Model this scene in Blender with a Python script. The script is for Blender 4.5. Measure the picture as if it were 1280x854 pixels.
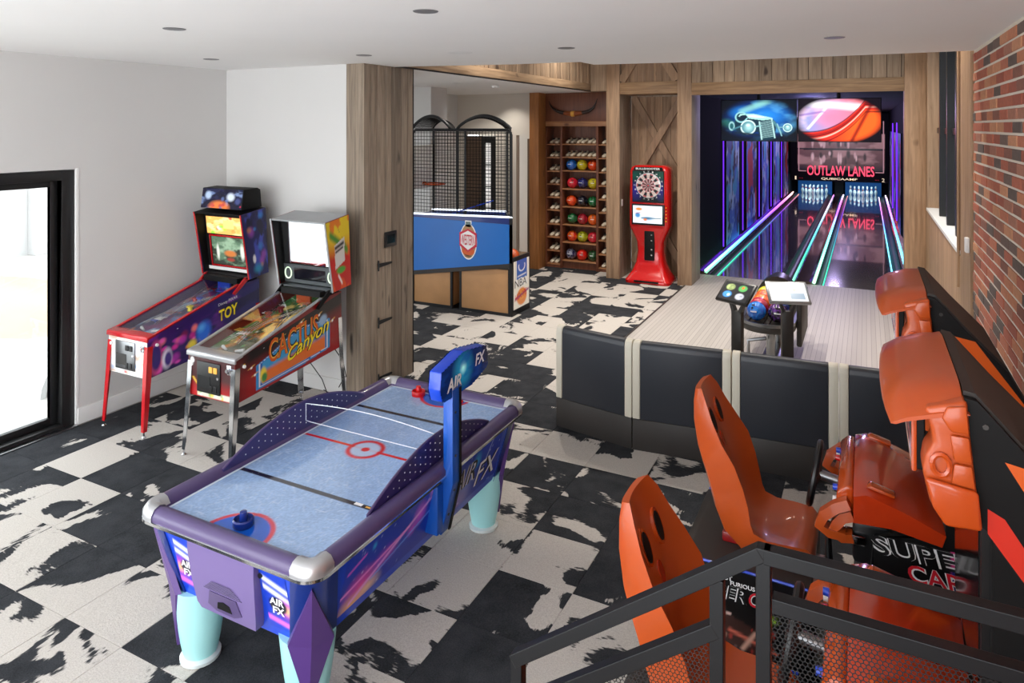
import bpy, bmesh, math, random
import numpy as np
from mathutils import Vector, Matrix

for _o in list(bpy.data.objects):
    bpy.data.objects.remove(_o, do_unlink=True)
SC = bpy.context.scene
COL = SC.collection
random.seed(7)
PI = math.pi

# ------------------------------------------------------------------ camera
F, HZ, VX, H = 870.0, 158.0, 1083.0, 2.8          # pixels of the 1280x854 frame; eye height in metres
YAW = math.atan2(VX - 640.0, F)
cam = bpy.data.cameras.new('camera')
cam.sensor_width = 36.0
cam.lens = 36.0 * F / 1280.0
cam.shift_y = -(427.0 - HZ) / 1280.0
cam.clip_start = 0.05
cam.clip_end = 200
camo = bpy.data.objects.new('camera', cam)
camo.location = (0, 0, H)
camo.rotation_euler = (PI / 2, 0, YAW)
COL.objects.link(camo)
SC.camera = camo

# ------------------------------------------------------------------ world: bright overcast sky
w = bpy.data.worlds.new('overcast')
SC.world = w
w.use_nodes = True
bg = w.node_tree.nodes['Background']
bg.inputs[0].default_value = (0.94, 0.97, 1.0, 1)
bg.inputs[1].default_value = 2.2
SC.view_settings.view_transform = 'Standard'
SC.view_settings.look = 'None'
SC.view_settings.gamma = 1.0
SC.view_settings.use_curve_mapping = False
SC.view_settings.exposure = 1.3

def lamp(name, kind, loc, power, color=(1, 1, 1), size=0.3, rot=(0, 0, 0), spot=None, size_y=None):
    l = bpy.data.lights.new(name, kind)
    l.energy = power
    l.color = color
    if kind == 'AREA':
        l.size = size
        if size_y:
            l.shape = 'RECTANGLE'
            l.size_y = size_y
    elif kind == 'SPOT':
        l.shadow_soft_size = size
        l.spot_size = math.radians(spot or 110)
        l.spot_blend = 0.8
    else:
        l.shadow_soft_size = size
    o = bpy.data.objects.new(name, l)
    o.location = loc
    o.rotation_euler = rot
    COL.objects.link(o)
    return o
# ------------------------------------------------------------------ pixel -> place helpers
_fw = np.array([-math.sin(YAW), math.cos(YAW)])
_rt = np.array([math.cos(YAW), math.sin(YAW)])
def gz(x, y, z=0.0):
    d = F * (H - z) / (y - HZ)
    p = _fw * d + _rt * (d * (x - 640) / F)
    return (float(p[0]), float(p[1]), z)
def ony(x, y, Y):
    r = _fw + _rt * (x - 640) / F
    d = Y / r[1]
    return (float(r[0] * d), Y, float(H - (y - HZ) * d / F))
def onx(x, y, X):
    r = _fw + _rt * (x - 640) / F
    d = X / r[0]
    return (X, float(r[1] * d), float(H - (y - HZ) * d / F))

# ------------------------------------------------------------------ materials
def lin(c):
    return tuple((v / 255 / 12.92) if v / 255 <= 0.04045 else ((v / 255 + 0.055) / 1.055) ** 2.4 for v in c)
MAT = {}
def _new(name):
    m = bpy.data.materials.new(name)
    m.use_nodes = True
    MAT[name] = m
    nt = m.node_tree
    return m, nt, nt.nodes['Principled BSDF']
def pm(name, rgb, rough=0.5, metal=0.0, coat=0.0, emit=0.0, ecol=None, var=0.0, vscale=8.0, bump=0.0, bscale=60.0, spec=0.5):
    """plain principled material with a little procedural colour variation and relief"""
    m, nt, b = _new(name)
    c = lin(rgb)
    b.inputs['Base Color'].default_value = (*c, 1)
    b.inputs['Roughness'].default_value = rough
    b.inputs['Metallic'].default_value = metal
    b.inputs['Coat Weight'].default_value = coat
    b.inputs['Coat Roughness'].default_value = 0.05
    b.inputs['Specular IOR Level'].default_value = spec
    if emit:
        b.inputs['Emission Color'].default_value = (*lin(ecol or rgb), 1)
        b.inputs['Emission Strength'].default_value = emit
    if var or bump:
        tc = nt.nodes.new('ShaderNodeTexCoord')
        if var:
            n = nt.nodes.new('ShaderNodeTexNoise')
            n.inputs['Scale'].default_value = vscale
            n.inputs['Detail'].default_value = 4
            nt.links.new(tc.outputs['Object'], n.inputs['Vector'])
            r = nt.nodes.new('ShaderNodeValToRGB')
            r.color_ramp.elements[0].position = 0.3
            r.color_ramp.elements[1].position = 0.7
            r.color_ramp.elements[0].color = (*[max(0, v * (1 - var)) for v in c], 1)
            r.color_ramp.elements[1].color = (*[min(1, v * (1 + var)) for v in c], 1)
            nt.links.new(n.outputs['Fac'], r.inputs['Fac'])
            nt.links.new(r.outputs['Color'], b.inputs['Base Color'])
        if bump:
            n2 = nt.nodes.new('ShaderNodeTexNoise')
            n2.inputs['Scale'].default_value = bscale
            n2.inputs['Detail'].default_value = 3
            nt.links.new(tc.outputs['Object'], n2.inputs['Vector'])
            bp = nt.nodes.new('ShaderNodeBump')
            bp.inputs['Strength'].default_value = bump
            bp.inputs['Distance'].default_value = 0.004
            nt.links.new(n2.outputs['Fac'], bp.inputs['Height'])
            nt.links.new(bp.outputs['Normal'], b.inputs['Normal'])
    return m
def wood(name, c1, c2, axis='z', rough=0.55, dark=None, scale=1.0, spread=0.25):
    """grained wood; each object gets its own shift and tone"""
    m, nt, b = _new(name)
    N, LK = nt.nodes, nt.links
    tc = N.new('ShaderNodeTexCoord')
    oi = N.new('ShaderNodeObjectInfo')
    add = N.new('ShaderNodeVectorMath'); add.operation = 'ADD'
    mul = N.new('ShaderNodeMath'); mul.operation = 'MULTIPLY'; mul.inputs[1].default_value = 37.0
    LK.new(oi.outputs['Random'], mul.inputs[0])
    LK.new(tc.outputs['Object'], add.inputs[0])
    LK.new(mul.outputs[0], add.inputs[1])
    mp = N.new('ShaderNodeMapping')
    s = {'x': (1.1, 16, 16), 'y': (16, 1.1, 16), 'z': (16, 16, 1.1)}[axis]
    mp.inputs['Scale'].default_value = tuple(v * scale for v in s)
    LK.new(add.outputs[0], mp.inputs['Vector'])
    n = N.new('ShaderNodeTexNoise'); n.inputs['Scale'].default_value = 1.6; n.inputs['Detail'].default_value = 7; n.inputs['Distortion'].default_value = 0.6
    LK.new(mp.outputs[0], n.inputs['Vector'])
    r = N.new('ShaderNodeValToRGB')
    r.color_ramp.elements[0].position = 0.3; r.color_ramp.elements[0].color = (*lin(c1), 1)
    r.color_ramp.elements[1].position = 0.7; r.color_ramp.elements[1].color = (*lin(c2), 1)
    LK.new(n.outputs['Fac'], r.inputs['Fac'])
    # knots
    k = N.new('ShaderNodeTexNoise'); k.inputs['Scale'].default_value = 2.6; k.inputs['Detail'].default_value = 1
    mp2 = N.new('ShaderNodeMapping'); s2 = {'x': (1, 2.4, 2.4), 'y': (2.4, 1, 2.4), 'z': (2.4, 2.4, 1)}[axis]; mp2.inputs['Scale'].default_value = s2
    LK.new(add.outputs[0], mp2.inputs['Vector']); LK.new(mp2.outputs[0], k.inputs['Vector'])
    kr = N.new('ShaderNodeValToRGB')
    kr.color_ramp.elements[0].position = 0.72; kr.color_ramp.elements[0].color = (0, 0, 0, 1)
    kr.color_ramp.elements[1].position = 0.80; kr.color_ramp.elements[1].color = (1, 1, 1, 1)
    LK.new(k.outputs['Fac'], kr.inputs['Fac'])
    mx = N.new('ShaderNodeMix'); mx.data_type = 'RGBA'
    LK.new(kr.outputs['Color'], mx.inputs['Factor']); LK.new(r.outputs['Color'], mx.inputs['A'])
    mx.inputs['B'].default_value = (*lin(dark or tuple(v * 0.5 for v in c1)), 1)
    hsv = N.new('ShaderNodeHueSaturation')
    mr = N.new('ShaderNodeMapRange'); mr.inputs['To Min'].default_value = 1 - spread; mr.inputs['To Max'].default_value = 1 + spread
    LK.new(oi.outputs['Random'], mr.inputs['Value']); LK.new(mr.outputs[0], hsv.inputs['Value'])
    LK.new(mx.outputs['Result'], hsv.inputs['Color'])
    LK.new(hsv.outputs[0], b.inputs['Base Color'])
    b.inputs['Roughness'].default_value = rough
    bp = N.new('ShaderNodeBump'); bp.inputs['Strength'].default_value = 0.25; bp.inputs['Distance'].default_value = 0.004
    LK.new(n.outputs['Fac'], bp.inputs['Height']); LK.new(bp.outputs[0], b.inputs['Normal'])
    return m
def attrmat(name, rough=0.4, emit=0.0, coat=0.0, dark=False):
    """printed picture: colour comes from the colour attribute of the sheet"""
    m, nt, b = _new(name)
    a = nt.nodes.new('ShaderNodeVertexColor'); a.layer_name = 'Col'
    nt.links.new(a.outputs['Color'], b.inputs['Base Color'])
    b.inputs['Roughness'].default_value = rough
    b.inputs['Coat Weight'].default_value = coat
    if emit:
        nt.links.new(a.outputs['Color'], b.inputs['Emission Color'])
        b.inputs['Emission Strength'].default_value = emit
    if dark:
        for l in list(b.inputs['Base Color'].links): nt.links.remove(l)
        b.inputs['Base Color'].default_value = (0.01, 0.01, 0.012, 1)
        b.inputs['Specular IOR Level'].default_value = 0.12
    return m
def thin_glass(name, tint=(1, 1, 1), gloss=0.08, rough=0.0):
    m, nt, b = _new(name)
    nt.nodes.remove(b)
    out = nt.nodes['Material Output']
    t = nt.nodes.new('ShaderNodeBsdfTransparent'); t.inputs[0].default_value = (*tint, 1)
    gl = nt.nodes.new('ShaderNodeBsdfGlossy'); gl.inputs['Roughness'].default_value = rough
    lw = nt.nodes.new('ShaderNodeLayerWeight'); lw.inputs['Blend'].default_value = 0.25
    mr = nt.nodes.new('ShaderNodeMapRange'); mr.inputs['To Min'].default_value = gloss * 0.4; mr.inputs['To Max'].default_value = min(1, gloss * 4)
    nt.links.new(lw.outputs['Facing'], mr.inputs['Value'])
    mx = nt.nodes.new('ShaderNodeMixShader')
    nt.links.new(mr.outputs[0], mx.inputs[0]); nt.links.new(t.outputs[0], mx.inputs[1]); nt.links.new(gl.outputs[0], mx.inputs[2])
    nt.links.new(mx.outputs[0], out.inputs['Surface'])
    return m

# ------------------------------------------------------------------ object helpers
ORG = {}
def tag(o, label=None, cat=None, group=None, kind=None):
    if label: o['label'] = label
    if cat: o['category'] = cat
    if group: o['group'] = group
    if kind: o['kind'] = kind
    return o
def thing(name, label, cat, loc=(0, 0, 0), group=None):
    o = bpy.data.objects.new(name, None)
    o.empty_display_size = 0.1
    o.location = loc
    COL.objects.link(o)
    ORG[o.name] = Vector(loc)
    return tag(o, label, cat, group)
def org(p):
    return ORG.get(p.name, Vector((0, 0, 0))) if p else Vector((0, 0, 0))
def link(name, me, m, parent=None):
    o = bpy.data.objects.new(name, me)
    COL.objects.link(o)
    if m is not None and not me.materials:
        me.materials.append(MAT[m] if isinstance(m, str) else m)
    if parent:
        o.parent = parent
        ORG[o.name] = org(parent)
    return o
def struct(o):
    o['kind'] = 'structure'
    return o
class MB:
    """collects shapes in world coordinates, then links them as one mesh object"""
    def __init__(self):
        self.bm = bmesh.new()
    def _faces(self, vs, fs, M=None):
        bv = [self.bm.verts.new(M @ Vector(v) if M else Vector(v)) for v in vs]
        out = []
        for f in fs:
            try:
                out.append(self.bm.faces.new([bv[i] for i in f]))
            except ValueError:
                pass
        return bv, out
    def raw(self, vs, fs, M=None):
        self._faces(vs, fs, M)
        return self
    def box(self, x0, x1, y0, y1, z0, z1, bev=0.0, M=None, seg=2):
        vs = [(x, y, z) for x in (x0, x1) for y in (y0, y1) for z in (z0, z1)]
        fs = [(0, 1, 3, 2), (4, 6, 7, 5), (0, 4, 5, 1), (2, 3, 7, 6), (0, 2, 6, 4), (1, 5, 7, 3)]
        bv, ff = self._faces(vs, fs, M)
        if bev:
            es = list({e for f in ff for e in f.edges})
            bmesh.ops.bevel(self.bm, geom=es, offset=bev, segments=seg, affect='EDGES', profile=0.5)
        return self
    def prism(self, poly, axis, a, b, bev=0.0, M=None, seg=2):
        """poly: 2D points; axis x -> (y,z), y -> (x,z), z -> (x,y)"""
        def P(p, t):
            return {'x': (t, p[0], p[1]), 'y': (p[0], t, p[1]), 'z': (p[0], p[1], t)}[axis]
        n = len(poly)
        vs = [P(p, a) for p in poly] + [P(p, b) for p in poly]
        fs = [tuple(range(n))[::-1], tuple(range(n, 2 * n))] + [(i, (i + 1) % n, n + (i + 1) % n, n + i) for i in range(n)]
        bv, ff = self._faces(vs, fs, M)
        bmesh.ops.recalc_face_normals(self.bm, faces=ff)
        if bev:
            es = list({e for f in ff for e in f.edges})
            bmesh.ops.bevel(self.bm, geom=es, offset=bev, segments=seg, affect='EDGES', profile=0.5)
        return self
    def tube(self, pts, r, n=8, closed=False, M=None, cap=True):
        pts = [Vector(p) for p in pts]
        rs = r if isinstance(r, (list, tuple)) else [r] * len(pts)
        rings = []
        m = len(pts)
        prev = None
        for i, p in enumerate(pts):
            if closed:
                t = pts[(i + 1) % m] - pts[i - 1]
            else:
                t = pts[min(i + 1, m - 1)] - pts[max(i - 1, 0)]
            t.normalize()
            if prev is None:
                up = Vector((0, 0, 1)) if abs(t.z) < 0.9 else Vector((1, 0, 0))
                u = t.cross(up).normalized()
            else:
                u = (prev - t * prev.dot(t)).normalized()
            prev = u
            v = t.cross(u)
            rings.append([p + (u * math.cos(2 * PI * k / n) + v * math.sin(2 * PI * k / n)) * rs[i] for k in range(n)])
        vs = [q for rg in rings for q in rg]
        fs = []
        for i in range(m if closed else m - 1):
            j = (i + 1) % m
            for k in range(n):
                fs.append((i * n + k, i * n + (k + 1) % n, j * n + (k + 1) % n, j * n + k))
        if cap and not closed:
            fs.append(tuple(range(n))[::-1])
            fs.append(tuple((m - 1) * n + k for k in range(n)))
        self._faces(vs, fs, M)
        return self
    def lathe(self, prof, c=(0, 0, 0), n=24, M=None, axis='z'):
        """prof: (radius, height) from bottom to top"""
        vs, fs = [], []
        for (r, h) in prof:
            for k in range(n):
                a = 2 * PI * k / n
                p = (r * math.cos(a), r * math.sin(a), h)
                if axis == 'x': p = (h, p[0], p[1])
                if axis == 'y': p = (p[0], h, p[1])
                vs.append((c[0] + p[0], c[1] + p[1], c[2] + p[2]))
        m = len(prof)
        for i in range(m - 1):
            for k in range(n):
                fs.append((i * n + k, i * n + (k + 1) % n, (i + 1) * n + (k + 1) % n, (i + 1) * n + k))
        if prof[0][0] > 1e-6: fs.append(tuple(range(n))[::-1])
        if prof[-1][0] > 1e-6: fs.append(tuple((m - 1) * n + k for k in range(n)))
        bv, ff = self._faces(vs, fs, M)
        return self
    def sphere(self, c, r, sc=(1, 1, 1), u=20, v=12):
        bmesh.ops.create_uvsphere(self.bm, u_segments=u, v_segments=v, radius=r, matrix=Matrix.Translation(c) @ Matrix.Diagonal((*sc, 1)))
        return self
    def loft(self, rings, cap=True, closed=True, M=None):
        n = len(rings[0])
        vs = [p for r in rings for p in r]
        fs = []
        for i in range(len(rings) - 1):
            for k in range(n if closed else n - 1):
                fs.append((i * n + k, i * n + (k + 1) % n, (i + 1) * n + (k + 1) % n, (i + 1) * n + k))
        if cap and closed:
            fs.append(tuple(range(n))[::-1]); fs.append(tuple((len(rings) - 1) * n + k for k in range(n)))
        bv, ff = self._faces(vs, fs, M)
        bmesh.ops.recalc_face_normals(self.bm, faces=ff)
        return self
    def done(self, name, m, parent=None, smooth=False, angle=40, label=None):
        bmesh.ops.remove_doubles(self.bm, verts=self.bm.verts, dist=1e-5)
        bmesh.ops.recalc_face_normals(self.bm, faces=self.bm.faces)
        if smooth:
            for f in self.bm.faces: f.smooth = True
            for e in self.bm.edges:
                if len(e.link_faces) == 2 and e.calc_face_angle(0) > math.radians(angle):
                    e.smooth = False
        d = org(parent)
        if d.length:
            bmesh.ops.translate(self.bm, verts=self.bm.verts, vec=-d)
        me = bpy.data.meshes.new(name)
        self.bm.to_mesh(me)
        self.bm.free()
        o = link(name, me, m, parent)
        if label: o['label'] = label
        return o
def box(name, m, parent, x0, x1, y0, y1, z0, z1, bev=0.0, label=None, M=None):
    return MB().box(x0, x1, y0, y1, z0, z1, bev, M).done(name, m, parent, smooth=bev > 0, label=label)
def copy_tree(o, parent=None, loc=None):
    c = o.copy()
    COL.objects.link(c)
    ORG[c.name] = ORG.get(o.name, Vector((0, 0, 0)))
    if parent is not None: c.parent = parent
    if loc is not None: c.location = loc
    for ch in [q for q in bpy.data.objects if q.parent == o]:
        copy_tree(ch, c)
    return c
def rrect(hx, hy, r, n=5, cx=0.0, cy=0.0):
    pts = []
    for (sx, sy, a0) in ((1, 1, 0), (-1, 1, 90), (-1, -1, 180), (1, -1, 270)):
        for k in range(n + 1):
            a = math.radians(a0 + 90 * k / n)
            pts.append((cx + sx * (hx - r) + r * math.cos(a), cy + sy * (hy - r) + r * math.sin(a)))
    return pts
def text(name, s, m, parent, o, ux, uy, w, h, ext=0.002, shear=0.0, bold=0.0):
    """lettering fitted into a w x h box whose lower left corner is o and whose axes are ux, uy"""
    cu = bpy.data.curves.new(name, 'FONT')
    cu.body = s
    cu.size = 1.0
    cu.offset = bold
    cu.shear = shear
    cu.resolution_u = 3
    t = bpy.data.objects.new(name, cu)
    COL.objects.link(t)
    dg = bpy.context.evaluated_depsgraph_get()
    me = bpy.data.meshes.new_from_object(t.evaluated_get(dg))
    bpy.data.objects.remove(t, do_unlink=True)
    co = np.zeros(len(me.vertices) * 3)
    me.vertices.foreach_get('co', co)
    co = co.reshape(-1, 3)
    lo, hi = co.min(0), co.max(0)
    u = (co[:, 0] - lo[0]) / max(1e-6, hi[0] - lo[0]) * w
    v = (co[:, 1] - lo[1]) / max(1e-6, hi[1] - lo[1]) * h
    ux, uy = np.array(Vector(ux).normalized()), np.array(Vector(uy).normalized())
    nn = np.cross(ux, uy)
    P = np.array(o)[None] + u[:, None] * ux + v[:, None] * uy + nn[None] * ext - np.array(org(parent))[None]
    me.vertices.foreach_set('co', P.ravel())
    me.materials.clear()
    me.update()
    return link(name, me, m, parent)

# ------------------------------------------------------------------ printed pictures
def vnoise(U, V, seed, oct=4):
    rng = np.random.RandomState(seed)
    out = np.zeros_like(U)
    amp, tot = 1.0, 0.0
    for k in range(oct):
        n = 4 * 2 ** k
        gr = rng.rand(n + 2, n + 2)
        x, y = U * n, V * n
        xi, yi = np.clip(x.astype(int), 0, n), np.clip(y.astype(int), 0, n)
        fx, fy = x - xi, y - yi
        fx, fy = fx * fx * (3 - 2 * fx), fy * fy * (3 - 2 * fy)
        out += amp * ((gr[xi, yi] * (1 - fx) + gr[xi + 1, yi] * fx) * (1 - fy) + (gr[xi, yi + 1] * (1 - fx) + gr[xi + 1, yi + 1] * fx) * fy)
        tot += amp
        amp *= 0.5
    return out / tot
class Pic:
    def __init__(self, nx, ny, c=(0, 0, 0)):
        self.nx, self.ny = nx, ny
        self.U, self.V = np.meshgrid(np.linspace(0, 1, nx), np.linspace(0, 1, ny))
        self.A = np.zeros((ny, nx, 3)) + np.array(lin(c))
    def mix(self, m, c):
        m = np.clip(m, 0, 1)[..., None]
        c = np.array(lin(c)) if len(np.shape(c)) == 1 else c
        self.A = self.A * (1 - m) + c * m
        return self
    def grad(self, c0, c1, axis='u'):
        t = (self.U if axis == 'u' else self.V)[..., None]
        self.A = np.array(lin(c0)) * (1 - t) + np.array(lin(c1)) * t
        return self
    def ell(self, cu, cv, ru, rv, c, soft=0.15, a=1.0):
        d = np.sqrt(((self.U - cu) / ru) ** 2 + ((self.V - cv) / rv) ** 2)
        return self.mix(a * np.clip((1 - d) / soft, 0, 1), c)
    def ring(self, cu, cv, ru, rv, t, c):
        d = np.sqrt(((self.U - cu) / ru) ** 2 + ((self.V - cv) / rv) ** 2)
        return self.mix(np.clip(1.5 - np.abs(d - 1) / t, 0, 1), c)
    def line(self, p, q, wd, c, a=1.0, asp=1.0):
        px, py = self.U - p[0], (self.V - p[1]) * asp
        dx, dy = q[0] - p[0], (q[1] - p[1]) * asp
        t = np.clip((px * dx + py * dy) / (dx * dx + dy * dy + 1e-9), 0, 1)
        d = np.hypot(px - t * dx, py - t * dy)
        return self.mix(a * np.clip(1.3 - d / wd, 0, 1), c)
    def poly(self, pts, c, a=1.0):
        ins = np.zeros_like(self.U, bool)
        n = len(pts)
        for i in range(n):
            (x0, y0), (x1, y1) = pts[i], pts[(i + 1) % n]
            if y0 == y1: continue
            cond = (self.V > min(y0, y1)) & (self.V <= max(y0, y1))
            ins ^= cond & (self.U < x0 + (self.V - y0) * (x1 - x0) / (y1 - y0))
        return self.mix(ins * a, c)
    def blobs(self, n, cols, seed, r=(0.03, 0.12), soft=0.6, region=(0, 1, 0, 1), asp=1.0):
        rng = random.Random(seed)
        for k in range(n):
            rr = rng.uniform(*r)
            self.ell(rng.uniform(region[0], region[1]), rng.uniform(region[2], region[3]), rr, rr * asp * rng.uniform(0.6, 1.3), rng.choice(cols), soft, rng.uniform(0.6, 1))
        return self
    def cloud(self, seed, c, lo=0.45, hi=0.65, oct=4, a=1.0):
        return self.mix(a * np.clip((vnoise(self.U, self.V, seed, oct) - lo) / (hi - lo), 0, 1), c)
    def build(self, name, m, parent, p00, p10, p11, p01, clip=None, label=None):
        P = [np.array(p, float) for p in (p00, p10, p11, p01)]
        U, V = self.U[..., None], self.V[..., None]
        co = P[0] * (1 - U) * (1 - V) + P[1] * U * (1 - V) + P[2] * U * V + P[3] * (1 - U) * V - np.array(org(parent))
        nx, ny = self.nx, self.ny
        idx = np.arange(nx * ny).reshape(ny, nx)
        fs = np.stack([idx[:-1, :-1], idx[:-1, 1:], idx[1:, 1:], idx[1:, :-1]], -1).reshape(-1, 4)
        if clip is not None:
            mid = (self.U[:-1, :-1] + self.U[1:, 1:]) / 2, (self.V[:-1, :-1] + self.V[1:, 1:]) / 2
            fs = fs[clip(mid[0], mid[1]).reshape(-1)]
        me = bpy.data.meshes.new(name)
        me.from_pydata(co.reshape(-1, 3).tolist(), [], fs.tolist())
        at = me.color_attributes.new('Col', 'FLOAT_COLOR', 'POINT')
        at.data.foreach_set('color', np.concatenate([self.A.reshape(-1, 3), np.ones((nx * ny, 1))], 1).ravel().astype(np.float32))
        o = link(name, me, m, parent)
        if label: o['label'] = label
        return o

# ================================================================== materials of this place
pm('white_paint', (212, 211, 209), 0.7, var=0.012, vscale=1.5, bump=0.05, bscale=140)
pm('ceiling_paint', (243, 242, 240), 0.8, var=0.01, vscale=1.2)
pm('cream_paint', (228, 222, 212), 0.75)
pm('black_metal', (22, 23, 26), 0.42, 0.3, bump=0.04, bscale=200)
pm('frame_black', (34, 34, 35), 0.38, 0.2)
pm('rail_black', (8, 10, 14), 0.38, 0.0, spec=0.3, bump=0.05, bscale=220)
pm('mesh_black', (18, 18, 20), 0.45, 0.3)
pm('chrome', (215, 218, 222), 0.12, 1.0)
pm('steel', (150, 152, 155), 0.3, 1.0, var=0.05)
pm('silver_plastic', (196, 197, 200), 0.28, 0.75)
pm('dark_steel', (70, 68, 66), 0.45, 0.6, var=0.05, vscale=2)
pm('graphite', (52, 48, 46), 0.5, 0.1, spec=0.4, var=0.06, vscale=2, bump=0.05, bscale=90)
pm('charcoal_leather', (42, 45, 52), 0.42, 0.0, var=0.05, vscale=3, bump=0.12, bscale=180)
pm('cream_leather', (206, 200, 184), 0.5, bump=0.1, bscale=150)
pm('black_plastic', (16, 16, 18), 0.35)
pm('matte_black', (8, 8, 9), 0.6, spec=0.25)
pm('alley_wall', (16, 15, 22), 0.95, var=0.08, vscale=2, spec=0.08)
pm('alley_ceiling', (16, 15, 20), 0.8)
pm('red_gloss', (200, 16, 18), 0.22, coat=0.6)
pm('red_trim', (190, 26, 34), 0.25, 0.15, coat=0.5)
pm('deep_red', (130, 12, 16), 0.35)
pm('blue_panel', (10, 104, 190), 0.4, var=0.03, vscale=2)
pm('royal_blue', (20, 66, 196), 0.28, coat=0.3)
pm('navy_gloss', (20, 44, 116), 0.3, coat=0.3)
pm('post_blue', (18, 82, 176), 0.35, 0.1, coat=0.2)
pm('lavender', (112, 96, 146), 0.4, bump=0.05, bscale=300)
pm('rim_purple', (80, 66, 108), 0.35, coat=0.2, var=0.04)
pm('guard_purple', (46, 36, 96), 0.3, coat=0.3)
pm('diamond_purple', (84, 56, 122), 0.35, 0.1)
pm('frost_cyan', (160, 212, 212), 0.35, emit=0.03, ecol=(120, 205, 215))
pm('clear_foot', (215, 225, 225), 0.15, 0.2, coat=0.5)
pm('white_plastic', (236, 236, 234), 0.4)
pm('white_edge', (225, 230, 236), 0.3)
pm('orange_plastic', (184, 76, 25), 0.33, coat=0.25, var=0.02, vscale=3)
pm('orange_gloss', (190, 74, 22), 0.18, coat=0.6)
pm('orange_deep', (186, 54, 20), 0.16, coat=0.8)
pm('orange_print', (206, 86, 14), 0.4)
pm('orange_red_print', (208, 42, 22), 0.4)
pm('plywood', (176, 132, 88), 0.6, var=0.1, vscale=3)
pm('pin_white', (236, 232, 226), 0.3, coat=0.3)
pm('pin_red', (190, 30, 30), 0.35)
pm('shoe_cream', (226, 214, 192), 0.55)
pm('shoe_tan', (206, 184, 150), 0.55)
pm('shoe_sole', (150, 120, 90), 0.6)
pm('shoe_dark', (52, 46, 44), 0.6)
pm('horn_dark', (40, 28, 24), 0.3)
pm('leather_wrap', (150, 78, 36), 0.5, var=0.1)
pm('mortar', (224, 214, 200), 0.9, bump=0.3, bscale=120)
pm('led_white', (235, 245, 255), 0.4, emit=0.7)
pm('lamp_white', (255, 250, 240), 0.4, emit=3.0, ecol=(255, 246, 232))
pm('lamp_off', (118, 118, 120), 0.4)
pm('cord', (24, 24, 26), 0.6)
pm('sand_ground', (172, 150, 126), 0.9, var=0.1, vscale=0.7)
pm('pale_ground', (176, 173, 169), 0.9, var=0.05, vscale=0.5)
pm('facade', (190, 190, 190), 0.85, var=0.03)
pm('dark_screen', (14, 16, 20), 0.12, coat=0.4)
pm('text_white', (238, 238, 238), 0.45)
pm('text_black', (14, 14, 16), 0.45)
pm('text_red', (208, 20, 40), 0.45)
pm('text_silver', (205, 208, 214), 0.3, 0.4)
pm('text_yellow', (244, 220, 30), 0.4)
pm('text_gold', (230, 170, 70), 0.4)
pm('neon_pink', (250, 110, 130), 0.5, emit=0.55, ecol=(255, 70, 90))
pm('neon_dim', (180, 140, 140), 0.5, emit=0.15, ecol=(240, 180, 180))
pm('text_glow', (240, 220, 180), 0.5, emit=0.35)
pm('carton_red', (190, 50, 40), 0.6)
wood('barn_wood', (118, 104, 90), (160, 144, 126), 'z', 0.6, (64, 54, 46), spread=0.28)
wood('barn_wood_warm', (136, 108, 84), (178, 146, 116), 'z', 0.55, (76, 54, 38), spread=0.16)
wood('barn_wood_y', (122, 99, 76), (164, 138, 110), 'y', 0.55, (76, 56, 42))
wood('barn_wood_x', (130, 100, 72), (172, 138, 102), 'x', 0.55, (80, 56, 40), spread=0.12)
wood('fascia_wood', (140, 116, 94), (178, 154, 128), 'z', 0.6, (84, 64, 50), spread=0.26)
wood('right_wood', (148, 116, 88), (184, 150, 118), 'z', 0.55, (92, 66, 46), spread=0.1)
wood('shelf_wood', (104, 58, 40), (130, 78, 54), 'z', 0.4, (60, 30, 20), spread=0.08)
wood('shelf_board', (150, 98, 62), (186, 134, 92), 'x', 0.4, (110, 66, 40), spread=0.08)
wood('pillar_wood', (140, 88, 44), (176, 116, 64), 'z', 0.45, (90, 54, 28), spread=0.08)
wood('brown_door_wood', (84, 64, 50), (104, 82, 64), 'z', 0.5, spread=0.05)
wood('stair_wood', (120, 92, 66), (150, 118, 88), 'x', 0.5)
attrmat('print_sheet', 0.38, coat=0.3)
attrmat('print_matte', 0.6)
attrmat('screen_lit', 0.4, emit=0.75, dark=True)
attrmat('soft_glow_sheet', 0.2, emit=0.15)
attrmat('ice_sheet', 0.12, coat=0.5)
thin_glass('door_glass', (0.97, 0.99, 0.99), 0.06)
thin_glass('dark_glass', (0.5, 0.55, 0.6), 0.25)
thin_glass('game_glass', (0.96, 0.97, 0.97), 0.07)
thin_glass('acrylic', (0.95, 0.96, 0.99), 0.05)

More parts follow.
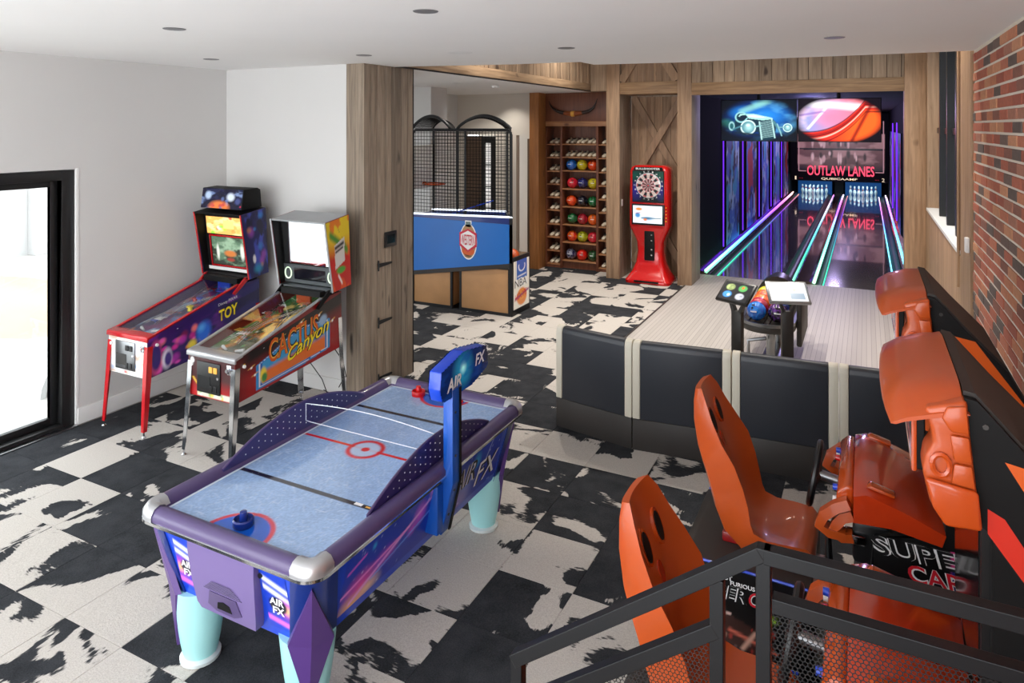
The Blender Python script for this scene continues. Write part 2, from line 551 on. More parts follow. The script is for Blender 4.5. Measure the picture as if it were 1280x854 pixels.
def carpet_material():
    m, nt, b = _new('cowhide_carpet')
    N, LK = nt.nodes, nt.links
    tc = N.new('ShaderNodeTexCoord')
    oi = N.new('ShaderNodeObjectInfo')
    mul = N.new('ShaderNodeMath'); mul.operation = 'MULTIPLY'; mul.inputs[1].default_value = 91.0
    LK.new(oi.outputs['Random'], mul.inputs[0])
    add = N.new('ShaderNodeVectorMath'); add.operation = 'ADD'
    LK.new(tc.outputs['Object'], add.inputs[0]); LK.new(mul.outputs[0], add.inputs[1])
    # hairy edge: fine streaks push the pattern about
    mp = N.new('ShaderNodeMapping'); mp.inputs['Scale'].default_value = (16, 60, 30)
    LK.new(add.outputs[0], mp.inputs['Vector'])
    hair = N.new('ShaderNodeTexNoise'); hair.inputs['Scale'].default_value = 1.0; hair.inputs['Detail'].default_value = 3
    LK.new(mp.outputs[0], hair.inputs['Vector'])
    n = N.new('ShaderNodeTexNoise'); n.inputs['Scale'].default_value = 1.75; n.inputs['Detail'].default_value = 3.2; n.inputs['Roughness'].default_value = 0.5; n.inputs['Distortion'].default_value = 0.7
    LK.new(add.outputs[0], n.inputs['Vector'])
    m1 = N.new('ShaderNodeMath'); m1.operation = 'MULTIPLY_ADD'; m1.inputs[1].default_value = 0.10
    LK.new(hair.outputs['Fac'], m1.inputs[0]); LK.new(n.outputs['Fac'], m1.inputs[2])
    bias = N.new('ShaderNodeMath'); bias.operation = 'MULTIPLY_ADD'; bias.inputs[1].default_value = 0.26
    fr = N.new('ShaderNodeMath'); fr.operation = 'FRACT'
    m7 = N.new('ShaderNodeMath'); m7.operation = 'MULTIPLY'; m7.inputs[1].default_value = 7.31
    LK.new(oi.outputs['Random'], m7.inputs[0]); LK.new(m7.outputs[0], fr.inputs[0])
    LK.new(fr.outputs[0], bias.inputs[0]); LK.new(m1.outputs[0], bias.inputs[2])
    r = N.new('ShaderNodeValToRGB')
    r.color_ramp.elements[0].position = 0.69; r.color_ramp.elements[0].color = (0, 0, 0, 1)
    r.color_ramp.elements[1].position = 0.705; r.color_ramp.elements[1].color = (1, 1, 1, 1)
    LK.new(bias.outputs[0], r.inputs['Fac'])
    # pile
    pile = N.new('ShaderNodeTexNoise'); pile.inputs['Scale'].default_value = 130; pile.inputs['Detail'].default_value = 3
    LK.new(add.outputs[0], pile.inputs['Vector'])
    brush = N.new('ShaderNodeTexNoise'); brush.inputs['Scale'].default_value = 7; brush.inputs['Detail'].default_value = 3
    LK.new(add.outputs[0], brush.inputs['Vector'])
    dk = N.new('ShaderNodeValToRGB')
    dk.color_ramp.elements[0].position = 0.3; dk.color_ramp.elements[0].color = (*lin((30, 31, 34)), 1)
    dk.color_ramp.elements[1].position = 0.72; dk.color_ramp.elements[1].color = (*lin((62, 64, 68)), 1)
    sm = N.new('ShaderNodeMath'); sm.operation = 'MULTIPLY_ADD'; sm.inputs[1].default_value = 0.5
    hb = N.new('ShaderNodeMath'); hb.operation = 'MULTIPLY'; hb.inputs[1].default_value = 0.5
    LK.new(brush.outputs['Fac'], hb.inputs[0])
    LK.new(pile.outputs['Fac'], sm.inputs[0]); LK.new(hb.outputs[0], sm.inputs[2])
    LK.new(sm.outputs[0], dk.inputs['Fac'])
    lt = N.new('ShaderNodeValToRGB')
    lt.color_ramp.elements[0].position = 0.25; lt.color_ramp.elements[0].color = (*lin((174, 168, 161)), 1)
    lt.color_ramp.elements[1].position = 0.7; lt.color_ramp.elements[1].color = (*lin((200, 194, 187)), 1)
    LK.new(pile.outputs['Fac'], lt.inputs['Fac'])
    mx = N.new('ShaderNodeMix'); mx.data_type = 'RGBA'
    LK.new(r.outputs['Color'], mx.inputs['Factor']); LK.new(dk.outputs[0], mx.inputs['A']); LK.new(lt.outputs[0], mx.inputs['B'])
    LK.new(mx.outputs['Result'], b.inputs['Base Color'])
    b.inputs['Roughness'].default_value = 0.95
    b.inputs['Specular IOR Level'].default_value = 0.15
    bp = N.new('ShaderNodeBump'); bp.inputs['Strength'].default_value = 0.5; bp.inputs['Distance'].default_value = 0.004
    LK.new(pile.outputs['Fac'], bp.inputs['Height']); LK.new(bp.outputs[0], b.inputs['Normal'])
carpet_material()

def boards_material(name, c1, c2, pitch, rough, coat, spec=0.5):
    """fine boards running along y"""
    m, nt, b = _new(name)
    N, LK = nt.nodes, nt.links
    tc = N.new('ShaderNodeTexCoord')
    sx = N.new('ShaderNodeSeparateXYZ'); LK.new(tc.outputs['Object'], sx.inputs[0])
    dv = N.new('ShaderNodeMath'); dv.operation = 'DIVIDE'; dv.inputs[1].default_value = pitch; LK.new(sx.outputs[0], dv.inputs[0])
    fl = N.new('ShaderNodeMath'); fl.operation = 'FLOOR'; LK.new(dv.outputs[0], fl.inputs[0])
    wn = N.new('ShaderNodeTexWhiteNoise'); wn.noise_dimensions = '1D'; LK.new(fl.outputs[0], wn.inputs['W'])
    fr = N.new('ShaderNodeMath'); fr.operation = 'FRACT'; LK.new(dv.outputs[0], fr.inputs[0])
    edge = N.new('ShaderNodeMath'); edge.operation = 'LESS_THAN'; edge.inputs[1].default_value = 0.07; LK.new(fr.outputs[0], edge.inputs[0])
    mx = N.new('ShaderNodeMix'); mx.data_type = 'RGBA'
    mx.inputs['A'].default_value = (*lin(c1), 1); mx.inputs['B'].default_value = (*lin(c2), 1)
    LK.new(wn.outputs['Value'], mx.inputs['Factor'])
    m2 = N.new('ShaderNodeMix'); m2.data_type = 'RGBA'; m2.inputs['B'].default_value = (*lin(tuple(v * 0.72 for v in c1)), 1)
    LK.new(edge.outputs[0], m2.inputs['Factor']); LK.new(mx.outputs['Result'], m2.inputs['A'])
    LK.new(m2.outputs['Result'], b.inputs['Base Color'])
    b.inputs['Roughness'].default_value = rough
    b.inputs['Coat Weight'].default_value = coat
    b.inputs['Coat Roughness'].default_value = 0.03
    b.inputs['Specular IOR Level'].default_value = spec
boards_material('approach_boards', (172, 167, 162), (184, 179, 174), 0.055, 0.5, 0.0, 0.3)
boards_material('lane_boards', (124, 116, 116), (138, 129, 128), 0.027, 0.12, 1.0, 1.0)

def brick_material():
    m, nt, b = _new('brick_clay')
    N, LK = nt.nodes, nt.links
    oi = N.new('ShaderNodeObjectInfo')
    r = N.new('ShaderNodeValToRGB')
    r.color_ramp.interpolation = 'CONSTANT'
    cols = [(172, 98, 76), (188, 122, 90), (160, 88, 70), (112, 92, 84), (196, 138, 104), (178, 102, 80), (138, 90, 76), (166, 112, 92), (98, 84, 78), (182, 110, 84)]
    e = r.color_ramp.elements
    e[0].position = 0; e[0].color = (*lin(cols[0]), 1)
    e[1].position = 0.1; e[1].color = (*lin(cols[1]), 1)
    for i, c in enumerate(cols[2:]):
        k = e.new(0.1 * (i + 2)); k.color = (*lin(c), 1)
    geo = N.new('ShaderNodeNewGeometry')
    sm = N.new('ShaderNodeMath'); sm.operation = 'ADD'; LK.new(oi.outputs['Random'], sm.inputs[0]); LK.new(geo.outputs['Random Per Island'], sm.inputs[1])
    fc = N.new('ShaderNodeMath'); fc.operation = 'FRACT'; LK.new(sm.outputs[0], fc.inputs[0])
    LK.new(fc.outputs[0], r.inputs['Fac'])
    tc = N.new('ShaderNodeTexCoord')
    n = N.new('ShaderNodeTexNoise'); n.inputs['Scale'].default_value = 30; n.inputs['Detail'].default_value = 5
    LK.new(tc.outputs['Object'], n.inputs['Vector'])
    mr = N.new('ShaderNodeMapRange'); mr.inputs['To Min'].default_value = 0.75; mr.inputs['To Max'].default_value = 1.25
    LK.new(n.outputs['Fac'], mr.inputs['Value'])
    hs = N.new('ShaderNodeHueSaturation'); LK.new(r.outputs[0], hs.inputs['Color']); LK.new(mr.outputs[0], hs.inputs['Value'])
    LK.new(hs.outputs[0], b.inputs['Base Color'])
    b.inputs['Roughness'].default_value = 0.85
    bp = N.new('ShaderNodeBump'); bp.inputs['Strength'].default_value = 0.4; bp.inputs['Distance'].default_value = 0.005
    LK.new(n.outputs['Fac'], bp.inputs['Height']); LK.new(bp.outputs[0], b.inputs['Normal'])
brick_material()

def led_material(name, stops, strength, y0, y1):
    """LED tape whose colour shifts along its length"""
    m, nt, b = _new(name)
    N, LK = nt.nodes, nt.links
    tc = N.new('ShaderNodeTexCoord')
    sx = N.new('ShaderNodeSeparateXYZ'); LK.new(tc.outputs['Object'], sx.inputs[0])
    mr = N.new('ShaderNodeMapRange'); mr.inputs['From Min'].default_value = y0; mr.inputs['From Max'].default_value = y1
    LK.new(sx.outputs[1], mr.inputs['Value'])
    r = N.new('ShaderNodeValToRGB')
    e = r.color_ramp.elements
    e[0].position = stops[0][0]; e[0].color = (*lin(stops[0][1]), 1)
    e[1].position = stops[-1][0]; e[1].color = (*lin(stops[-1][1]), 1)
    for p, c in stops[1:-1]:
        k = e.new(p); k.color = (*lin(c), 1)
    LK.new(mr.outputs[0], r.inputs['Fac'])
    LK.new(r.outputs[0], b.inputs['Emission Color'])
    LK.new(r.outputs[0], b.inputs['Base Color'])
    b.inputs['Emission Strength'].default_value = strength

# ================================================================== floor
FX0, FX1 = -6.6, 0.82
flo = struct(MB().box(-6.83, 0.84, -1.3, 13.31, -0.2, -0.008).box(-8.2, -6.83, 6.5, 13.31, -0.2, -0.008).done('floor', 'cowhide_carpet'))
T = 0.5
gx0, gy0 = -4.07 - 6 * T, 2.38 - T
tile_me = None
for i in range(16):
    for j in range(23):
        x0, y0 = gx0 + i * T, gy0 + j * T
        xc, yc = x0 + T / 2, y0 + T / 2
        if x0 + T > 0.83 or y0 + T > 12.9: continue
        if x0 < -6.6 and y0 < 6.5: continue
        if x0 > -2.9 and y0 + T > 7.0: continue
        if x0 < -4.6 and 5.6 < y0 + T and y0 < 6.5: continue
        # keep what the frame can show
        d = float(_fw @ np.array([xc, yc])); l = float(_rt @ np.array([xc, yc]))
        px, py = 640 + F * l / d, HZ + F * H / d
        if px < -140 or px > 1150 or py > 1010: continue
        if x0 < -4.7 and y0 > 6.4 and px < 470: continue
        if tile_me is None:
            t = MB().box(-0.249, 0.249, -0.249, 0.249, -0.008, 0.0, 0.0015, seg=1).done('carpet_tile', 'cowhide_carpet', flo)
            tile_me = t.data
        else:
            t = link('carpet_tile', tile_me, None, flo)
        t.location = (xc, yc, random.uniform(-0.0006, 0.0006))
        t.rotation_euler = (0, 0, random.choice((0, 1, 2, 3)) * PI / 2)

# bowling approach and its edge trim
APX = -2.82
app = struct(box('floor_approach', 'approach_boards', None, APX, 0.82, 6.8, 13.32, -0.005, 0.014))
struct(box('trim_1', 'dark_steel', None, APX - 0.03, APX, 6.8, 12.25, -0.005, 0.017))

# ================================================================== white walls, left and back
CZ = 3.45
XL = -6.6
wl = struct(MB().box(XL - 0.22, XL, 3.97, 5.9, 0, CZ).box(XL - 0.22, XL, -2.4, 3.97, 2.40, CZ).done('wall_left', 'white_paint'))
wb = struct(MB().box(XL, -4.83, 5.68, 6.5, 0, CZ).done('wall_back', 'white_paint'))
struct(box('baseboard_left', 'white_paint', None, XL, XL + 0.016, 3.97, 5.68, 0, 0.15, 0.004))
struct(box('baseboard_back', 'white_paint', None, XL + 0.016, -4.83, 5.664, 5.68, 0, 0.15, 0.004))
# ceiling: low part with a stepped edge, raised part over the approach
edge = [(-4.58, 6.2), (-3.31, 6.50), (-2.57, 6.57), (-2.56, 6.93), (-1.73, 7.07), (0.84, 7.12)]
struct(MB().prism([(XL - 0.22, -1.3), (0.84, -1.3)] + edge[::-1] + [(XL - 0.22, 6.2)], 'z', CZ, 4.9).done('ceiling', 'ceiling_paint'))
struct(box('ceiling_raised', 'ceiling_paint', None, -4.7, 1.05, 6.2, 12.7, 4.9, 5.0))
struct(box('ceiling_alcove', 'ceiling_paint', None, -8.2, -4.62, 6.2, 14.2, 3.465, 3.9))
# glazed door in the left wall
dr = struct(MB().box(XL - 0.20, XL - 0.02, 3.84, 3.955, 0.0, 2.39, 0.004).box(XL - 0.20, XL - 0.02, -2.38, 3.84, 2.30, 2.39, 0.004)
            .box(XL - 0.20, XL - 0.0, -2.38, 3.84, 0.0, 0.05, 0.004).box(XL - 0.20, XL - 0.02, -2.39, -2.28, 0, 2.39).done('door_1', 'frame_black', smooth=True))
MB().box(XL - 0.135, XL - 0.085, 3.775, 3.84, 0.05, 2.30, 0.004).box(XL - 0.135, XL - 0.085, 0.9, 3.775, 2.24, 2.30, 0.004).box(XL - 0.135, XL - 0.085, 0.9, 3.775, 0.05, 0.115, 0.004).box(XL - 0.135, XL - 0.085, 0.85, 0.93, 0.05, 2.30, 0.004).box(XL - 0.135, XL - 0.085, -2.28, 0.85, 2.24, 2.30).box(XL - 0.135, XL - 0.085, -2.28, 0.85, 0.05, 0.115).done('door_sash', 'frame_black', dr, smooth=True)
box('pane', 'door_glass', dr, XL - 0.113, XL - 0.107, 0.93, 3.775, 0.115, 2.24)
box('pane', 'door_glass', dr, XL - 0.113, XL - 0.107, -2.28, 0.85, 0.115, 2.24)
struct(box('trim_2', 'white_plastic', None, XL - 0.02, XL + 0.004, 3.955, 3.985, 0, 2.41, 0.003))
struct(box('trim_3', 'steel', None, XL - 0.02, XL + 0.05, -2.3, 3.95, 0.0, 0.012, 0.003))
# outside the door: pale ground, a sandy mound, a pale building
struct(box('ground_outside', 'pale_ground', None, -60, XL - 0.22, -20, 40, -0.35, -0.12))
def mound(name, label, c, r, h, m, seed):
    rng = random.Random(seed)
    vs, fs = [], []
    nu, nv = 24, 8
    for i in range(nv + 1):
        t = i / nv
        for k in range(nu):
            a = 2 * PI * k / nu
            rr = r[0] * t * (1 + 0.12 * math.sin(3 * a + seed) + rng.uniform(-0.05, 0.05)), r[1] * t * (1 + 0.1 * math.cos(2 * a + seed))
            vs.append((c[0] + rr[0] * math.cos(a), c[1] + rr[1] * math.sin(a), -0.13 + h * (math.cos(t * PI) * 0.5 + 0.5) * (1 + rng.uniform(-0.12, 0.12))))
    for i in range(nv):
        for k in range(nu):
            fs.append((i * nu + k, i * nu + (k + 1) % nu, (i + 1) * nu + (k + 1) % nu, (i + 1) * nu + k))
    o = MB().raw(vs, fs).done(name, m, None, smooth=True, angle=80)
    return tag(o, label, 'earth mound')
mound('sand_mound', 'low sandy earth mound lying outside the glazed door', (-13.5, 6.2), (3.6, 1.6), 0.42, 'sand_ground', 3)
t = thing('neighbour_building', 'pale building with a dark downpipe beyond the glazed door', 'building', (-17, 9, -0.12))
MB().box(-22, -17, 4.5, 16, -0.12, 6.5).done('wall', 'facade', t)
MB().tube([(-16.95, 8.15, 0.9), (-16.95, 8.15, 5.5)], 0.07).done('downpipe', 'dark_steel', t)
MB().box(-16.999, -16.7, 9.1, 9.4, -0.12, 6.2, 0.02).done('column', 'facade', t, smooth=True)
o = MB().lathe([(0.42, 0), (0.42, 0.9), (0.36, 0.9), (0.36, 0.0)], (-8.75, 4.75, -0.12), 24, axis='x').done('drain_pipe', 'facade', None, smooth=True)
tag(o, 'short pale concrete pipe half sunk in the ground by the glazed door', 'pipe')

# ================================================================== timber post with a hidden door
PX = -4.60
post = struct(box('wall_post', 'black_plastic', None, -4.83, PX - 0.02, 5.70, 6.54, 0, CZ))
ys = [5.68, 5.80, 5.905, 6.035, 6.15, 6.33, 6.44, 6.55]
for a, b in zip(ys[:-1], ys[1:]):
    box('plank', 'barn_wood', post, PX - 0.02, PX + random.uniform(-0.002, 0.002), a + 0.003, b - 0.003, 0, CZ, 0.002)
for a, b in ((-4.83, -4.71), (-4.71, -4.62)):
    box('plank', 'barn_wood', post, a + 0.001, b - 0.001, 5.68, 5.70, 0, CZ, 0.002)
box('edge_strip', 'black_metal', post, PX - 0.03, PX + 0.001, 6.551, 6.562, 0, CZ)
for z in (1.325, 0.722, 0.125):
    hg = MB().box(PX + 0.003, PX + 0.009, 5.905, 5.925, z - 0.055, z + 0.055, 0.002).prism([(5.925, z - 0.022), (6.14, z - 0.012), (6.155, z), (6.14, z + 0.012), (5.925, z + 0.022)], 'x', PX + 0.003, PX + 0.008).done('strap_hinge', 'black_metal', post)
    MB().tube([(PX + 0.012, 5.91, z - 0.055), (PX + 0.012, 5.91, z + 0.055)], 0.007).done('hinge_barrel', 'black_metal', hg)
pl = MB().box(PX + 0.003, PX + 0.014, 6.015, 6.225, 1.50, 1.665, 0.004).done('wall_plate', 'black_plastic', post, smooth=True)
MB().box(PX + 0.014, PX + 0.017, 6.05, 6.19, 1.535, 1.63, 0.002).done('plate_glass', 'dark_screen', pl)

# ================================================================== fascia between the two ceilings
fas = struct(box('wall_fascia', 'brown_door_wood', None, -4.70, PX - 0.02, 6.2, 12.3, 3.47, 4.9))
y = 6.22
while y < 12.25:
    wd = random.choice((0.12, 0.14, 0.17, 0.19))
    y1 = min(y + wd, 12.27)
    box('plank', 'fascia_wood', fas, PX - 0.02, PX + random.uniform(-0.003, 0.003), y + 0.004, y1 - 0.004, 3.60, 4.9, 0.002)
    y = y1
box('bottom_board', 'barn_wood_y', fas, PX - 0.02, PX + 0.006, 6.22, 12.27, 3.468, 3.598, 0.003)
box('dark_strip', 'black_metal', fas, PX - 0.03, PX + 0.008, 6.22, 12.27, 3.452, 3.467)  # thin dark strip below the bottom board

# ================================================================== far timber wall: two posts, lintels, braced niche
YF = 12.25
AX0, AX1, BX0, BX1 = -4.285, -4.03, -2.97, -2.72
far = struct(MB().box(AX0 + 0.02, AX1 - 0.02, YF + 0.02, 13.1, 0, 4.9).box(BX0 + 0.02, BX1 - 0.02, YF + 0.02, 12.95, 0, 4.9).done('wall_far', 'barn_wood_warm'))
for x0, x1 in ((AX0, AX1), (BX0, BX1)):
    box('post_board', 'barn_wood_warm', far, x0, x1, YF, YF + 0.02, 0, 4.9, 0.003)
    box('post_board', 'barn_wood', far, x0, x0 + 0.02, YF + 0.021, 12.95, 0, 4.9, 0.003)
    box('post_board', 'barn_wood', far, x1 - 0.02, x1, YF + 0.021, 12.95, 0, 4.9, 0.003)
# niche behind the dart game
nb = struct(box('wall_niche', 'barn_wood', None, AX1, BX0, 13.0, 13.1, 0, 4.9))
x = AX1 + 0.002
while x < BX0 - 0.01:
    x1 = min(x + 0.152, BX0)
    box('plank', 'barn_wood_warm', nb, x + 0.002, x1 - 0.002, 12.98, 13.0, 0, 3.36, 0.002)
    box('plank', 'barn_wood_warm', nb, x + 0.002, x1 - 0.002, YF + 0.10, YF + 0.12, 3.60, 4.9, 0.002)
    x = x1
def brace(name, m, parent, p, q, wd, y0, y1):
    p, q = Vector((p[0], p[1])), Vector((q[0], q[1]))
    d = (q - p).normalized(); n = Vector((-d.y, d.x)) * wd / 2
    return MB().prism([tuple(p + n), tuple(q + n), tuple(q - n), tuple(p - n)], 'y', y0, y1, 0.003).done(name, m, parent)
cx = (AX1 + BX0) / 2
brace('brace', 'barn_wood_warm', nb, (AX1 + 0.05, 3.36), (BX0 - 0.06, 1.75), 0.13, 12.935, 12.979)
brace('brace', 'barn_wood_warm', nb, (BX0 - 0.06, 3.36), (AX1 + 0.05, 1.75), 0.13, 12.89, 12.934)
brace('brace', 'barn_wood_warm', nb, (AX1 + 0.05, 0.2), (BX0 - 0.06, 1.72), 0.13, 12.935, 12.979)
brace('brace', 'barn_wood_warm', nb, (BX0 - 0.06, 0.2), (AX1 + 0.05, 1.72), 0.13, 12.89, 12.934)
brace('brace', 'barn_wood_warm', nb, (AX1 + 0.02, 3.62), (AX1 + 0.62, 4.6), 0.15, YF + 0.03, YF + 0.099)
brace('brace', 'barn_wood_warm', nb, (BX0 - 0.02, 3.62), (BX0 - 0.62, 4.6), 0.15, YF + 0.03, YF + 0.099)
box('lintel', 'barn_wood_x', nb, AX1, BX0, YF + 0.01, 12.6, 3.385, 3.60, 0.004)
struct(box('ceiling_niche', 'barn_wood_warm', None, AX1 + 0.001, BX0 - 0.001, 12.605, 12.97, 3.387, 3.5))
# over the bowling opening
struct(box('wall_over_rack', 'fascia_wood', None, -4.75, -4.286, 12.305, 13.1, 3.461, 4.9))
ovr = struct(box('wall_over_lanes', 'brown_door_wood', None, BX1, 0.52, YF + 0.03, 12.6, 3.36, 4.9))
box('lintel', 'barn_wood_x', ovr, BX1, 0.52, YF - 0.004, YF + 0.029, 3.345, 3.56, 0.004)
x = BX1
while x < 0.51:
    x1 = min(x + random.choice((0.16, 0.2, 0.24)), 0.52)
    box('plank', 'fascia_wood', ovr, x + 0.005, x1 - 0.005, YF + 0.004 + random.uniform(0, 0.004), YF + 0.029, 3.562, 4.9, 0.002)
    x = x1
rp = struct(box('trim_4', 'right_wood', None, 0.54, 0.80, YF + 0.02, 12.6, 0, 4.9))
box('post_board', 'right_wood', rp, 0.52, 0.80, YF, YF + 0.02, 0, 4.9, 0.003)
box('post_board', 'right_wood', rp, 0.52, 0.54, YF + 0.021, 12.6, 0, 4.9, 0.003)

# ================================================================== right wall: planked window wall, then brick
XR = 0.80
WY0, WY1, WZ = 7.95, 11.95, 1.60
rw = struct(MB().box(XR + 0.02, XR + 0.26, 7.14, 12.6, 0, WZ - 0.03).box(XR + 0.02, XR + 0.26, 7.14, WY0, WZ - 0.03, 4.9).box(XR + 0.02, XR + 0.26, WY1, 12.6, WZ - 0.03, 4.9).box(XR + 0.02, XR + 0.26, WY0, WY1, 4.6, 4.9).done('wall_right', 'right_wood'))
y = 7.14
while y < 12.24:
    y1 = min(y + 0.145, 12.25)
    if y1 <= WY0 + 0.05: z1 = 4.9
    elif y >= WY1 - 0.05: z1 = 4.9
    else: z1 = WZ - 0.04
    box('plank', 'right_wood', rw, XR, XR + 0.02, y + 0.002, y1 - 0.002, 0, z1, 0.002)
    y = y1
win = struct(MB().box(XR + 0.02, XR + 0.26, WY0 - 0.0, WY1, WZ - 0.03, WZ).box(XR - 0.012, XR + 0.02, WY0, WY1, WZ - 0.04, WZ, 0.004).done('window_1', 'white_plastic'))
fx0, fx1 = XR + 0.17, XR + 0.24
fr = MB().box(fx0, fx1, WY0, WY0 + 0.07, WZ, 4.6).box(fx0, fx1, WY1 - 0.07, WY1, WZ, 4.6).box(fx0, fx1, WY0 + 0.07, WY1 - 0.07, WZ, WZ + 0.07).box(fx0, fx1, WY0 + 0.07, WY1 - 0.07, 4.53, 4.6).done('window_frame', 'frame_black', win)
for yy in (9.0, 9.95, 10.9):
    box('mullion', 'frame_black', win, fx0 - 0.1, fx1, yy - 0.05, yy + 0.05, WZ, 4.6)
box('transom', 'frame_black', win, fx0 - 0.05, fx1 - 0.01, WY0 + 0.07, WY1 - 0.07, 2.70, 2.78)
box('pane', 'dark_glass', win, fx0 + 0.03, fx0 + 0.036, WY0 + 0.07, WY1 - 0.07, WZ + 0.07, 4.53)
for yj in (WY0, WY1):
    box('jamb', 'right_wood', win, XR, XR + 0.169, yj + (0.001 if yj == WY0 else -0.021), yj + (0.021 if yj == WY0 else -0.001), WZ + 0.001, 4.6)
box('casing', 'right_wood', win, XR - 0.02, XR - 0.001, WY0 - 0.02, WY0 + 0.02, WZ - 0.35, 4.6, 0.002)
o = box('neighbour_wall', 'facade', None, 5.0, 5.4, 4, 22, -0.2, 4.2)
tag(o, 'plain wall of the next building outside the tall window', 'wall', kind=None)
BX = 0.82
bw = struct(MB().box(BX + 0.005, BX + 0.3, -1.3, 7.138, 0, CZ).done('wall_brick', 'mortar'))
bl, bh, bj = 0.30, 0.0675, 0.0175
brick_full = brick_half = None
row = 0
z = 0.72
while z + bh < CZ + 0.04:
    y = 7.135 - (bl / 2 if row % 2 else 0)
    seq = [(y, 7.135)] if row % 2 else []
    while y > 4.75:
        seq.append((y - bl, y)); y -= bl
    for (a, b) in seq:
        zt = min(z + bh, CZ - 0.002)
        dx = random.uniform(-0.004, 0.004)
        half = (b - a) < 0.2
        key = brick_half if half else brick_full
        if zt < z + bh - 1e-6 or key is None:
            L_ = (b - a) - bj
            br = MB().box(-0.02, 0.02, -L_ / 2, L_ / 2, -(zt - z) / 2, (zt - z) / 2, 0.003, seg=1).done('brick', 'brick_clay', bw)
            if zt >= z + bh - 1e-6:
                if half: brick_half = br.data
                else: brick_full = br.data
        else:
            br = link('brick', key, None, bw)
        br.location = (BX + 0.018 + dx, (a + b) / 2, (z + zt) / 2)
    z += bh + bj
    row += 1
# bricks the frame does not show, joined
mb = MB()
z, row = 0.72 - 8 * (bh + bj), 0
while z + bh < CZ:
    y = 7.135 - (bl / 2 if row % 2 else 0)
    while y - bl > -1.3:
        if (z < 0.719 or y <= 4.76) and y - bl < 4.8 + (9 if z < 0.719 else 0):
            mb.box(BX - 0.002, BX + 0.03, y - bl + bj / 2, y - bj / 2, max(z, 0.002), z + bh)
        y -= bl
    z += bh + bj
    row += 1
mb.done('brick_field', 'brick_clay', bw)['kind'] = 'stuff'
sn = MB().box(XR - 0.035, XR - 0.002, 7.17, 7.25, 1.70, 1.83, 0.008).done('wall_sensor', 'white_plastic', None, smooth=True)
tag(sn, 'small white sensor box on the wood panelling beside the brick wall', 'sensor')

# ================================================================== alcove behind the post
aw = struct(MB().box(-8.2, -7.72, 11.3, 12.9, 0, 3.47).box(-8.2, -6.52, 9.8, 10.3, 0, 3.47).box(-8.2, -8.0, 6.5, 12.9, 0, 3.47).done('wall_alcove_left', 'white_paint'))
YA = 12.62
ab = struct(MB().box(-7.72, -5.9, YA, YA + 0.15, 2.62, 3.47).box(-7.72, -7.56, YA, YA + 0.15, 0, 2.62).box(-6.80, -6.33, YA, YA + 0.15, 0, 2.62).done('wall_alcove_back', 'cream_paint'))
d2 = struct(box('door_2', 'brown_door_wood', None, -7.555, -7.16, YA + 0.05, YA + 0.1, 0, 2.60))
MB().tube([(-7.20, YA + 0.03, 0.95), (-7.20, YA + 0.03, 1.25)], 0.012).done('door_handle', 'black_metal', d2)
w2 = struct(MB().box(-7.155, -7.09, YA + 0.02, YA + 0.09, 0, 2.58).box(-6.93, -6.805, YA + 0.02, YA + 0.09, 0, 2.58).box(-7.09, -6.93, YA + 0.02, YA + 0.09, 2.46, 2.58).box(-7.09, -6.93, YA + 0.02, YA + 0.09, 0, 0.2).done('window_2', 'frame_black'))
for zz in (0.65, 1.1, 1.55, 2.0):
    box('muntin', 'frame_black', w2, -7.09, -6.93, YA + 0.04, YA + 0.07, zz - 0.012, zz + 0.012)
box('pane', 'acrylic', w2, -7.09, -6.93, YA + 0.052, YA + 0.056, 0.2, 2.46)
struct(box('wall_hall', 'cream_paint', None, -8.0, -5.0, 14.0, 14.15, -0.2, 3.47))
struct(box('floor_hall', 'stair_wood', None, -8.0, -5.0, 12.77, 14.0, -0.2, -0.004))
o = MB().box(-6.09, -5.92, YA + 0.02, YA + 0.5, 0, 2.55, 0.004).done('tall_cupboard', 'brown_door_wood', None, smooth=True)
tag(o, 'tall narrow dark cupboard beside the timber pillar of the shoe shelf', 'cupboard')
plr = struct(box('trim_5', 'pillar_wood', None, -5.915, -5.7165, 12.37, 12.72, 0, 3.46, 0.004))

# ================================================================== bowling lanes
LY0, LY1 = 13.32, 31.9
AWX0, AWX1 = -2.84, 0.79
struct(box('wall_lane_left', 'alley_wall', None, AWX0 - 0.1, AWX0, 12.96, 32.3, -0.1, 3.4))
struct(box('wall_lane_right', 'alley_wall', None, AWX1, AWX1 + 0.1, 12.61, 32.3, -0.1, 3.4))
struct(box('ceiling_lanes', 'alley_ceiling', None, AWX0 - 0.1, AWX1 + 0.1, 12.61, 32.3, 3.4, 3.5))
struct(box('wall_lane_end', 'alley_wall', None, AWX0, AWX1, 32.1, 32.3, -0.1, 3.4))
struct(box('floor_lanes', 'matte_black', None, AWX0, AWX1, 13.321, 32.1, -0.2, -0.09))
lane_spans = [(-2.47, -1.40), (-0.66, 0.42)]
for i, (a, b) in enumerate(lane_spans):
    o = MB().box(a, b, LY0 + 0.001, LY1, -0.09, 0.0, 0.002, seg=1).done('bowling_lane', 'lane_boards')
    tag(o, ['glossy grey bowling lane running along the graffiti strip wall', 'glossy grey bowling lane on the window side of the brown divider'][i], 'bowling lane')
def gutter(x0, x1, label):
    n = 8
    xm, r = (x0 + x1) / 2, (x1 - x0) / 2
    pr = [(xm - r, -0.005)] + [(xm - r * math.cos(PI * k / n) * 0.92, -0.005 - 0.08 * math.sin(PI * k / n)) for k in range(n + 1)] + [(xm + r, -0.005), (xm + r, -0.09), (xm - r, -0.09)]
    o = MB().prism(pr, 'y', LY0 + 0.01, LY1).done('lane_gutter', 'dark_steel', None)
    tag(o, label, 'gutter')
gutter(-2.63, -2.49, 'dark channel gutter between the graffiti panel wall and lane 1')
gutter(-1.39, -1.19, 'dark channel gutter between lane 1 and the lane divider')
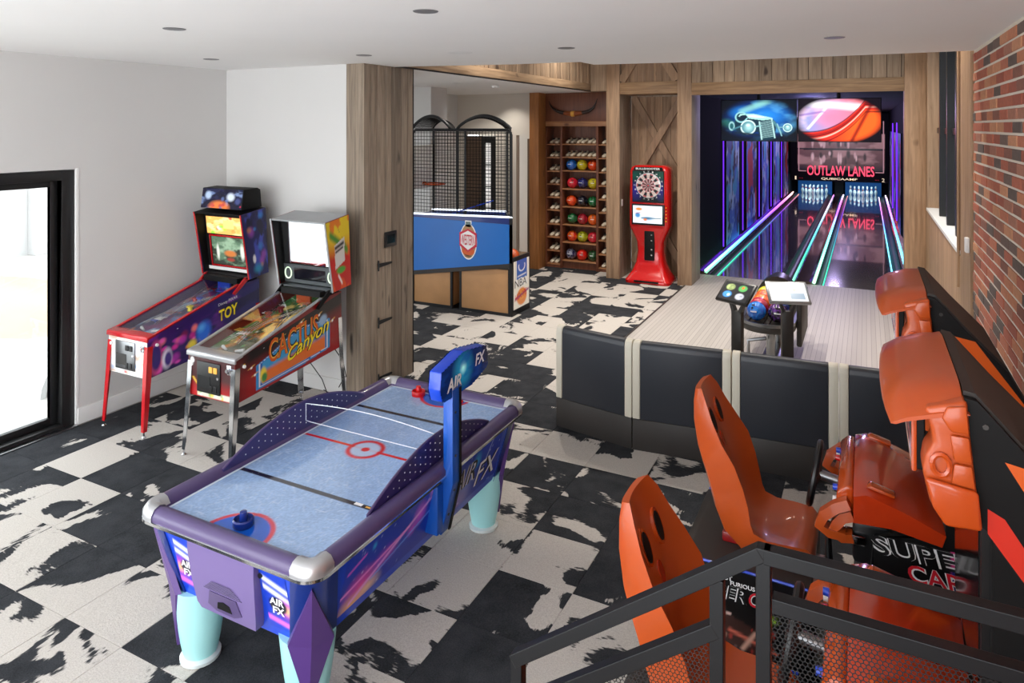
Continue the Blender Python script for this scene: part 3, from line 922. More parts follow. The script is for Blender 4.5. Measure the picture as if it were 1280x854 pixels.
gutter(-0.82, -0.69, 'dark channel gutter between the lane divider and lane 2')
gutter(0.45, 0.61, 'dark channel gutter between lane 2 and the wall beside the tall window')
pm('divider_brown', (60, 44, 38), 0.15, 0.1, coat=0.8)
o = MB().prism([(-1.165, -0.09), (-0.845, -0.09), (-0.845, 0.03), (-0.90, 0.06), (-1.11, 0.06), (-1.165, 0.03)], 'y', LY0 + 0.01, LY1).done('lane_divider', 'divider_brown')
tag(o, 'glossy brown capping over the ball track between the two lanes', 'lane divider')
for s, (a, b) in (('l', (AWX0 + 0.003, -2.64)), ('r', (0.62, AWX1 - 0.003))):
    o = MB().prism([(a, -0.09), (b, -0.09), (b, 0.02), (a, 0.10)] if s == 'l' else [(a, -0.09), (b, -0.09), (b, 0.10), (a, 0.02)], 'y', LY0 + 0.01, LY1).done('lane_capping', 'divider_brown')
    tag(o, 'dark side capping along the ' + ('graffiti panel wall of lane 1' if s == 'l' else 'outer wall of lane 2'), 'lane capping')
G, CY, BL, PU, PK, WH = (120, 255, 190), (110, 225, 255), (90, 140, 255), (150, 80, 255), (240, 110, 220), (240, 225, 255)
led_material('led_a', [(0, (150, 255, 190)), (0.18, CY), (0.36, (70, 110, 255)), (0.6, PU), (0.8, PK), (1, (255, 190, 170))], 1.5, LY0, 31.0)
led_material('led_b', [(0, G), (0.15, (60, 220, 160)), (0.4, CY), (0.7, WH), (1, PK)], 1.0, LY0, 31.0)
led_material('led_c', [(0, (170, 255, 200)), (0.2, (120, 240, 220)), (0.4, CY), (0.6, PU), (0.85, PK), (1, WH)], 1.5, LY0, 31.0)
led_material('led_d', [(0, CY), (0.3, CY), (0.5, BL), (0.75, PK), (1, WH)], 1.3, LY0, 31.0)
led_material('led_e', [(0, (60, 230, 170)), (0.3, (40, 140, 160)), (0.6, (110, 60, 200)), (1, (230, 140, 120))], 0.7, LY0, 31.0)
def led(x, z, r, m, label, y0=LY0 + 0.02, y1=30.9):
    o = MB().tube([(x, y0, z), (x, y1, z)], r, 8).done('led_tube', m, None, smooth=True)
    tag(o, label, 'led light', 'lane edge LED lights')
led(-2.70, 0.085, 0.022, 'led_a', 'thick LED tube shifting from green to violet along the graffiti panel wall')
led(-2.48, 0.012, 0.010, 'led_e', 'thin dim LED line at the edge of lane 1 near the graffiti panels')
led(-1.179, 0.035, 0.012, 'led_b', 'thin bright LED line on the divider side facing lane 1')
led(-0.820, 0.045, 0.022, 'led_c', 'thick LED tube on the divider side facing lane 2')
led(-0.675, 0.012, 0.010, 'led_e', 'thin LED line at the edge of lane 2 near the divider')
led(0.435, 0.012, 0.012, 'led_d', 'thin blue LED line at the outer edge of lane 2')
led(0.665, 0.085, 0.020, 'led_d', 'thick LED tube along the outer wall of lane 2')
# graffiti panels and violet tubes on the lane walls
def panel(x, nx, y0, y1, seed, label):
    t = thing('wall_panel', label, 'art panel', (x, (y0 + y1) / 2, 0.1), 'graffiti strips on the lane walls')
    box('board', 'matte_black', t, min(x, x + nx * 0.03), max(x, x + nx * 0.03), y0, y1, 0.1, 2.62, 0.003)
    p = Pic(30, 90, (40, 70, 150))
    p.cloud(seed, (190, 205, 225), 0.49, 0.53, 5).cloud(seed + 1, (20, 20, 40), 0.5, 0.53, 5).cloud(seed + 2, (80, 110, 200), 0.54, 0.58, 5).cloud(seed + 3, random.Random(seed).choice([(200, 190, 50), (200, 50, 50), (80, 170, 200)]), 0.6, 0.64)
    xx = x + nx * 0.032
    a, b = (y0, y1) if nx > 0 else (y1, y0)
    p.build('graffiti_print', 'print_matte', t, (xx, a, 0.1), (xx, b, 0.1), (xx, b, 2.62), (xx, a, 2.62))
near = ['nearest the foul line', 'second along from the foul line', 'third along from the foul line', 'fourth along from the foul line', 'closest to the pins']
ys = [(16.15, 17.9), (19.1, 20.95), (22.1, 23.75), (25.0, 26.9), (28.2, 30.0)]
for k, (a, b) in enumerate(ys):
    panel(AWX0, 1, a, b, 20 + k * 5, 'paint splashed graffiti strip on the wall of lane 1, ' + near[k])
for k, (a, b) in enumerate([(19.8, 21.6), (23.0, 24.8), (26.6, 28.6)]):
    panel(AWX1, -1, a, b, 60 + k * 5, 'dark blue graffiti strip on the wall of lane 2, ' + near[k])
pm('violet_led', (150, 70, 255), 0.4, emit=0.6, ecol=(110, 40, 255))
pm('violet_dim', (110, 60, 220), 0.4, emit=1.6, ecol=(110, 40, 255))
for k, yy in enumerate((15.8, 18.5, 21.55, 24.4, 27.6)):
    o = MB().tube([(AWX0 + 0.03, yy, 0.15), (AWX0 + 0.03, yy, 2.9)], 0.013, 6).done('violet_tube', 'violet_led')
    tag(o, 'upright violet LED tube on the wall of lane 1, ' + near[k], 'led light', 'violet wall tubes')
for k, yy in enumerate((22.3, 25.7)):
    o = MB().tube([(AWX1 - 0.03, yy, 0.15), (AWX1 - 0.03, yy, 2.9)], 0.018, 6).done('violet_tube', 'violet_led')
    tag(o, 'upright violet LED tube on the wall of lane 2, ' + near[k], 'led light', 'violet wall tubes')
for k, (yy, pw, cl) in enumerate(((15.4, 7, (0.35, 0.32, 1.0)), (18.5, 34, (0.62, 0.55, 1.0)), (22.5, 50, (0.62, 0.5, 1.0)), (26.5, 60, (0.62, 0.5, 1.0)))):  # added point lights without fixtures, to brighten the graffiti panels
    lamp('lane_fill_light', 'POINT', (-1.0, yy, 3.2), pw, cl, 0.18)

# ---- masking unit and pins
MY = 30.55
t = thing('masking_unit', 'dark lit masking board with OUTLAW LANES lettering above the pins', 'sign', (-0.97, MY, 0.58))
box('board', 'matte_black', t, AWX0 + 0.06, AWX1 - 0.01, MY, MY + 0.12, 0.60, 3.3, 0.01)
p = Pic(120, 60, (44, 26, 28))
p.grad((74, 44, 44), (150, 104, 98), 'v')
p.cloud(5, (196, 150, 140), 0.48, 0.62, a=0.7)
rng = random.Random(4)
for k in range(16):
    u = rng.uniform(0.12, 0.8)
    for v0, v1 in ((0.1, 0.55), (0.62, 1.0)):
        p.ell(u, rng.uniform(v0 + 0.1, v1 - 0.08), rng.uniform(0.012, 0.03), rng.uniform(0.08, 0.2), rng.choice([(236, 200, 188), (60, 36, 36), (220, 180, 170)]), 0.5)
p.poly([(0, 0.56), (1, 0.55), (1, 0.60), (0, 0.61)], (24, 14, 16))
p.mix(np.clip((0.16 - p.V) / 0.16, 0, 1), (34, 22, 24))
a, b = ony(997, 205, MY), ony(1106, 178, MY)
p.build('picture', 'soft_glow_sheet', t, (a[0], MY - 0.004, 1.05), (b[0], MY - 0.004, 1.05), (b[0], MY - 0.004, 2.5), (a[0], MY - 0.004, 2.5))
m1, m2 = ony(998, 211.5, MY), ony(1105, 215, MY)
zl = 0.98
for a_, b_ in ((m1[0], m1[0] + 0.035), (m2[0] - 0.035, m2[0])):
    box('border_line', 'neon_dim', t, a_, b_, MY - 0.012, MY - 0.005, zl, 3.0)
for a_, b_ in ((m1[0] + 0.036, m1[0] + 0.3), (m2[0] - 0.3, m2[0] - 0.036)):
    box('border_line', 'neon_dim', t, a_, b_, MY - 0.012, MY - 0.005, zl, zl + 0.035)
text('lettering', 'OUTLAW LANES', 'neon_pink', t, (m1[0] + 0.33, MY - 0.012, 0.83), (1, 0, 0), (0, 0, 1), m2[0] - m1[0] - 0.66, 0.40, bold=0.012)
text('maker_lettering', 'QUBICAAMF', 'text_glow', t, (-1.62, MY - 0.012, 0.65), (1, 0, 0), (0, 0, 1), 1.3, 0.10, bold=0.02)
text('lane_number', '1', 'text_glow', t, (-2.60, MY - 0.012, 0.64), (1, 0, 0), (0, 0, 1), 0.06, 0.14)
text('lane_number', '2', 'text_glow', t, (0.53, MY - 0.012, 0.64), (1, 0, 0), (0, 0, 1), 0.10, 0.14)
for x0 in (-2.44, -2.36, 0.30, 0.38):
    box('arrow_mark', 'text_red', t, x0, x0 + 0.06, MY - 0.008, MY - 0.003, 0.69, 0.715)
def pin_mesh():
    prof = [(0.026, 0), (0.034, 0.02), (0.050, 0.075), (0.0605, 0.114), (0.058, 0.15), (0.045, 0.19), (0.030, 0.225), (0.0235, 0.255), (0.0255, 0.285), (0.032, 0.325), (0.0315, 0.35), (0.022, 0.372), (0.0, 0.381)]
    return prof
pin0 = thing('bowling_pin', 'white bowling pin standing on the deck of lane 1', 'bowling pin', (0, 0, 0), 'pins of lane 1')
MB().lathe(pin_mesh(), (0, 0, 0), 14).done('pin_body', 'pin_white', pin0, smooth=True)
MB().lathe([(0.0295, 0.236), (0.0262, 0.25), (0.0257, 0.262), (0.0275, 0.275)], (0, 0, 0), 14).done('neck_stripe', 'pin_red', pin0, smooth=True)
first = True
for li, (a, b) in enumerate(lane_spans):
    xc = (a + b) / 2
    for r in range(4):
        for k in range(r + 1):
            c = pin0 if first else copy_tree(pin0)
            first = False
            c.location = (xc + (k - r / 2) * 0.3048, 30.85 + r * 0.264, 0.0)
            c['label'] = 'white bowling pin ending the ' + ('lane by the graffiti strip wall' if li == 0 else 'lane on the window side of the divider')
            c['group'] = 'pins of lane %d' % (li + 1)
    lamp('pin_deck_light', 'AREA', (xc, 30.95, 0.9), 12, (0.5, 0.85, 1.0), 0.9, (math.radians(-20), 0, 0), size_y=0.1)
pm('deck_blue_glow', (16, 50, 92), 0.5, emit=0.25, ecol=(10, 70, 130))  # faint emission stands in for blue light falling on the curtain
for a, b in lane_spans:
    o = box('pit_curtain', 'deck_blue_glow', None, a - 0.12, b + 0.12, 31.95, 31.99, -0.08, 0.75)
    tag(o, 'blue pit curtain with added glow behind the pins ' + ('by the graffiti strip wall' if a < -1 else 'on the window side of the divider'), 'curtain')
o = box('deck_partition', 'matte_black', None, -1.17, -0.84, 31.91, 31.95, -0.089, 0.9)
tag(o, 'black partition between the two pin decks', 'partition')

# ---- screens over the lanes
TY = 13.62
def tv(x0, x1, label, pic):
    z0, z1 = 2.52, 3.30
    t = thing('television', label, 'television', ((x0 + x1) / 2, TY, z0))
    box('housing', 'black_plastic', t, x0, x1, TY, TY + 0.05, z0, z1, 0.006)
    pic.build('screen', 'screen_lit', t, (x0 + 0.012, TY - 0.003, z0 + 0.014), (x1 - 0.012, TY - 0.003, z0 + 0.014), (x1 - 0.012, TY - 0.003, z1 - 0.012), (x0 + 0.012, TY - 0.003, z1 - 0.012))
    xm = (x0 + x1) / 2
    MB().box(xm - 0.2, xm + 0.2, TY + 0.05, TY + 0.09, z0 + 0.2, z1 - 0.2).tube([(xm, TY + 0.07, z1 - 0.3), (xm, TY + 0.07, 3.4)], 0.03).done('ceiling_mount', 'black_metal', t)
p = Pic(160, 92, (3, 7, 18))
p.ell(0.5, 0.52, 0.56, 0.66, (8, 60, 140), 0.9).ell(0.62, 0.62, 0.38, 0.34, (30, 120, 205), 0.9).ell(0.3, 0.7, 0.24, 0.2, (24, 110, 190), 0.9).cloud(9, (90, 170, 220), 0.52, 0.8, a=0.6)
p.line((0.30, 0.74), (0.60, 0.95), 0.07, (140, 205, 180), 0.55).line((0.06, 0.45), (0.2, 0.35), 0.1, (50, 130, 90), 0.35)
p.mix(np.clip((np.hypot((p.U - 0.5) * 1.0, (p.V - 0.5)) - 0.42) / 0.14, 0, 1), (3, 6, 16))
p.mix(np.clip((0.22 - p.V) / 0.16, 0, 1) * 0.8, (4, 12, 26))
p.poly([(0.17, 0.30), (0.20, 0.62), (0.24, 0.68), (0.45, 0.66), (0.68, 0.56), (0.74, 0.44), (0.72, 0.05), (0.55, 0.02), (0.50, 0.22), (0.30, 0.12)], (16, 44, 60))
p.poly([(0.23, 0.60), (0.26, 0.67), (0.45, 0.66), (0.68, 0.565), (0.70, 0.53), (0.56, 0.50), (0.40, 0.54)], (150, 196, 190)).poly([(0.30, 0.62), (0.45, 0.63), (0.62, 0.565), (0.45, 0.57)], (206, 232, 222))
p.ring(0.27, 0.58, 0.075, 0.12, 0.14, (130, 186, 190)).poly([(0.24, 0.52), (0.26, 0.62), (0.33, 0.64), (0.36, 0.58), (0.30, 0.5)], (10, 30, 48))
p.poly([(0.515, 0.46), (0.68, 0.52), (0.72, 0.06), (0.545, 0.03)], (22, 54, 66))
for k in range(12):
    v = 0.07 + k * 0.034
    p.line((0.535 - k * 0.0015, v), (0.705 - k * 0.003, v + 0.045), 0.006, (150, 190, 190))
p.line((0.515, 0.47), (0.548, 0.03), 0.010, (170, 210, 208)).line((0.68, 0.53), (0.72, 0.07), 0.010, (170, 210, 208)).line((0.70, 0.48), (0.80, 0.20), 0.02, (70, 120, 130)).line((0.75, 0.42), (0.81, 0.12), 0.008, (130, 180, 186))
for (u, v, r) in ((0.365, 0.33, 0.100), (0.885, 0.32, 0.058)):
    p.ell(u, v, r, r * 1.72, (70, 120, 132), 0.1).ell(u + r * 0.08, v, r * 0.84, r * 1.45, (150, 196, 198), 0.8).ell(u, v + r * 0.5, r * 0.4, r * 0.5, (214, 238, 234), 0.9).ring(u, v, r * 0.95, r * 1.64, 0.09, (196, 228, 226))
p.ring(0.14, 0.36, 0.034, 0.095, 0.22, (130, 176, 180)).line((0.16, 0.28), (0.27, 0.36), 0.02, (60, 110, 124)).line((0.45, 0.34), (0.53, 0.37), 0.018, (120, 170, 174)).line((0.78, 0.33), (0.84, 0.33), 0.014, (110, 160, 166)).line((0.2, 0.2), (0.5, 0.14), 0.03, (14, 34, 50))
tv(-2.468, -1.120, 'wide wall screen showing a chrome hot rod front on blue', p)
p = Pic(150, 86, (10, 4, 14))
p.grad((110, 150, 210), (255, 90, 50), 'u').cloud(31, (250, 200, 210), 0.4, 0.7, a=0.6)
U, V = p.U, p.V
p.mix(np.clip(1 - np.abs(V - 0.86 + 0.2 * (U - 0.4)) / 0.12, 0, 1) * 0.95, (255, 250, 250))
p.mix(np.clip((0.25 - np.hypot((U - 0.42) * 0.9, V - 0.56)) / 0.2, 0, 1) * 0.7, (236, 120, 150))
arc = np.hypot((U - 0.30) * 0.55, (V - 1.02)) - 0.70
arc = V - (0.22 + 0.75 * np.clip((U - 0.1) / 0.72, 0, 1) ** 2.3)
p.mix(np.clip((-arc) / 0.02, 0, 1), (222, 44, 28))
p.mix(np.clip((-arc - 0.22) / 0.05, 0, 1) * np.clip((U - 0.4) / 0.3, 0, 1), (255, 92, 30))
for off, c in ((0.0, (40, 6, 16)), (-0.07, (120, 14, 28)), (-0.11, (30, 6, 14)), (-0.17, (255, 190, 170)), (-0.28, (90, 10, 18))):
    p.mix(np.clip(1.2 - np.abs(arc - off) / 0.022, 0, 1) * 0.9, c)
p.line((0.9, 0.9), (0.66, 0.02), 0.03, (110, 12, 14), 0.85).line((0.12, 0.3), (0.34, 0.78), 0.02, (255, 246, 250), 0.8).line((0.02, 0.62), (0.3, 0.7), 0.03, (120, 90, 170), 0.7)
p.mix(np.clip((np.hypot((U - 0.5) * 1.0, (V - 0.5) * 0.96) - 0.44) / 0.1, 0, 1), (10, 3, 14))
tv(-1.108, 0.234, 'wide wall screen showing sweeping red and white light curves', p)

# ================================================================== shoe and ball shelf
SX0, SX1, SY0, SY1 = -5.716, -4.289, 12.70, 13.09
t = thing('shoe_rack', 'tall brown built in rack of shoe cubbies and ball shelves', 'shelf', ((SX0 + SX1) / 2, SY0, 0))
box('back_panel', 'shelf_wood', t, SX0, SX1, SY1 - 0.02, SY1, 0, 3.46)
box('top_panel', 'shelf_wood', t, SX0, SX1, SY0, SY0 + 0.02, 2.90, 3.46, 0.002)
box('header_rail', 'shelf_board', t, SX0, SX1, SY0, SY0 + 0.12, 2.80, 2.90, 0.003)
for x0, x1 in ((SX0, -5.69), (-5.40, -5.355), (-4.648, -4.603), (-4.315, SX1)):
    box('divider', 'shelf_wood', t, x0, x1, SY0, SY1 - 0.02, 0, 2.80, 0.002)
sideZ = [2.45, 2.188, 1.917, 1.658, 1.397, 1.141, 0.863, 0.605, 0.338, 0.074]
midZ = [2.456, 2.198, 1.932, 1.573, 1.221, 0.867, 0.52, 0.162]
for x0, x1 in ((-5.69, -5.40), (-4.603, -4.315)):
    for z in sideZ:
        box('shelf_board', 'shelf_board', t, x0, x1, SY0 + 0.01, SY1 - 0.02, z - 0.022, z, 0.002)
    box('plinth', 'shelf_wood', t, x0, x1, SY0 + 0.02, SY0 + 0.04, 0, 0.05)
for z in midZ:
    box('shelf_board', 'shelf_board', t, -5.355, -4.648, SY0 + 0.01, SY1 - 0.02, z - 0.022, z, 0.002)
box('plinth', 'shelf_wood', t, -5.355, -4.648, SY0 + 0.06, SY0 + 0.08, 0, 0.138)
# shoes (toe towards the room)
def shoe_master():
    t = thing('bowling_shoe', 'x', 'shoe', (0, 0, 0), 'bowling shoes in the rack')
    secs = [(-0.135, 0.022, 0.040), (-0.125, 0.036, 0.052), (-0.09, 0.044, 0.062), (-0.03, 0.043, 0.082), (0.03, 0.038, 0.108), (0.08, 0.036, 0.118), (0.12, 0.034, 0.122), (0.135, 0.022, 0.118)]
    rings = []
    for y, hw, hh in secs:
        rings.append([(hw * math.cos(a) * (1.0 if math.sin(a) < 0.3 else 0.82), y, 0.018 + max(0.0, (math.sin(a) * 0.5 + 0.5)) * (hh - 0.018)) for a in [2 * PI * k / 12 for k in range(12)]])
    MB().loft(rings).done('upper', 'shoe_cream', t, smooth=True, angle=60)
    pts = [(-0.03, 0.138), (0.03, 0.138), (0.042, 0.05), (0.047, -0.07), (0.038, -0.128), (0.0, -0.142), (-0.038, -0.128), (-0.047, -0.07), (-0.042, 0.05)]
    MB().prism(pts, 'z', 0.0, 0.02, 0.003).done('sole', 'shoe_sole', t)
    MB().box(-0.016, 0.016, -0.05, 0.035, 0.084, 0.112, 0.008).done('laces', 'shoe_dark', t)
    return t
shoe0 = shoe_master()
used = [False]
def shoe(x, z, label, group):
    c = shoe0 if not used[0] else copy_tree(shoe0)
    used[0] = True
    c.location = (x, SY0 + 0.165 + random.uniform(-0.012, 0.012), z + 0.001)
    c.rotation_euler = (0, 0, random.uniform(-0.06, 0.06))
    c['label'] = label; c['group'] = group
ordn = ['top', 'second', 'third', 'fourth', 'fifth', 'sixth', 'seventh', 'eighth', 'ninth', 'bottom']
for k, z in enumerate(sideZ):
    for x, nb_ in ((-5.60, 'pillar'), (-5.495, 'ball shelves')):
        shoe(x, z, 'cream bowling shoe nearer the %s, %s shelf of the pillar side cubbies' % (nb_, ordn[k]), 'shoes in the pillar side cubbies')
    for x, nb_ in ((-4.515, 'ball shelves'), (-4.408, 'niche post')):
        shoe(x, z, 'cream bowling shoe nearer the %s, %s shelf of the niche side cubbies' % (nb_, ordn[k]), 'shoes in the niche side cubbies')
for k, z in enumerate(midZ[:2]):
    for qi, xc in enumerate((-5.215, -4.985, -4.755)):
        for qj, dx in enumerate((-0.05, 0.053)):
            shoe(xc + dx, z, 'cream bowling shoe, %s from the pillar side, %s shelf of the wide middle' % (['first', 'second', 'third', 'fourth', 'fifth', 'sixth'][qi * 2 + qj], ordn[k]), 'shoes on the wide middle shelves')
# bowling balls
def ball_mat(name, c1, c2):
    if name in MAT: return name
    m, nt, b = _new(name)
    tc = nt.nodes.new('ShaderNodeTexCoord')
    n = nt.nodes.new('ShaderNodeTexNoise'); n.inputs['Scale'].default_value = 9; n.inputs['Detail'].default_value = 4; n.inputs['Distortion'].default_value = 2.0
    nt.links.new(tc.outputs['Object'], n.inputs['Vector'])
    r = nt.nodes.new('ShaderNodeValToRGB')
    r.color_ramp.elements[0].position = 0.42; r.color_ramp.elements[0].color = (*lin(c1), 1)
    r.color_ramp.elements[1].position = 0.62; r.color_ramp.elements[1].color = (*lin(c2), 1)
    nt.links.new(n.outputs['Fac'], r.inputs[0]); nt.links.new(r.outputs[0], b.inputs['Base Color'])
    b.inputs['Roughness'].default_value = 0.18; b.inputs['Coat Weight'].default_value = 0.8
    return name
BC = {'blue': ((14, 84, 180), (40, 130, 220)), 'yellow': ((190, 176, 20), (216, 200, 50)), 'orange red': ((222, 56, 20), (240, 100, 30)), 'pink red': ((206, 24, 52), (230, 60, 70)), 'navy': ((24, 28, 86), (50, 60, 140)),
      'black': ((20, 20, 30), (50, 46, 70)), 'green': ((10, 80, 44), (30, 130, 70)), 'crimson': ((150, 16, 40), (200, 40, 60)), 'orange': ((224, 84, 20), (236, 120, 40)), 'fiery red': ((206, 30, 16), (236, 120, 30)),
      'lime yellow': ((160, 166, 20), (200, 200, 40)), 'speckled navy': ((24, 28, 70), (150, 150, 170)), 'bright red': ((224, 28, 18), (236, 50, 30)), 'dark green': ((14, 60, 36), (60, 110, 60)), 'purple black': ((20, 14, 36), (90, 40, 130))}
ball_proto = {}
def ball(x, y, z, colour, label, group, logo=True):
    if 'b' not in ball_proto:
        bm = MB().sphere((0, 0, 0), 0.1085, u=28, v=18)
        me_o = bm.done('ball_shell', 'black', None, smooth=True) if False else None
    t = thing('bowling_ball', label, 'bowling ball', (x, y, z - 0.1085), group)
    c1, c2 = BC[colour]
    mn = ball_mat('ball_' + colour.replace(' ', '_'), c1, c2)
    MB().sphere((x, y, z), 0.1085, u=24, v=16).done('shell', mn, t, smooth=True, angle=80)
    a = random.uniform(-0.4, 0.4); e = random.uniform(0.35, 0.8)
    mb = MB()
    for (du, dv, r) in ((-0.13, 0.10, 0.011), (0.13, 0.10, 0.011), (0.0, -0.24, 0.0135)):
        aa, ee = a + du, e + dv
        n = Vector((math.sin(aa) * math.cos(ee), -math.cos(aa) * math.cos(ee), math.sin(ee)))
        M = Matrix.Translation(Vector((x, y, z)) + n * 0.1075) @ n.to_track_quat('Z', 'Y').to_matrix().to_4x4()
        mb.lathe([(r, 0.0), (r, 0.0015), (0, 0.0015)], (0, 0, 0), 10, M=M)
    mb.done('finger_holes', 'matte_black', t)
    if logo:
        # curved maker mark printed on the front
        mb = MB()
        for k in range(5):
            aa = a * 0.5 + (k - 2) * 0.13
            n = Vector((math.sin(aa) * 0.99, -math.cos(aa) * 0.99, 0.12)).normalized()
            M = Matrix.Translation(Vector((x, y, z)) + n * 0.1086) @ n.to_track_quat('Z', 'Y').to_matrix().to_4x4()
            mb.box(-0.005, 0.005, -0.007, 0.007, 0, 0.0006, M=M)
        mb.done('maker_mark', 'text_white', t)
    return t
rows = [('blue', 'yellow', 'orange red'), ('pink red', 'navy', 'yellow'), ('orange red', 'black', 'green'), ('green', 'crimson', 'orange'), ('fiery red', 'lime yellow', 'pink red'), ('speckled navy', 'bright red', 'dark green')]
pxs = [(-5.215, -4.99, -4.765), (-5.197, -4.979, -4.761), (-5.215, -4.985, -4.763), (-5.197, -4.979, -4.761), (-5.198, -4.979, -4.761), (-5.225, -4.99, -4.765)]
for k, z in enumerate(midZ[2:]):
    for q in range(3):
        ball(pxs[k][q], SY0 + 0.15, z + 0.1090, rows[k][q], '%s bowling ball on the %s ball shelf of the shoe rack' % (rows[k][q], ['highest', 'second highest', 'third highest', 'third lowest', 'second lowest', 'lowest'][k]), 'bowling balls in the shoe rack')
# mounted horns
t = thing('mounted_horns', 'dark longhorn horns with a leather wrapped middle above the shoe rack', 'horns', (-5.1, SY0 - 0.06, 3.03))
hp = [(-5.615, 3.30), (-5.585, 3.225), (-5.53, 3.155), (-5.45, 3.105), (-5.36, 3.075), (-5.28, 3.062)]
hr = [0.005, 0.013, 0.022, 0.030, 0.035, 0.036]
MB().tube([(x, SY0 - 0.058, z) for x, z in hp], hr, 10).done('horn', 'horn_dark', t, smooth=True)
hq = [(-4.60, 3.335), (-4.635, 3.24), (-4.685, 3.155), (-4.75, 3.105), (-4.84, 3.075), (-4.92, 3.062)]
MB().tube([(x, SY0 - 0.058, z) for x, z in hq], hr, 10).done('horn', 'horn_dark', t, smooth=True)
MB().tube([(-5.30, SY0 - 0.058, 3.064), (-5.2, SY0 - 0.06, 3.05), (-5.1, SY0 - 0.06, 3.045), (-5.0, SY0 - 0.06, 3.05), (-4.90, SY0 - 0.058, 3.064)], [0.034, 0.045, 0.05, 0.045, 0.034], 12).done('leather_wrap', 'leather_wrap', t, smooth=True)
MB().tube([(-5.135, SY0 - 0.06, 3.046), (-5.065, SY0 - 0.06, 3.046)], 0.055, 12).done('wrap_band', 'text_gold', t, smooth=True)

# ================================================================== dart game
DX = -3.475
t = thing('dart_machine', 'tall red electronic dart machine standing in the braced timber niche', 'dart machine', (DX, 12.35, 0))
secs = [(0.0, 0.40, 0.30, 12.36), (0.05, 0.405, 0.31, 12.36), (0.10, 0.37, 0.28, 12.37), (0.20, 0.305, 0.235, 12.39), (0.35, 0.25, 0.2, 12.41), (0.55, 0.225, 0.18, 12.42), (0.72, 0.24, 0.185, 12.42), (0.86, 0.30, 0.2, 12.41), (0.97, 0.352, 0.215, 12.405), (1.02, 0.365, 0.22, 12.40), (1.5, 0.362, 0.22, 12.40), (1.98, 0.355, 0.22, 12.40), (2.06, 0.335, 0.20, 12.40), (2.095, 0.27, 0.15, 12.40), (2.10, 0.2, 0.1, 12.40)]
MB().loft([[(DX + a, yc + b, z) for a, b in rrect(hx, hy, min(0.09, hy * 0.45), 5)] for z, hx, hy, yc in secs]).done('shell', 'red_gloss', t, smooth=True, angle=50)
fy = 12.178
MB().box(DX - 0.29, DX + 0.29, fy - 0.012, fy + 0.02, 1.44, 2.01, 0.01).done('board_panel', 'matte_black', t)
p = Pic(80, 80, (16, 24, 26))
p.ell(0.1, 0.85, 0.3, 0.3, (16, 70, 60), 1).ell(0.9, 0.85, 0.3, 0.3, (16, 70, 56), 1).ell(0.1, 0.35, 0.3, 0.4, (40, 30, 120), 1).ell(0.92, 0.4, 0.3, 0.4, (40, 30, 110), 1)
p.build('panel_print', 'soft_glow_sheet', t, (DX - 0.28, fy - 0.0125, 1.45), (DX + 0.28, fy - 0.0125, 1.45), (DX + 0.28, fy - 0.0125, 2.0), (DX - 0.28, fy - 0.0125, 2.0))
# dartboard: rings of segments
R = [0.0, 0.018, 0.034, 0.115, 0.130, 0.195, 0.212]
vs, fs, cols = [], [], []
for ri in range(6):
    for s in range(20):
        a0, a1 = 2 * PI * (s - 0.5) / 20 + 0.012, 2 * PI * (s + 0.5) / 20 - 0.012
        r0, r1 = R[ri] + 0.0015, R[ri + 1] - 0.0015
        b = len(vs)
        for r_, a_ in ((r0, a0), (r1, a0), (r1, a1), (r0, a1)):
            vs.append((DX + 0.01 + r_ * math.sin(a_), fy - 0.0235, 1.745 + r_ * math.cos(a_)))
        fs.append((b, b + 1, b + 2, b + 3))
        cols.append(((200, 20, 30) if ri in (0,) else (30, 30, 34)) if ri < 2 else (((206, 30, 36) if s % 2 else (236, 230, 224)) if ri in (3, 5) else ((24, 22, 26) if s % 2 else (216, 196, 190)) if ri == 4 else ((190, 150, 150) if s % 2 else (90, 24, 30))))
mats = sorted(set(cols))
bo = MB().lathe([(0.215, 0), (0.225, 0.004), (0.225, 0.01), (0.215, 0.012)], (DX + 0.01, fy - 0.022, 1.745), 40, axis='y').done('dartboard', 'text_silver', t, smooth=True)
me = bpy.data.meshes.new('board_segments')
me.from_pydata([tuple(Vector(v) - org(bo)) for v in vs], [], fs)
for c in mats:
    n = 'dart_%d_%d_%d' % c
    pm(n, c, 0.6)
    me.materials.append(MAT[n])
for i, c in enumerate(cols): me.polygons[i].material_index = mats.index(c)
link('board_segments', me, None, bo)
nums = [20, 1, 18, 4, 13, 6, 10, 15, 2, 17, 3, 19, 7, 16, 8, 11, 14, 9, 12, 5]
for s, nn in enumerate(nums):
    a = 2 * PI * s / 20
    text('number', str(nn), 'text_white', bo, (DX + 0.01 + 0.25 * math.sin(a) - 0.014, fy - 0.014, 1.745 + 0.25 * math.cos(a) - 0.014), (1, 0, 0), (0, 0, 1), 0.028, 0.028)
mq = MB().prism([(DX - 0.27, 2.015), (DX + 0.27, 2.015), (DX + 0.25, 2.07), (DX - 0.25, 2.07)], 'y', fy - 0.01, fy + 0.05, 0.004).done('marquee', 'matte_black', t)
text('marquee_lettering', 'BULLSHOOTER', 'text_white', t, (DX - 0.22, fy - 0.012, 2.025), (1, 0, 0), (0, 0, 1), 0.44, 0.035, bold=0.02)
box('screen_frame', 'black_plastic', t, DX - 0.30, DX + 0.30, fy - 0.015, fy + 0.02, 1.035, 1.41, 0.01)
p = Pic(60, 36, (214, 222, 232))
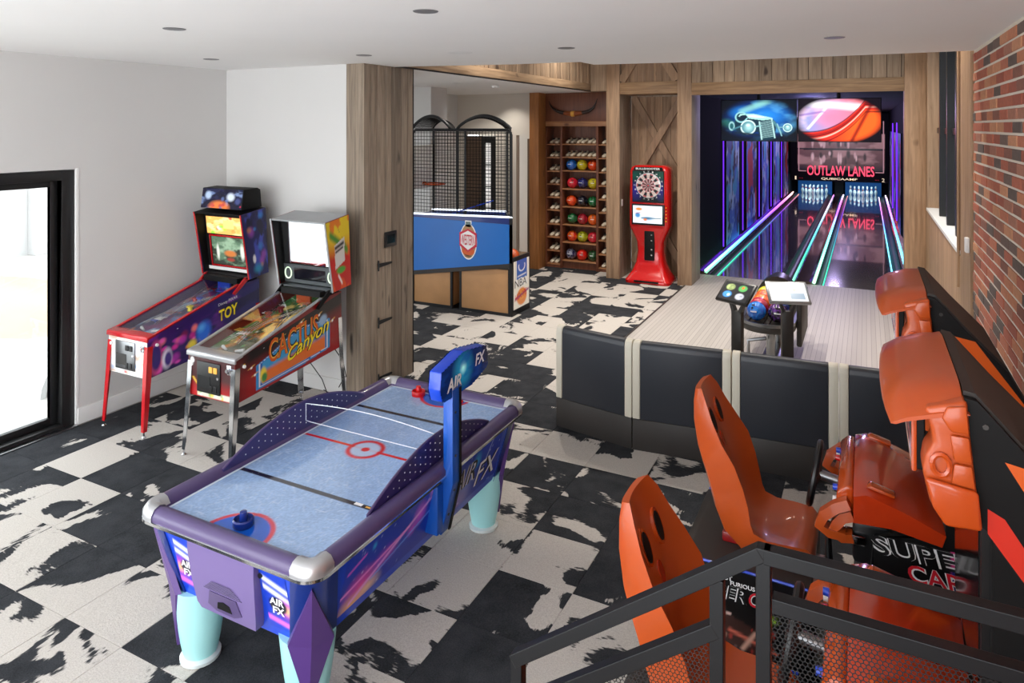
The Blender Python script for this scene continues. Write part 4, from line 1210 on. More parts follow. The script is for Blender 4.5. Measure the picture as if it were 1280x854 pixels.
p.ell(0.2, 0.8, 0.16, 0.12, (210, 120, 60), 0.5).ell(0.16, 0.45, 0.12, 0.2, (60, 120, 170), 0.5).ell(0.5, 0.28, 0.3, 0.16, (60, 110, 150), 0.8).ell(0.42, 0.2, 0.08, 0.1, (200, 110, 60), 0.5).line((0.1, 0.55), (0.25, 0.6), 0.02, (150, 40, 40)).line((0.3, 0.3), (0.95, 0.3), 0.03, (40, 80, 90))
p.build('screen', 'screen_lit', t, (DX - 0.27, fy - 0.0165, 1.07), (DX + 0.26, fy - 0.0165, 1.07), (DX + 0.26, fy - 0.0165, 1.38), (DX - 0.27, fy - 0.0165, 1.38))
cp = box('coin_panel', 'matte_black', t, DX - 0.075, DX + 0.105, 12.195, 12.26, 0.40, 0.93, 0.01)
for z in (0.86, 0.76, 0.60, 0.5):
    MB().lathe([(0.014, 0), (0.014, 0.008), (0, 0.008)], (DX + 0.06, 12.188, z), 10, axis='y').done('button', 'chrome', cp)
for k in range(5):
    MB().lathe([(0.009, 0), (0.009, 0.006), (0, 0.006)], (DX + 0.325, fy - 0.003, 1.12 + 0.06 * k), 8, axis='y').done('side_button', 'text_yellow', t)
box('foot_plate', 'matte_black', t, DX - 0.22, DX + 0.22, 12.036, 12.10, 0.03, 0.06, 0.004)
sw = MB().box(AX1 + 0.001, AX1 + 0.012, 12.36, 12.44, 1.33, 1.45, 0.003).done('switch_plate', 'white_plastic', None)
tag(sw, 'white switch plate on the niche post beside the dart machine', 'switch')

# ================================================================== bench units along the approach
BP = [(-2.59, 5.99), (-1.81, 5.845), (-0.99, 5.925), (-0.19, 5.975), (0.62, 6.02)]
bl_ = ['turned slightly at the carpeted end', 'second from the carpeted end', 'third from the carpeted end', 'behind the orange driving games']
for k in range(4):
    a, b = Vector((*BP[k], 0)), Vector((*BP[k + 1], 0))
    L_ = (b - a).length
    ang = math.atan2(b.y - a.y, b.x - a.x)
    t = thing('bench_seat', 'charcoal bench unit with cream side bands, ' + bl_[k], 'bench', (0, 0, 0), 'bench units along the bowling approach')
    g_ = 0.004
    prof = [(0.0, 0.27), (0.0, 0.88), (0.01, 0.915), (0.03, 0.932), (0.07, 0.935), (0.105, 0.92), (0.12, 0.88), (0.15, 0.50), (0.15, 0.27)]
    MB().prism(prof, 'x', 0.07, L_ - 0.075, 0.006).done('back_cushion', 'charcoal_leather', t, smooth=True)
    for x0, x1 in ((g_, 0.068), (L_ - 0.073, L_ - g_)):
        MB().prism([(y - 0.004 if y < 0.05 else y + 0.003, z + (0.004 if z > 0.5 else 0)) for y, z in prof], 'x', x0, x1, 0.008).done('side_band', 'cream_leather', t, smooth=True)
    MB().box(g_, L_ - g_, 0.0, 0.12, 0.0, 0.268, 0.004).box(g_ + 0.02, L_ - g_ - 0.02, 0.16, 0.58, 0.0, 0.30).done('base', 'graphite', t, smooth=True)
    MB().box(0.07, L_ - 0.075, 0.155, 0.62, 0.31, 0.45, 0.03).done('seat_cushion', 'charcoal_leather', t, smooth=True)
    for ch in t.children:
        for v in ch.data.vertices:
            v.co.x += v.co.y * ((0.15 if k == 1 else 0) * (1 - v.co.x / L_) - (0.15 if k == 0 else 0) * v.co.x / L_)
    t.location = a
    t.rotation_euler = (0, 0, ang)

# ================================================================== ball return and touch screens
bx, by = -1.02, 8.55
t = thing('ball_return', 'grey ball return with an oval tray of bowling balls', 'ball return', (bx, by, 0.014))
MB().box(bx - 0.10, bx + 0.14, by - 0.05, by + 1.2, 0.014, 0.05, 0.01).tube([(bx - 0.12, by + 0.02, 0.035), (bx - 0.22, by + 0.02, 0.10), (bx - 0.22, by + 0.02, 0.28), (bx - 0.02, by + 0.02, 0.33)], 0.022).done('base', 'steel', t, smooth=True)
for dy in (0.1, 0.9):
    MB().tube([(bx + 0.02, by + dy, 0.05), (bx + 0.02, by + dy, 0.46)], 0.05, 14).done('pedestal', 'steel', t, smooth=True)
pts = rrect(0.30, 0.64, 0.29, 8, bx + 0.0, by + 0.36)
inn = rrect(0.265, 0.605, 0.26, 8, bx + 0.0, by + 0.36)
MB().prism(pts, 'z', 0.46, 0.53, 0.012).done('tray', 'dark_steel', t, smooth=True)
MB().loft([[(x, y, 0.53) for x, y in pts], [(x, y, 0.565) for x, y in pts], [(x, y, 0.565) for x, y in inn], [(x, y, 0.53) for x, y in inn]], cap=False).done('tray_rim', 'steel', t, smooth=True)
for dx in (-0.2, -0.03, 0.03, 0.2):
    MB().tube([(bx + dx, by - 0.14, 0.545), (bx + dx, by + 0.84, 0.545)], 0.008, 6).done('ball_rail', 'black_plastic', t)
MB().loft([[(bx + sx * (0.27 * math.cos(a_) + 0.04 * 0), by + 0.97 + yy, 0.53 + 0.34 * math.sin(a_)) for a_ in [PI * k / 12 for k in range(13)]] + [(bx - 0.27 * sx, by + 0.97 + yy, 0.5), (bx + 0.27 * sx, by + 0.97 + yy, 0.5)] for yy, sx in ((0, 1), (0.22, 1), (0.32, 0.8))]).done('hood', 'black_plastic', t, smooth=True)
MB().box(bx + 0.30, bx + 0.36, by + 0.1, by + 1.0, 0.25, 0.78, 0.02).done('side_shield', 'graphite', t, smooth=True)
zb = 0.545 + 0.1165
L1 = ['blue', 'crimson', 'orange', 'fiery red', 'yellow']
for k, c in enumerate(L1):
    ball(bx - 0.115, by - 0.08 + k * 0.2185, zb, c, '%s bowling ball in the filled row of the ball return tray' % c, 'balls on the ball return')
L2 = ['purple black', 'navy', 'dark green', 'lime yellow']
for k, c in enumerate(L2):
    ball(bx + 0.115, by - 0.06 + k * 0.2185, zb, c, '%s bowling ball in the tray row behind the pale touch screen' % c, 'balls on the ball return')
def kiosk(px, label, tilt, turn, lit, w_, h_):
    g0 = gz(px, 374, 1.06)
    t = thing('touch_screen_stand', label, 'touch screen', (0, 0, 0))
    MB().box(-0.11, 0.11, -0.11, 0.11, 0, 0.012, 0.003).done('foot', 'steel', t)
    MB().box(-0.058, 0.058, -0.03, 0.03, 0.012, 0.93, 0.01).done('column', 'dark_steel', t, smooth=True)
    for s in (-1, 1):
        MB().prism([(s * 0.052, 0.90), (s * 0.058, 0.93), (s * 0.105, 1.06), (s * 0.085, 1.06), (s * 0.02, 0.93)], 'y', -0.03, 0.03, 0.003).done('fork', 'dark_steel', t)
    M = Matrix.Translation((0, -0.01, 1.10)) @ Matrix.Rotation(math.radians(tilt), 4, 'X')
    MB().box(-w_ / 2, w_ / 2, -h_ / 2, h_ / 2, 0, 0.03, 0.006, M=M).done('screen_housing', 'black_plastic' if lit else 'steel', t, smooth=True)
    q = [M @ Vector((sx * (w_ / 2 - 0.022), sy * (h_ / 2 - 0.022), 0.0312)) for sx, sy in ((-1, -1), (1, -1), (1, 1), (-1, 1))]
    if lit:
        p = Pic(48, 32, (14, 16, 20))
        for (u, v, c) in ((0.25, 0.72, (190, 210, 130)), (0.68, 0.74, (90, 170, 90)), (0.25, 0.3, (70, 150, 220)), (0.7, 0.28, (190, 190, 200))):
            p.ell(u, v, 0.17, 0.2, c, 0.25).cloud(int(u * 90 + v * 10), (30, 30, 36), 0.6, 0.66, a=0.4)
        p.ell(0.68, 0.78, 0.06, 0.1, (220, 120, 40), 0.4).ell(0.3, 0.28, 0.07, 0.1, (200, 230, 250), 0.4)
        p.build('screen', 'screen_lit', t, *q)
    else:
        p = Pic(48, 32, (206, 214, 220))  # pale page colour stands in for the white reflection on the glass
        p.ell(0.68, 0.62, 0.07, 0.1, (196, 150, 120), 0.5).poly([(0.55, 0.12), (0.92, 0.12), (0.92, 0.45), (0.55, 0.45)], (120, 146, 170)).line((0.1, 0.8), (0.5, 0.8), 0.012, (150, 160, 170)).line((0.1, 0.7), (0.42, 0.7), 0.01, (160, 170, 180))
        p.build('screen', 'soft_glow_sheet', t, *q)
    t.location = (g0[0], g0[1], 0.0145)
    t.rotation_euler = (0, 0, math.radians(turn))
kiosk(922, 'tilted black touch screen with four coloured menu tiles on a steel stand', 42, -25, True, 0.36, 0.26)
kiosk(984, 'pale touch screen with painted glare on a steel stand beside the ball return', 38, 20, False, 0.40, 0.27)

# ================================================================== basketball game
Y0, Y1 = 9.08, 9.70
XB0, XB1 = -6.42, -4.625
t = thing('basketball_game', 'blue basketball arcade game under a black netted cage with two arches', 'arcade game', (-5.4, 9.3, 0))
# lower boxes
for x0, x1, nm in ((-5.53, -4.66, 'r'), (XB0, -5.66, 'l')):
    b = box('base_box', 'plywood', t, x0 + 0.02, x1 - 0.02, Y0 + 0.02, Y1 - 0.02, 0.04, 0.68, 0.003)
    for y in (Y0 + 0.012, Y1 - 0.035):
        for x in (x0, x1 - 0.035):
            box('box_edge', 'black_metal', b, x, x + 0.035, y, y + 0.035, 0.0, 0.70)
        box('box_edge', 'black_metal', b, x0 + 0.035, x1 - 0.035, y, y + 0.018, 0.0, 0.045)
box('middle_duct', 'carton_red', t, -5.64, -5.56, Y0 + 0.28, Y1 - 0.06, 0.06, 0.62)
# front box with the printed panel
box('front_box', 'black_metal', t, -4.658, -4.628, Y0 + 0.012, Y1 - 0.0, 0.0, 0.86, 0.003)
p = Pic(40, 60, (236, 232, 220))
p.poly([(0.2, 0.6), (0.85, 0.6), (0.85, 1.0), (0.2, 1.0)], (20, 90, 180))
p.ring(0.52, 0.86, 0.2, 0.1, 0.12, (240, 240, 240)).poly([(0.2, 0.9), (0.85, 0.9), (0.85, 1.0), (0.2, 1.0)], (20, 90, 180)).line((0.25, 0.66), (0.8, 0.68), 0.015, (230, 230, 230)).line((0.12, 0.6), (0.12, 1.0), 0.02, (190, 190, 180))
p.ell(0.52, 0.22, 0.36, 0.2, (226, 130, 40), 0.2).ell(0.52, 0.26, 0.22, 0.12, (240, 180, 60), 0.7).line((0.1, 0.2), (0.95, 0.32), 0.03, (150, 60, 120))
p.build('front_print', 'print_sheet', t, (-4.625, Y0 + 0.055, 0.09), (-4.625, Y1 - 0.04, 0.09), (-4.625, Y1 - 0.04, 0.80), (-4.625, Y0 + 0.055, 0.80))
text('front_lettering', 'NBA', 'text_white', t, (-4.6245, Y0 + 0.12, 0.40), (0, 1, 0), (0, 0, 1), 0.40, 0.13, bold=0.03)
text('front_lettering', 'NBA', 'text_black', t, (-4.6243, Y0 + 0.09, 0.405), (0, 1, 0), (0, 0, 1), 0.40, 0.11, bold=0.0)
text('front_lettering', 'HOOPS', 'text_red', t, (-4.6243, Y0 + 0.09, 0.20), (0, 1, 0.12), (0, 0, 1), 0.40, 0.10, shear=0.2)
# side panels
for yy0, yy1 in ((Y0, Y0 + 0.02), (Y1 - 0.02, Y1)):
    xr = XB1 if yy0 == Y0 else -5.02
    sp = MB().prism([(XB0, 0.52), (xr, 0.79 if yy0 == Y0 else 0.74), (xr, 1.355), (XB0, 1.375)], 'y', yy0, yy1).done('side_panel', 'blue_panel', t)
    MB().prism([(XB0, 0.455), (xr, 0.725 if yy0 == Y0 else 0.68), (xr, 0.79 if yy0 == Y0 else 0.74), (XB0, 0.52)], 'y', yy0 + 0.002, yy1 - 0.002).done('panel_trim', 'graphite', sp)
    MB().prism([(XB0, 1.376), (xr, 1.357), (xr, 1.45), (XB0, 1.41)], 'y', yy0 + 0.003, yy1 - 0.003).done('rail_band', 'navy_gloss', sp)
    MB().tube([(XB0, (yy0 + yy1) / 2, 1.425), (xr, (yy0 + yy1) / 2, 1.466)], 0.014, 8).done('led_rail', 'led_white', sp)
# inside: floor ramp, far backboard, hoop
MB().prism([(XB0, 1.40), (XB1 + 0.0 - 0.42, 0.95), (XB1 - 0.42, 0.92), (XB0, 1.37)], 'y', Y0 + 0.03, Y1 - 0.03).done('ball_ramp', 'navy_gloss', t)
MB().tube([(-5.85, Y0 + 0.35, 1.42), (-5.1, Y0 + 0.3, 1.66)], 0.009).done('ramp_light', 'royal_blue', t)
MB().tube([(-6.17 + 0.17 * math.cos(a), Y0 + 0.3 + 0.17 * math.sin(a), 1.88) for a in [2 * PI * k / 20 for k in range(20)]], 0.012, 6, closed=True).tube([(-6.34, Y0 + 0.3, 1.88), (-6.41, Y0 + 0.3, 1.88)], 0.03).done('hoop', 'orange_gloss', t)
box('backboard', 'white_plastic', t, -6.41, -6.385, Y0 + 0.05, Y1 - 0.05, 1.80, 2.5, 0.004)
# cage frame
fm = MB()
xf = -5.02
for (x, y) in ((XB1 - 0.022, Y0 + 0.011), (XB0 + 0.03, Y0 + 0.011)):
    fm.box(x - 0.022, x + 0.022, y - 0.011, y + 0.011, 0.5 if x > -5 else 0.0, 2.68)
for x in (XB0 + 0.03, -5.93, -5.78, xf):
    fm.box(x - 0.018, x + 0.018, Y1 - 0.022, Y1, 1.3, 2.74)
fm.tube([(XB1 - 0.022, Y0 + 0.011, 2.66), (XB1 - 0.03, Y0 + 0.011, 2.71), (XB1 - 0.07, Y0 + 0.011, 2.745), (XB0 + 0.09, Y0 + 0.011, 2.745), (XB0 + 0.04, Y0 + 0.011, 2.71), (XB0 + 0.03, Y0 + 0.011, 2.66)], 0.024, 8)
fm.tube([(xf, Y1 - 0.011, 2.74), (XB0 + 0.03, Y1 - 0.011, 2.74)], 0.018, 8)
fm.tube([(XB1 - 0.03, Y0 + 0.011, 2.745), (xf, Y1 - 0.011, 2.74)], 0.016, 8).tube([(XB1 - 0.03, Y0 + 0.011, 1.44), (xf, Y1 - 0.011, 1.44)], 0.016, 8)
fm.done('cage_frame', 'black_metal', t, smooth=True)
def arch(xa, xb, y, h, n=26):
    return [(xa + (xb - xa) * k / n, y, 2.765 + h * max(0.0, math.sin(PI * k / n)) ** 0.8) for k in range(n + 1)]
A1n, A1f = arch(-5.565, -4.65, Y0 + 0.011, 0.195), arch(-5.93, -5.04, Y1 - 0.011, 0.17)
A2n, A2f = arch(-6.60 + 0.2, -5.69, Y0 + 0.011, 0.195), arch(-6.40, -5.98, Y1 - 0.011, 0.13)
MB().tube(A1n, 0.024, 8).done('arch', 'black_metal', t, smooth=True)
MB().tube(A2n, 0.024, 8).done('arch', 'black_metal', t, smooth=True)
for af in (A1f, A2f):
    MB().tube(af, 0.012, 6).done('rear_arch', 'black_metal', t, smooth=True)
net = MB()
wr = 0.0042
xs = np.arange(XB0 + 0.08, XB1 - 0.05, 0.055)
for x in xs: net.tube([(x, Y0 + 0.012, 1.46), (x, Y0 + 0.012, 2.74)], wr, 4, cap=False)
for z in np.arange(1.49, 2.72, 0.055): net.tube([(XB0 + 0.03, Y0 + 0.012, z), (XB1 - 0.03, Y0 + 0.012, z)], wr, 4, cap=False)
net.done('side_net', 'matte_black', t)
net = MB()
for x in np.arange(XB0 + 0.08, xf, 0.055): net.tube([(x, Y1 - 0.012, 1.46), (x, Y1 - 0.012, 2.73)], wr * 0.8, 4, cap=False)
for z in np.arange(1.49, 2.72, 0.055): net.tube([(XB0 + 0.03, Y1 - 0.012, z), (xf, Y1 - 0.012, z)], wr * 0.8, 4, cap=False)
net.done('rear_net', 'matte_black', t)
net = MB()
for An, Af in ((A1n, A1f), (A2n, A2f)):
    for a, b in zip(An[1:-1], Af[1:-1]): net.tube([a, b], wr, 4, cap=False)
    for k in range(1, 22):
        f = k / 22
        net.tube([tuple(a[i] * (1 - f) + b[i] * f for i in range(3)) for a, b in zip(An, Af)], wr, 4, cap=False)
for k in range(0, 12):
    f = k / 11
    net.tube([(-5.69 * (1 - f) - 5.98 * f, Y0 + (Y1 - Y0) * f, 2.765), (-5.565 * (1 - f) - 5.93 * f, Y0 + (Y1 - Y0) * f, 2.765)], wr, 4, cap=False)
net.done('roof_net', 'matte_black', t)
# emblem
ec, ez = -5.365, 1.06
em = Y0 - 0.003
def oval(rx, rz, n=28, cx=ec, cz=ez): return [(cx + rx * math.cos(2 * PI * k / n), cz + rz * math.sin(2 * PI * k / n)) for k in range(n)]
e0 = MB().prism(oval(0.152, 0.275), 'y', em, em + 0.003).box(ec - 0.055, ec + 0.055, em, em + 0.003, ez + 0.2, ez + 0.315).done('emblem', 'text_white', t)
pm('emblem_tan', (170, 130, 84), 0.5); pm('emblem_grey', (110, 130, 128), 0.5); pm('emblem_red', (200, 30, 60), 0.5)
MB().prism(oval(0.135, 0.255), 'y', em - 0.002, em).done('emblem_ring', 'emblem_tan', e0)
MB().box(ec - 0.043, ec + 0.043, em - 0.002, em - 0.0, ez + 0.22, ez + 0.30).done('emblem_cup', 'emblem_grey', e0)
MB().prism(oval(0.11, 0.06, 20, ec, ez - 0.15), 'y', em - 0.004, em - 0.002).done('emblem_ball', 'orange_print', e0)
hx = lambda a, b, s: [(ec + a * s, ez + (0.03 + b * 0.5) * 1), (ec, ez + 0.16 * s + 0.03), (ec - a * s, ez + 0.03 + b * 0.5), (ec - a * s, ez + 0.03 - b * 0.5), (ec, ez + 0.03 - 0.19 * s), (ec + a * s, ez + 0.03 - b * 0.5)]
MB().prism(hx(0.15, 0.20, 1.0), 'y', em - 0.007, em - 0.004).done('emblem_badge', 'emblem_red', e0)
MB().prism(hx(0.15, 0.14, 0.84), 'y', em - 0.009, em - 0.007).done('emblem_field', 'text_white', e0)
text('emblem_lettering', 'WESTERN', 'emblem_red', e0, (ec - 0.115, em - 0.0092, ez - 0.055), (1, 0, 0), (0, 0, 1), 0.23, 0.16, bold=0.01)
text('emblem_lettering', 'CONFERENCE', 'text_black', e0, (ec - 0.06, em - 0.0045, ez - 0.235), (1, 0, 0), (0, 0, 1), 0.12, 0.03)
# ball lying on the front box
bk = thing('basketball', 'orange basketball resting in the trough above the printed front panel', 'basketball', (-4.78, 9.40, 0.70))
MB().sphere((-4.79, 9.40, 0.83), 0.12, u=24, v=16).done('ball_skin', 'orange_plastic', bk, smooth=True, angle=80)
for ax in range(3):
    pts = []
    for k in range(24):
        a = 2 * PI * k / 24
        v = [0.1205 * math.cos(a), 0.1205 * math.sin(a)]
        v.insert(ax, 0.0)
        pts.append((-4.79 + v[0], 9.40 + v[1], 0.83 + v[2]))
    MB().tube(pts, 0.002, 4, closed=True).done('ball_seam', 'matte_black', bk)
box('ball_trough', 'graphite', t, -4.98, -4.66, Y0 + 0.03, Y1 - 0.03, 0.681, 0.708)

# ================================================================== pinball machines
def pinball(name, label, x, y, spec):
    t = thing(name, label, 'pinball machine', (x, y, 0))
    W = 0.28
    def B(a, b, c, d, e, f): return (x + a, x + b, y + c, y + d, e, f)
    zt = lambda yy: 0.872 + (1.158 - 0.872) * yy / 1.02          # top edge
    zb = lambda yy: 0.51 + 0.12 * yy / 1.30                        # bottom edge
    side = [(y, 0.51), (y + 1.30, 0.63), (y + 1.30, 1.175), (y + 1.02, 1.158), (y, 0.872)]
    for s in (-1, 1):
        MB().prism(side, 'x', x + s * W - (0.016 if s > 0 else 0), x + s * W + (0 if s > 0 else 0.016)).done('side_wall', spec['body'], t)
    MB().box(*B(-W + 0.016, W - 0.016, 0.0, 0.016, 0.51, 0.872)).done('front_wall', spec['front'], t)
    MB().box(*B(-W + 0.016, W - 0.016, 1.285, 1.30, 0.63, 1.17)).done('rear_wall', 'matte_black', t)
    MB().prism([(y + 0.016, 0.512), (y + 1.285, 0.63), (y + 1.285, 0.645), (y + 0.016, 0.527)], 'x', x - W + 0.016, x + W - 0.016).done('bottom', 'plywood', t)
    # side art sheet
    pic = spec['art']
    xs_ = x + W + 0.0012
    pic.build('side_art', 'print_sheet', t, (xs_, y + 0.002, 0.512), (xs_, y + 1.298, 0.632), (xs_, y + 1.298, 1.16), (xs_, y + 0.002, 0.868), clip=lambda u, v: (v < 0.995))
    # lockdown bar, side rails
    MB().prism([(y - 0.012, 0.845), (y - 0.012, 0.88), (y + 0.0, 0.89), (y + 0.075, 0.905), (y + 0.075, 0.885), (y + 0.004, 0.868), (y + 0.004, 0.845)], 'x', x - W - 0.012, x + W + 0.012, 0.002).done('lockdown_bar', spec['rail'], t, smooth=True)
    for s in (-1, 1):
        xa, xb_ = (x + W - 0.022, x + W + 0.008) if s > 0 else (x - W - 0.008, x - W + 0.022)
        MB().prism([(y + 0.075, zt(0.075) - 0.004), (y + 1.02, zt(1.02) - 0.004), (y + 1.02, zt(1.02) + 0.012), (y + 0.075, zt(0.075) + 0.012)], 'x', xa, xb_, 0.002).done('side_rail', spec['rail'], t)
    MB().prism([(y + 0.07, zt(0.07) - 0.004), (y + 1.04, zt(1.04) - 0.004), (y + 1.04, zt(1.04)), (y + 0.07, zt(0.07))], 'x', x - W + 0.024, x + W - 0.024).done('top_glass', 'game_glass', t)
    # playfield
    pz = lambda yy: zt(yy) - 0.07 - 0.05 * yy
    spec['field'].build('playfield', 'soft_glow_sheet' if spec.get('lit') else 'print_sheet', t, (x - W + 0.018, y + 0.03, pz(0.03)), (x + W - 0.018, y + 0.03, pz(0.03)), (x + W - 0.018, y + 1.28, pz(1.28)), (x - W + 0.018, y + 1.28, pz(1.28)))  # where lit is set, added emission lightens the playfield print
    rng = random.Random(spec['seed'])
    ap = MB().prism([(y + 0.02, pz(0.02) + 0.004), (y + 0.17, pz(0.17) + 0.004), (y + 0.17, pz(0.17) + 0.016), (y + 0.02, pz(0.02) + 0.016)], 'x', x - W + 0.02, x + W - 0.02).done('apron', spec['apron'], t)
    for s in (-1, 1):   # flippers
        MB().tube([(x + s * 0.13, y + 0.23, pz(0.23) + 0.016), (x + s * 0.055, y + 0.20, pz(0.20) + 0.016)], [0.016, 0.009], 8).done('flipper', spec['flip'], t, smooth=True)
    for k in range(3):   # pop bumpers
        bx_, by_ = x + rng.uniform(-0.17, 0.15), y + rng.uniform(0.62, 0.95)
        o = MB().lathe([(0.026, 0), (0.022, 0.02), (0.018, 0.035), (0.034, 0.038), (0.034, 0.05), (0.0, 0.056)], (bx_, by_, pz(by_ - y) + 0.001), 16).done('bumper', spec['bump'][k % len(spec['bump'])], t, smooth=True)
    for k in range(3):   # wire ramps
        x0 = x + (-0.2, 0.17, 0.02)[k]
        pts = []
        for q in range(9):
            f = q / 8
            yy = 0.30 + f * 0.8
            pts.append((x0 + 0.09 * math.sin(f * 4 + k * 2), y + yy, pz(yy) + 0.018 + 0.036 * math.sin(PI * f)))
        MB().tube(pts, 0.004, 5).tube([(a + 0.03, b, c) for a, b, c in pts], 0.004, 5).done('wire_ramp', 'chrome', t)
    for k in range(14):  # raised plastics and targets
        yy = rng.uniform(0.35, 1.15)
        a = rng.uniform(0.02, 0.045); b = rng.uniform(0.02, 0.06); xx = x + rng.uniform(-0.21, 0.21)
        M = Matrix.Translation((xx, y + yy, pz(yy) + 0.026)) @ Matrix.Rotation(rng.uniform(0, 3), 4, 'Z')
        MB().box(-a, a, -b, b, 0, 0.004, M=M).tube([M @ Vector((0, 0, -0.025)), M @ Vector((0, 0, 0.001))], 0.005, 6).done('plastic', spec['plast'][k % len(spec['plast'])], t)
    MB().box(*B(-0.12, 0.06, 1.10, 1.13, pz(1.1) + 0.002, pz(1.1) + 0.085), 0.004).done('rear_toy', spec['plast'][0], t)
    # coin door
    cd = MB().box(*B(-0.165, 0.115, -0.012, -0.0005, 0.555, 0.815), 0.006).done('coin_door', spec['coin'], t, smooth=True)
    MB().box(*B(-0.145, 0.0, -0.0145, -0.012, 0.60, 0.70)).box(*B(-0.15, 0.10, -0.0135, -0.012, 0.565, 0.572)).done('door_panel', 'black_plastic' if spec['coin'] != 'steel' else 'dark_steel', cd)
    for xx in (-0.01, 0.045):
        MB().box(*B(xx, xx + 0.042, -0.02, -0.012, 0.735, 0.785), 0.003).done('coin_slot', spec['slot'], cd)
        MB().box(*B(xx + 0.002, xx + 0.036, -0.018, -0.012, 0.575, 0.625), 0.003).done('coin_return', 'black_plastic', cd)
    MB().lathe([(0.012, -0.01), (0.012, 0.002)], (x + 0.098, y - 0.012, 0.70), 12, axis='y').done('door_lock', 'chrome', cd)
    MB().lathe([(0.0, -0.03), (0.016, -0.03), (0.016, -0.018), (0.007, -0.016), (0.007, 0.0)], (x + 0.215, y - 0.002, 0.785), 12, axis='y').box(*B(0.19, 0.24, -0.006, -0.0005, 0.745, 0.825), 0.002).done('plunger', 'chrome', t, smooth=True)
    MB().lathe([(0.0, -0.012), (0.015, -0.012), (0.015, 0.0)], (x - 0.23, y - 0.001, 0.775), 12, axis='y').done('start_button', spec['flip'], t)
    MB().lathe([(0.0, 0.014), (0.014, 0.014), (0.014, 0.0)], (x + W + 0.001, y + 0.09, 0.80), 12, axis='x').done('flipper_button', spec['flip'], t)
    spec['frontart'].build('front_art', 'print_sheet', t, (x - W + 0.005, y - 0.0005, 0.515), (x + W - 0.005, y - 0.0005, 0.515), (x + W - 0.005, y - 0.0005, 0.845), (x - W + 0.005, y - 0.0005, 0.845))
    # legs
    for sx in (-1, 1):
        for fy_, ztop, sy in ((0.012, 0.80, -1), (1.288, 0.92, 1)):
            px_, py_ = x + sx * (W + 0.006), y + fy_ + sy * 0.014
            bx_, by_ = px_ + sx * 0.012, py_ + sy * 0.05
            lg = MB()
            for (dx, dy) in ((0, 1), (1, 0)):
                if dx:
                    q = [(0, 0), (-sx * 0.052, 0), (-sx * 0.052, -sy * 0.004), (0, -sy * 0.004)]
                else:
                    q = [(0, 0), (0, -sy * 0.052), (-sx * 0.004, -sy * 0.052), (-sx * 0.004, 0)]
                r0 = [(px_ + a, py_ + b, ztop) for a, b in q]
                r1 = [(px_ + (bx_ - px_) * 0.35 + a, py_ + (by_ - py_) * 0.35 + b, 0.52) for a, b in q]
                r2 = [(bx_ + a * 0.7, by_ + b * 0.7, 0.05) for a, b in q]
                lg.loft([r2, r1, r0])
            l = lg.done('leg', spec['leg'], t)
            MB().lathe([(0.0, 0.0), (0.022, 0.0), (0.022, 0.006), (0.01, 0.018), (0.008, 0.06)], (bx_ - sx * 0.012, by_ - sy * 0.012, 0.0), 12).done('leveler', 'chrome', l, smooth=True)
    # head
    bw_ = spec.get('bw', 0.355)
    MB().box(*B(-W + 0.03, W - 0.03, 1.03, 1.30, 1.16, 1.215)).done('neck', 'matte_black', t)
    prof = [(y + 1.10, 1.205), (y + 1.36, 1.235), (y + 1.32, 1.935), (y + 0.985, 1.885)]
    for s in (-1, 1):
        xa, xb_ = (x + bw_ - 0.014, x + bw_) if s > 0 else (x - bw_, x - bw_ + 0.014)
        hs = MB().prism(prof, 'x', xa, xb_, 0.002).done('head_side', spec['headside'], t)
        xi = xa - 0.003 if s > 0 else xb_ + 0.003
        MB().prism([(y + 1.11, 1.225), (y + 1.30, 1.25), (y + 1.28, 1.915), (y + 0.995, 1.872)], 'x', min(xi, xi + s * 0.002), max(xi, xi + s * 0.002)).done('inner_lining', 'matte_black', hs)
        MB().tube([(xa / 2 + xb_ / 2, y + 1.098, 1.206), (xa / 2 + xb_ / 2, y + 0.983, 1.886)], 0.009, 6).done('head_edge', spec['headtrim'], hs)
    x0, x1 = x - bw_ + 0.014, x + bw_ - 0.014
    MB().prism([(y + 0.987, 1.872), (y + 1.32, 1.921), (y + 1.32, 1.935), (y + 0.985, 1.887)], 'x', x0, x1).done('head_top', spec['headtop'], t)
    MB().prism([(y + 1.10, 1.205), (y + 1.36, 1.236), (y + 1.359, 1.25), (y + 1.10, 1.222)], 'x', x0, x1).done('head_bottom', spec['headtop'], t)
    MB().prism([(y + 1.345, 1.25), (y + 1.359, 1.25), (y + 1.32, 1.92), (y + 1.307, 1.92)], 'x', x0, x1).done('head_back', 'matte_black', t)
    # backglass: from (1.20,1.24) at the foot to (1.11,1.87) at the top
    gb, gt = (y + 1.18, 1.235), (y + 1.105, 1.875)
    MB().prism([gb, (gb[0] + 0.01, gb[1]), (gt[0] + 0.01, gt[1]), gt], 'x', x0, x1).done('display_board', 'matte_black', t)
    def hp(u, v, off=0.002):   # point on the display board, u across, v up
        return (x0 + (x1 - x0) * u, gb[0] + (gt[0] - gb[0]) * v - off, gb[1] + (gt[1] - gb[1]) * v)
    spec['head'](t, hp)
    xs_ = x + bw_ + 0.0012
    spec['headart'].build('head_art', 'print_sheet', t, (xs_, y + 1.103, 1.21), (xs_, y + 1.355, 1.238), (xs_, y + 1.317, 1.93), (xs_, y + 0.99, 1.882))
    for s in (-1, 1):
        MB().prism([(y + 0.93, 1.09), (y + 0.955, 1.07), (y + 1.12, 1.19), (y + 1.12, 1.225), (y + 1.09, 1.225)], 'x', x + s * (W + 0.010), x + s * (W + 0.03), 0.002).done('hinge_arm', spec['hinge'], t)
    return t

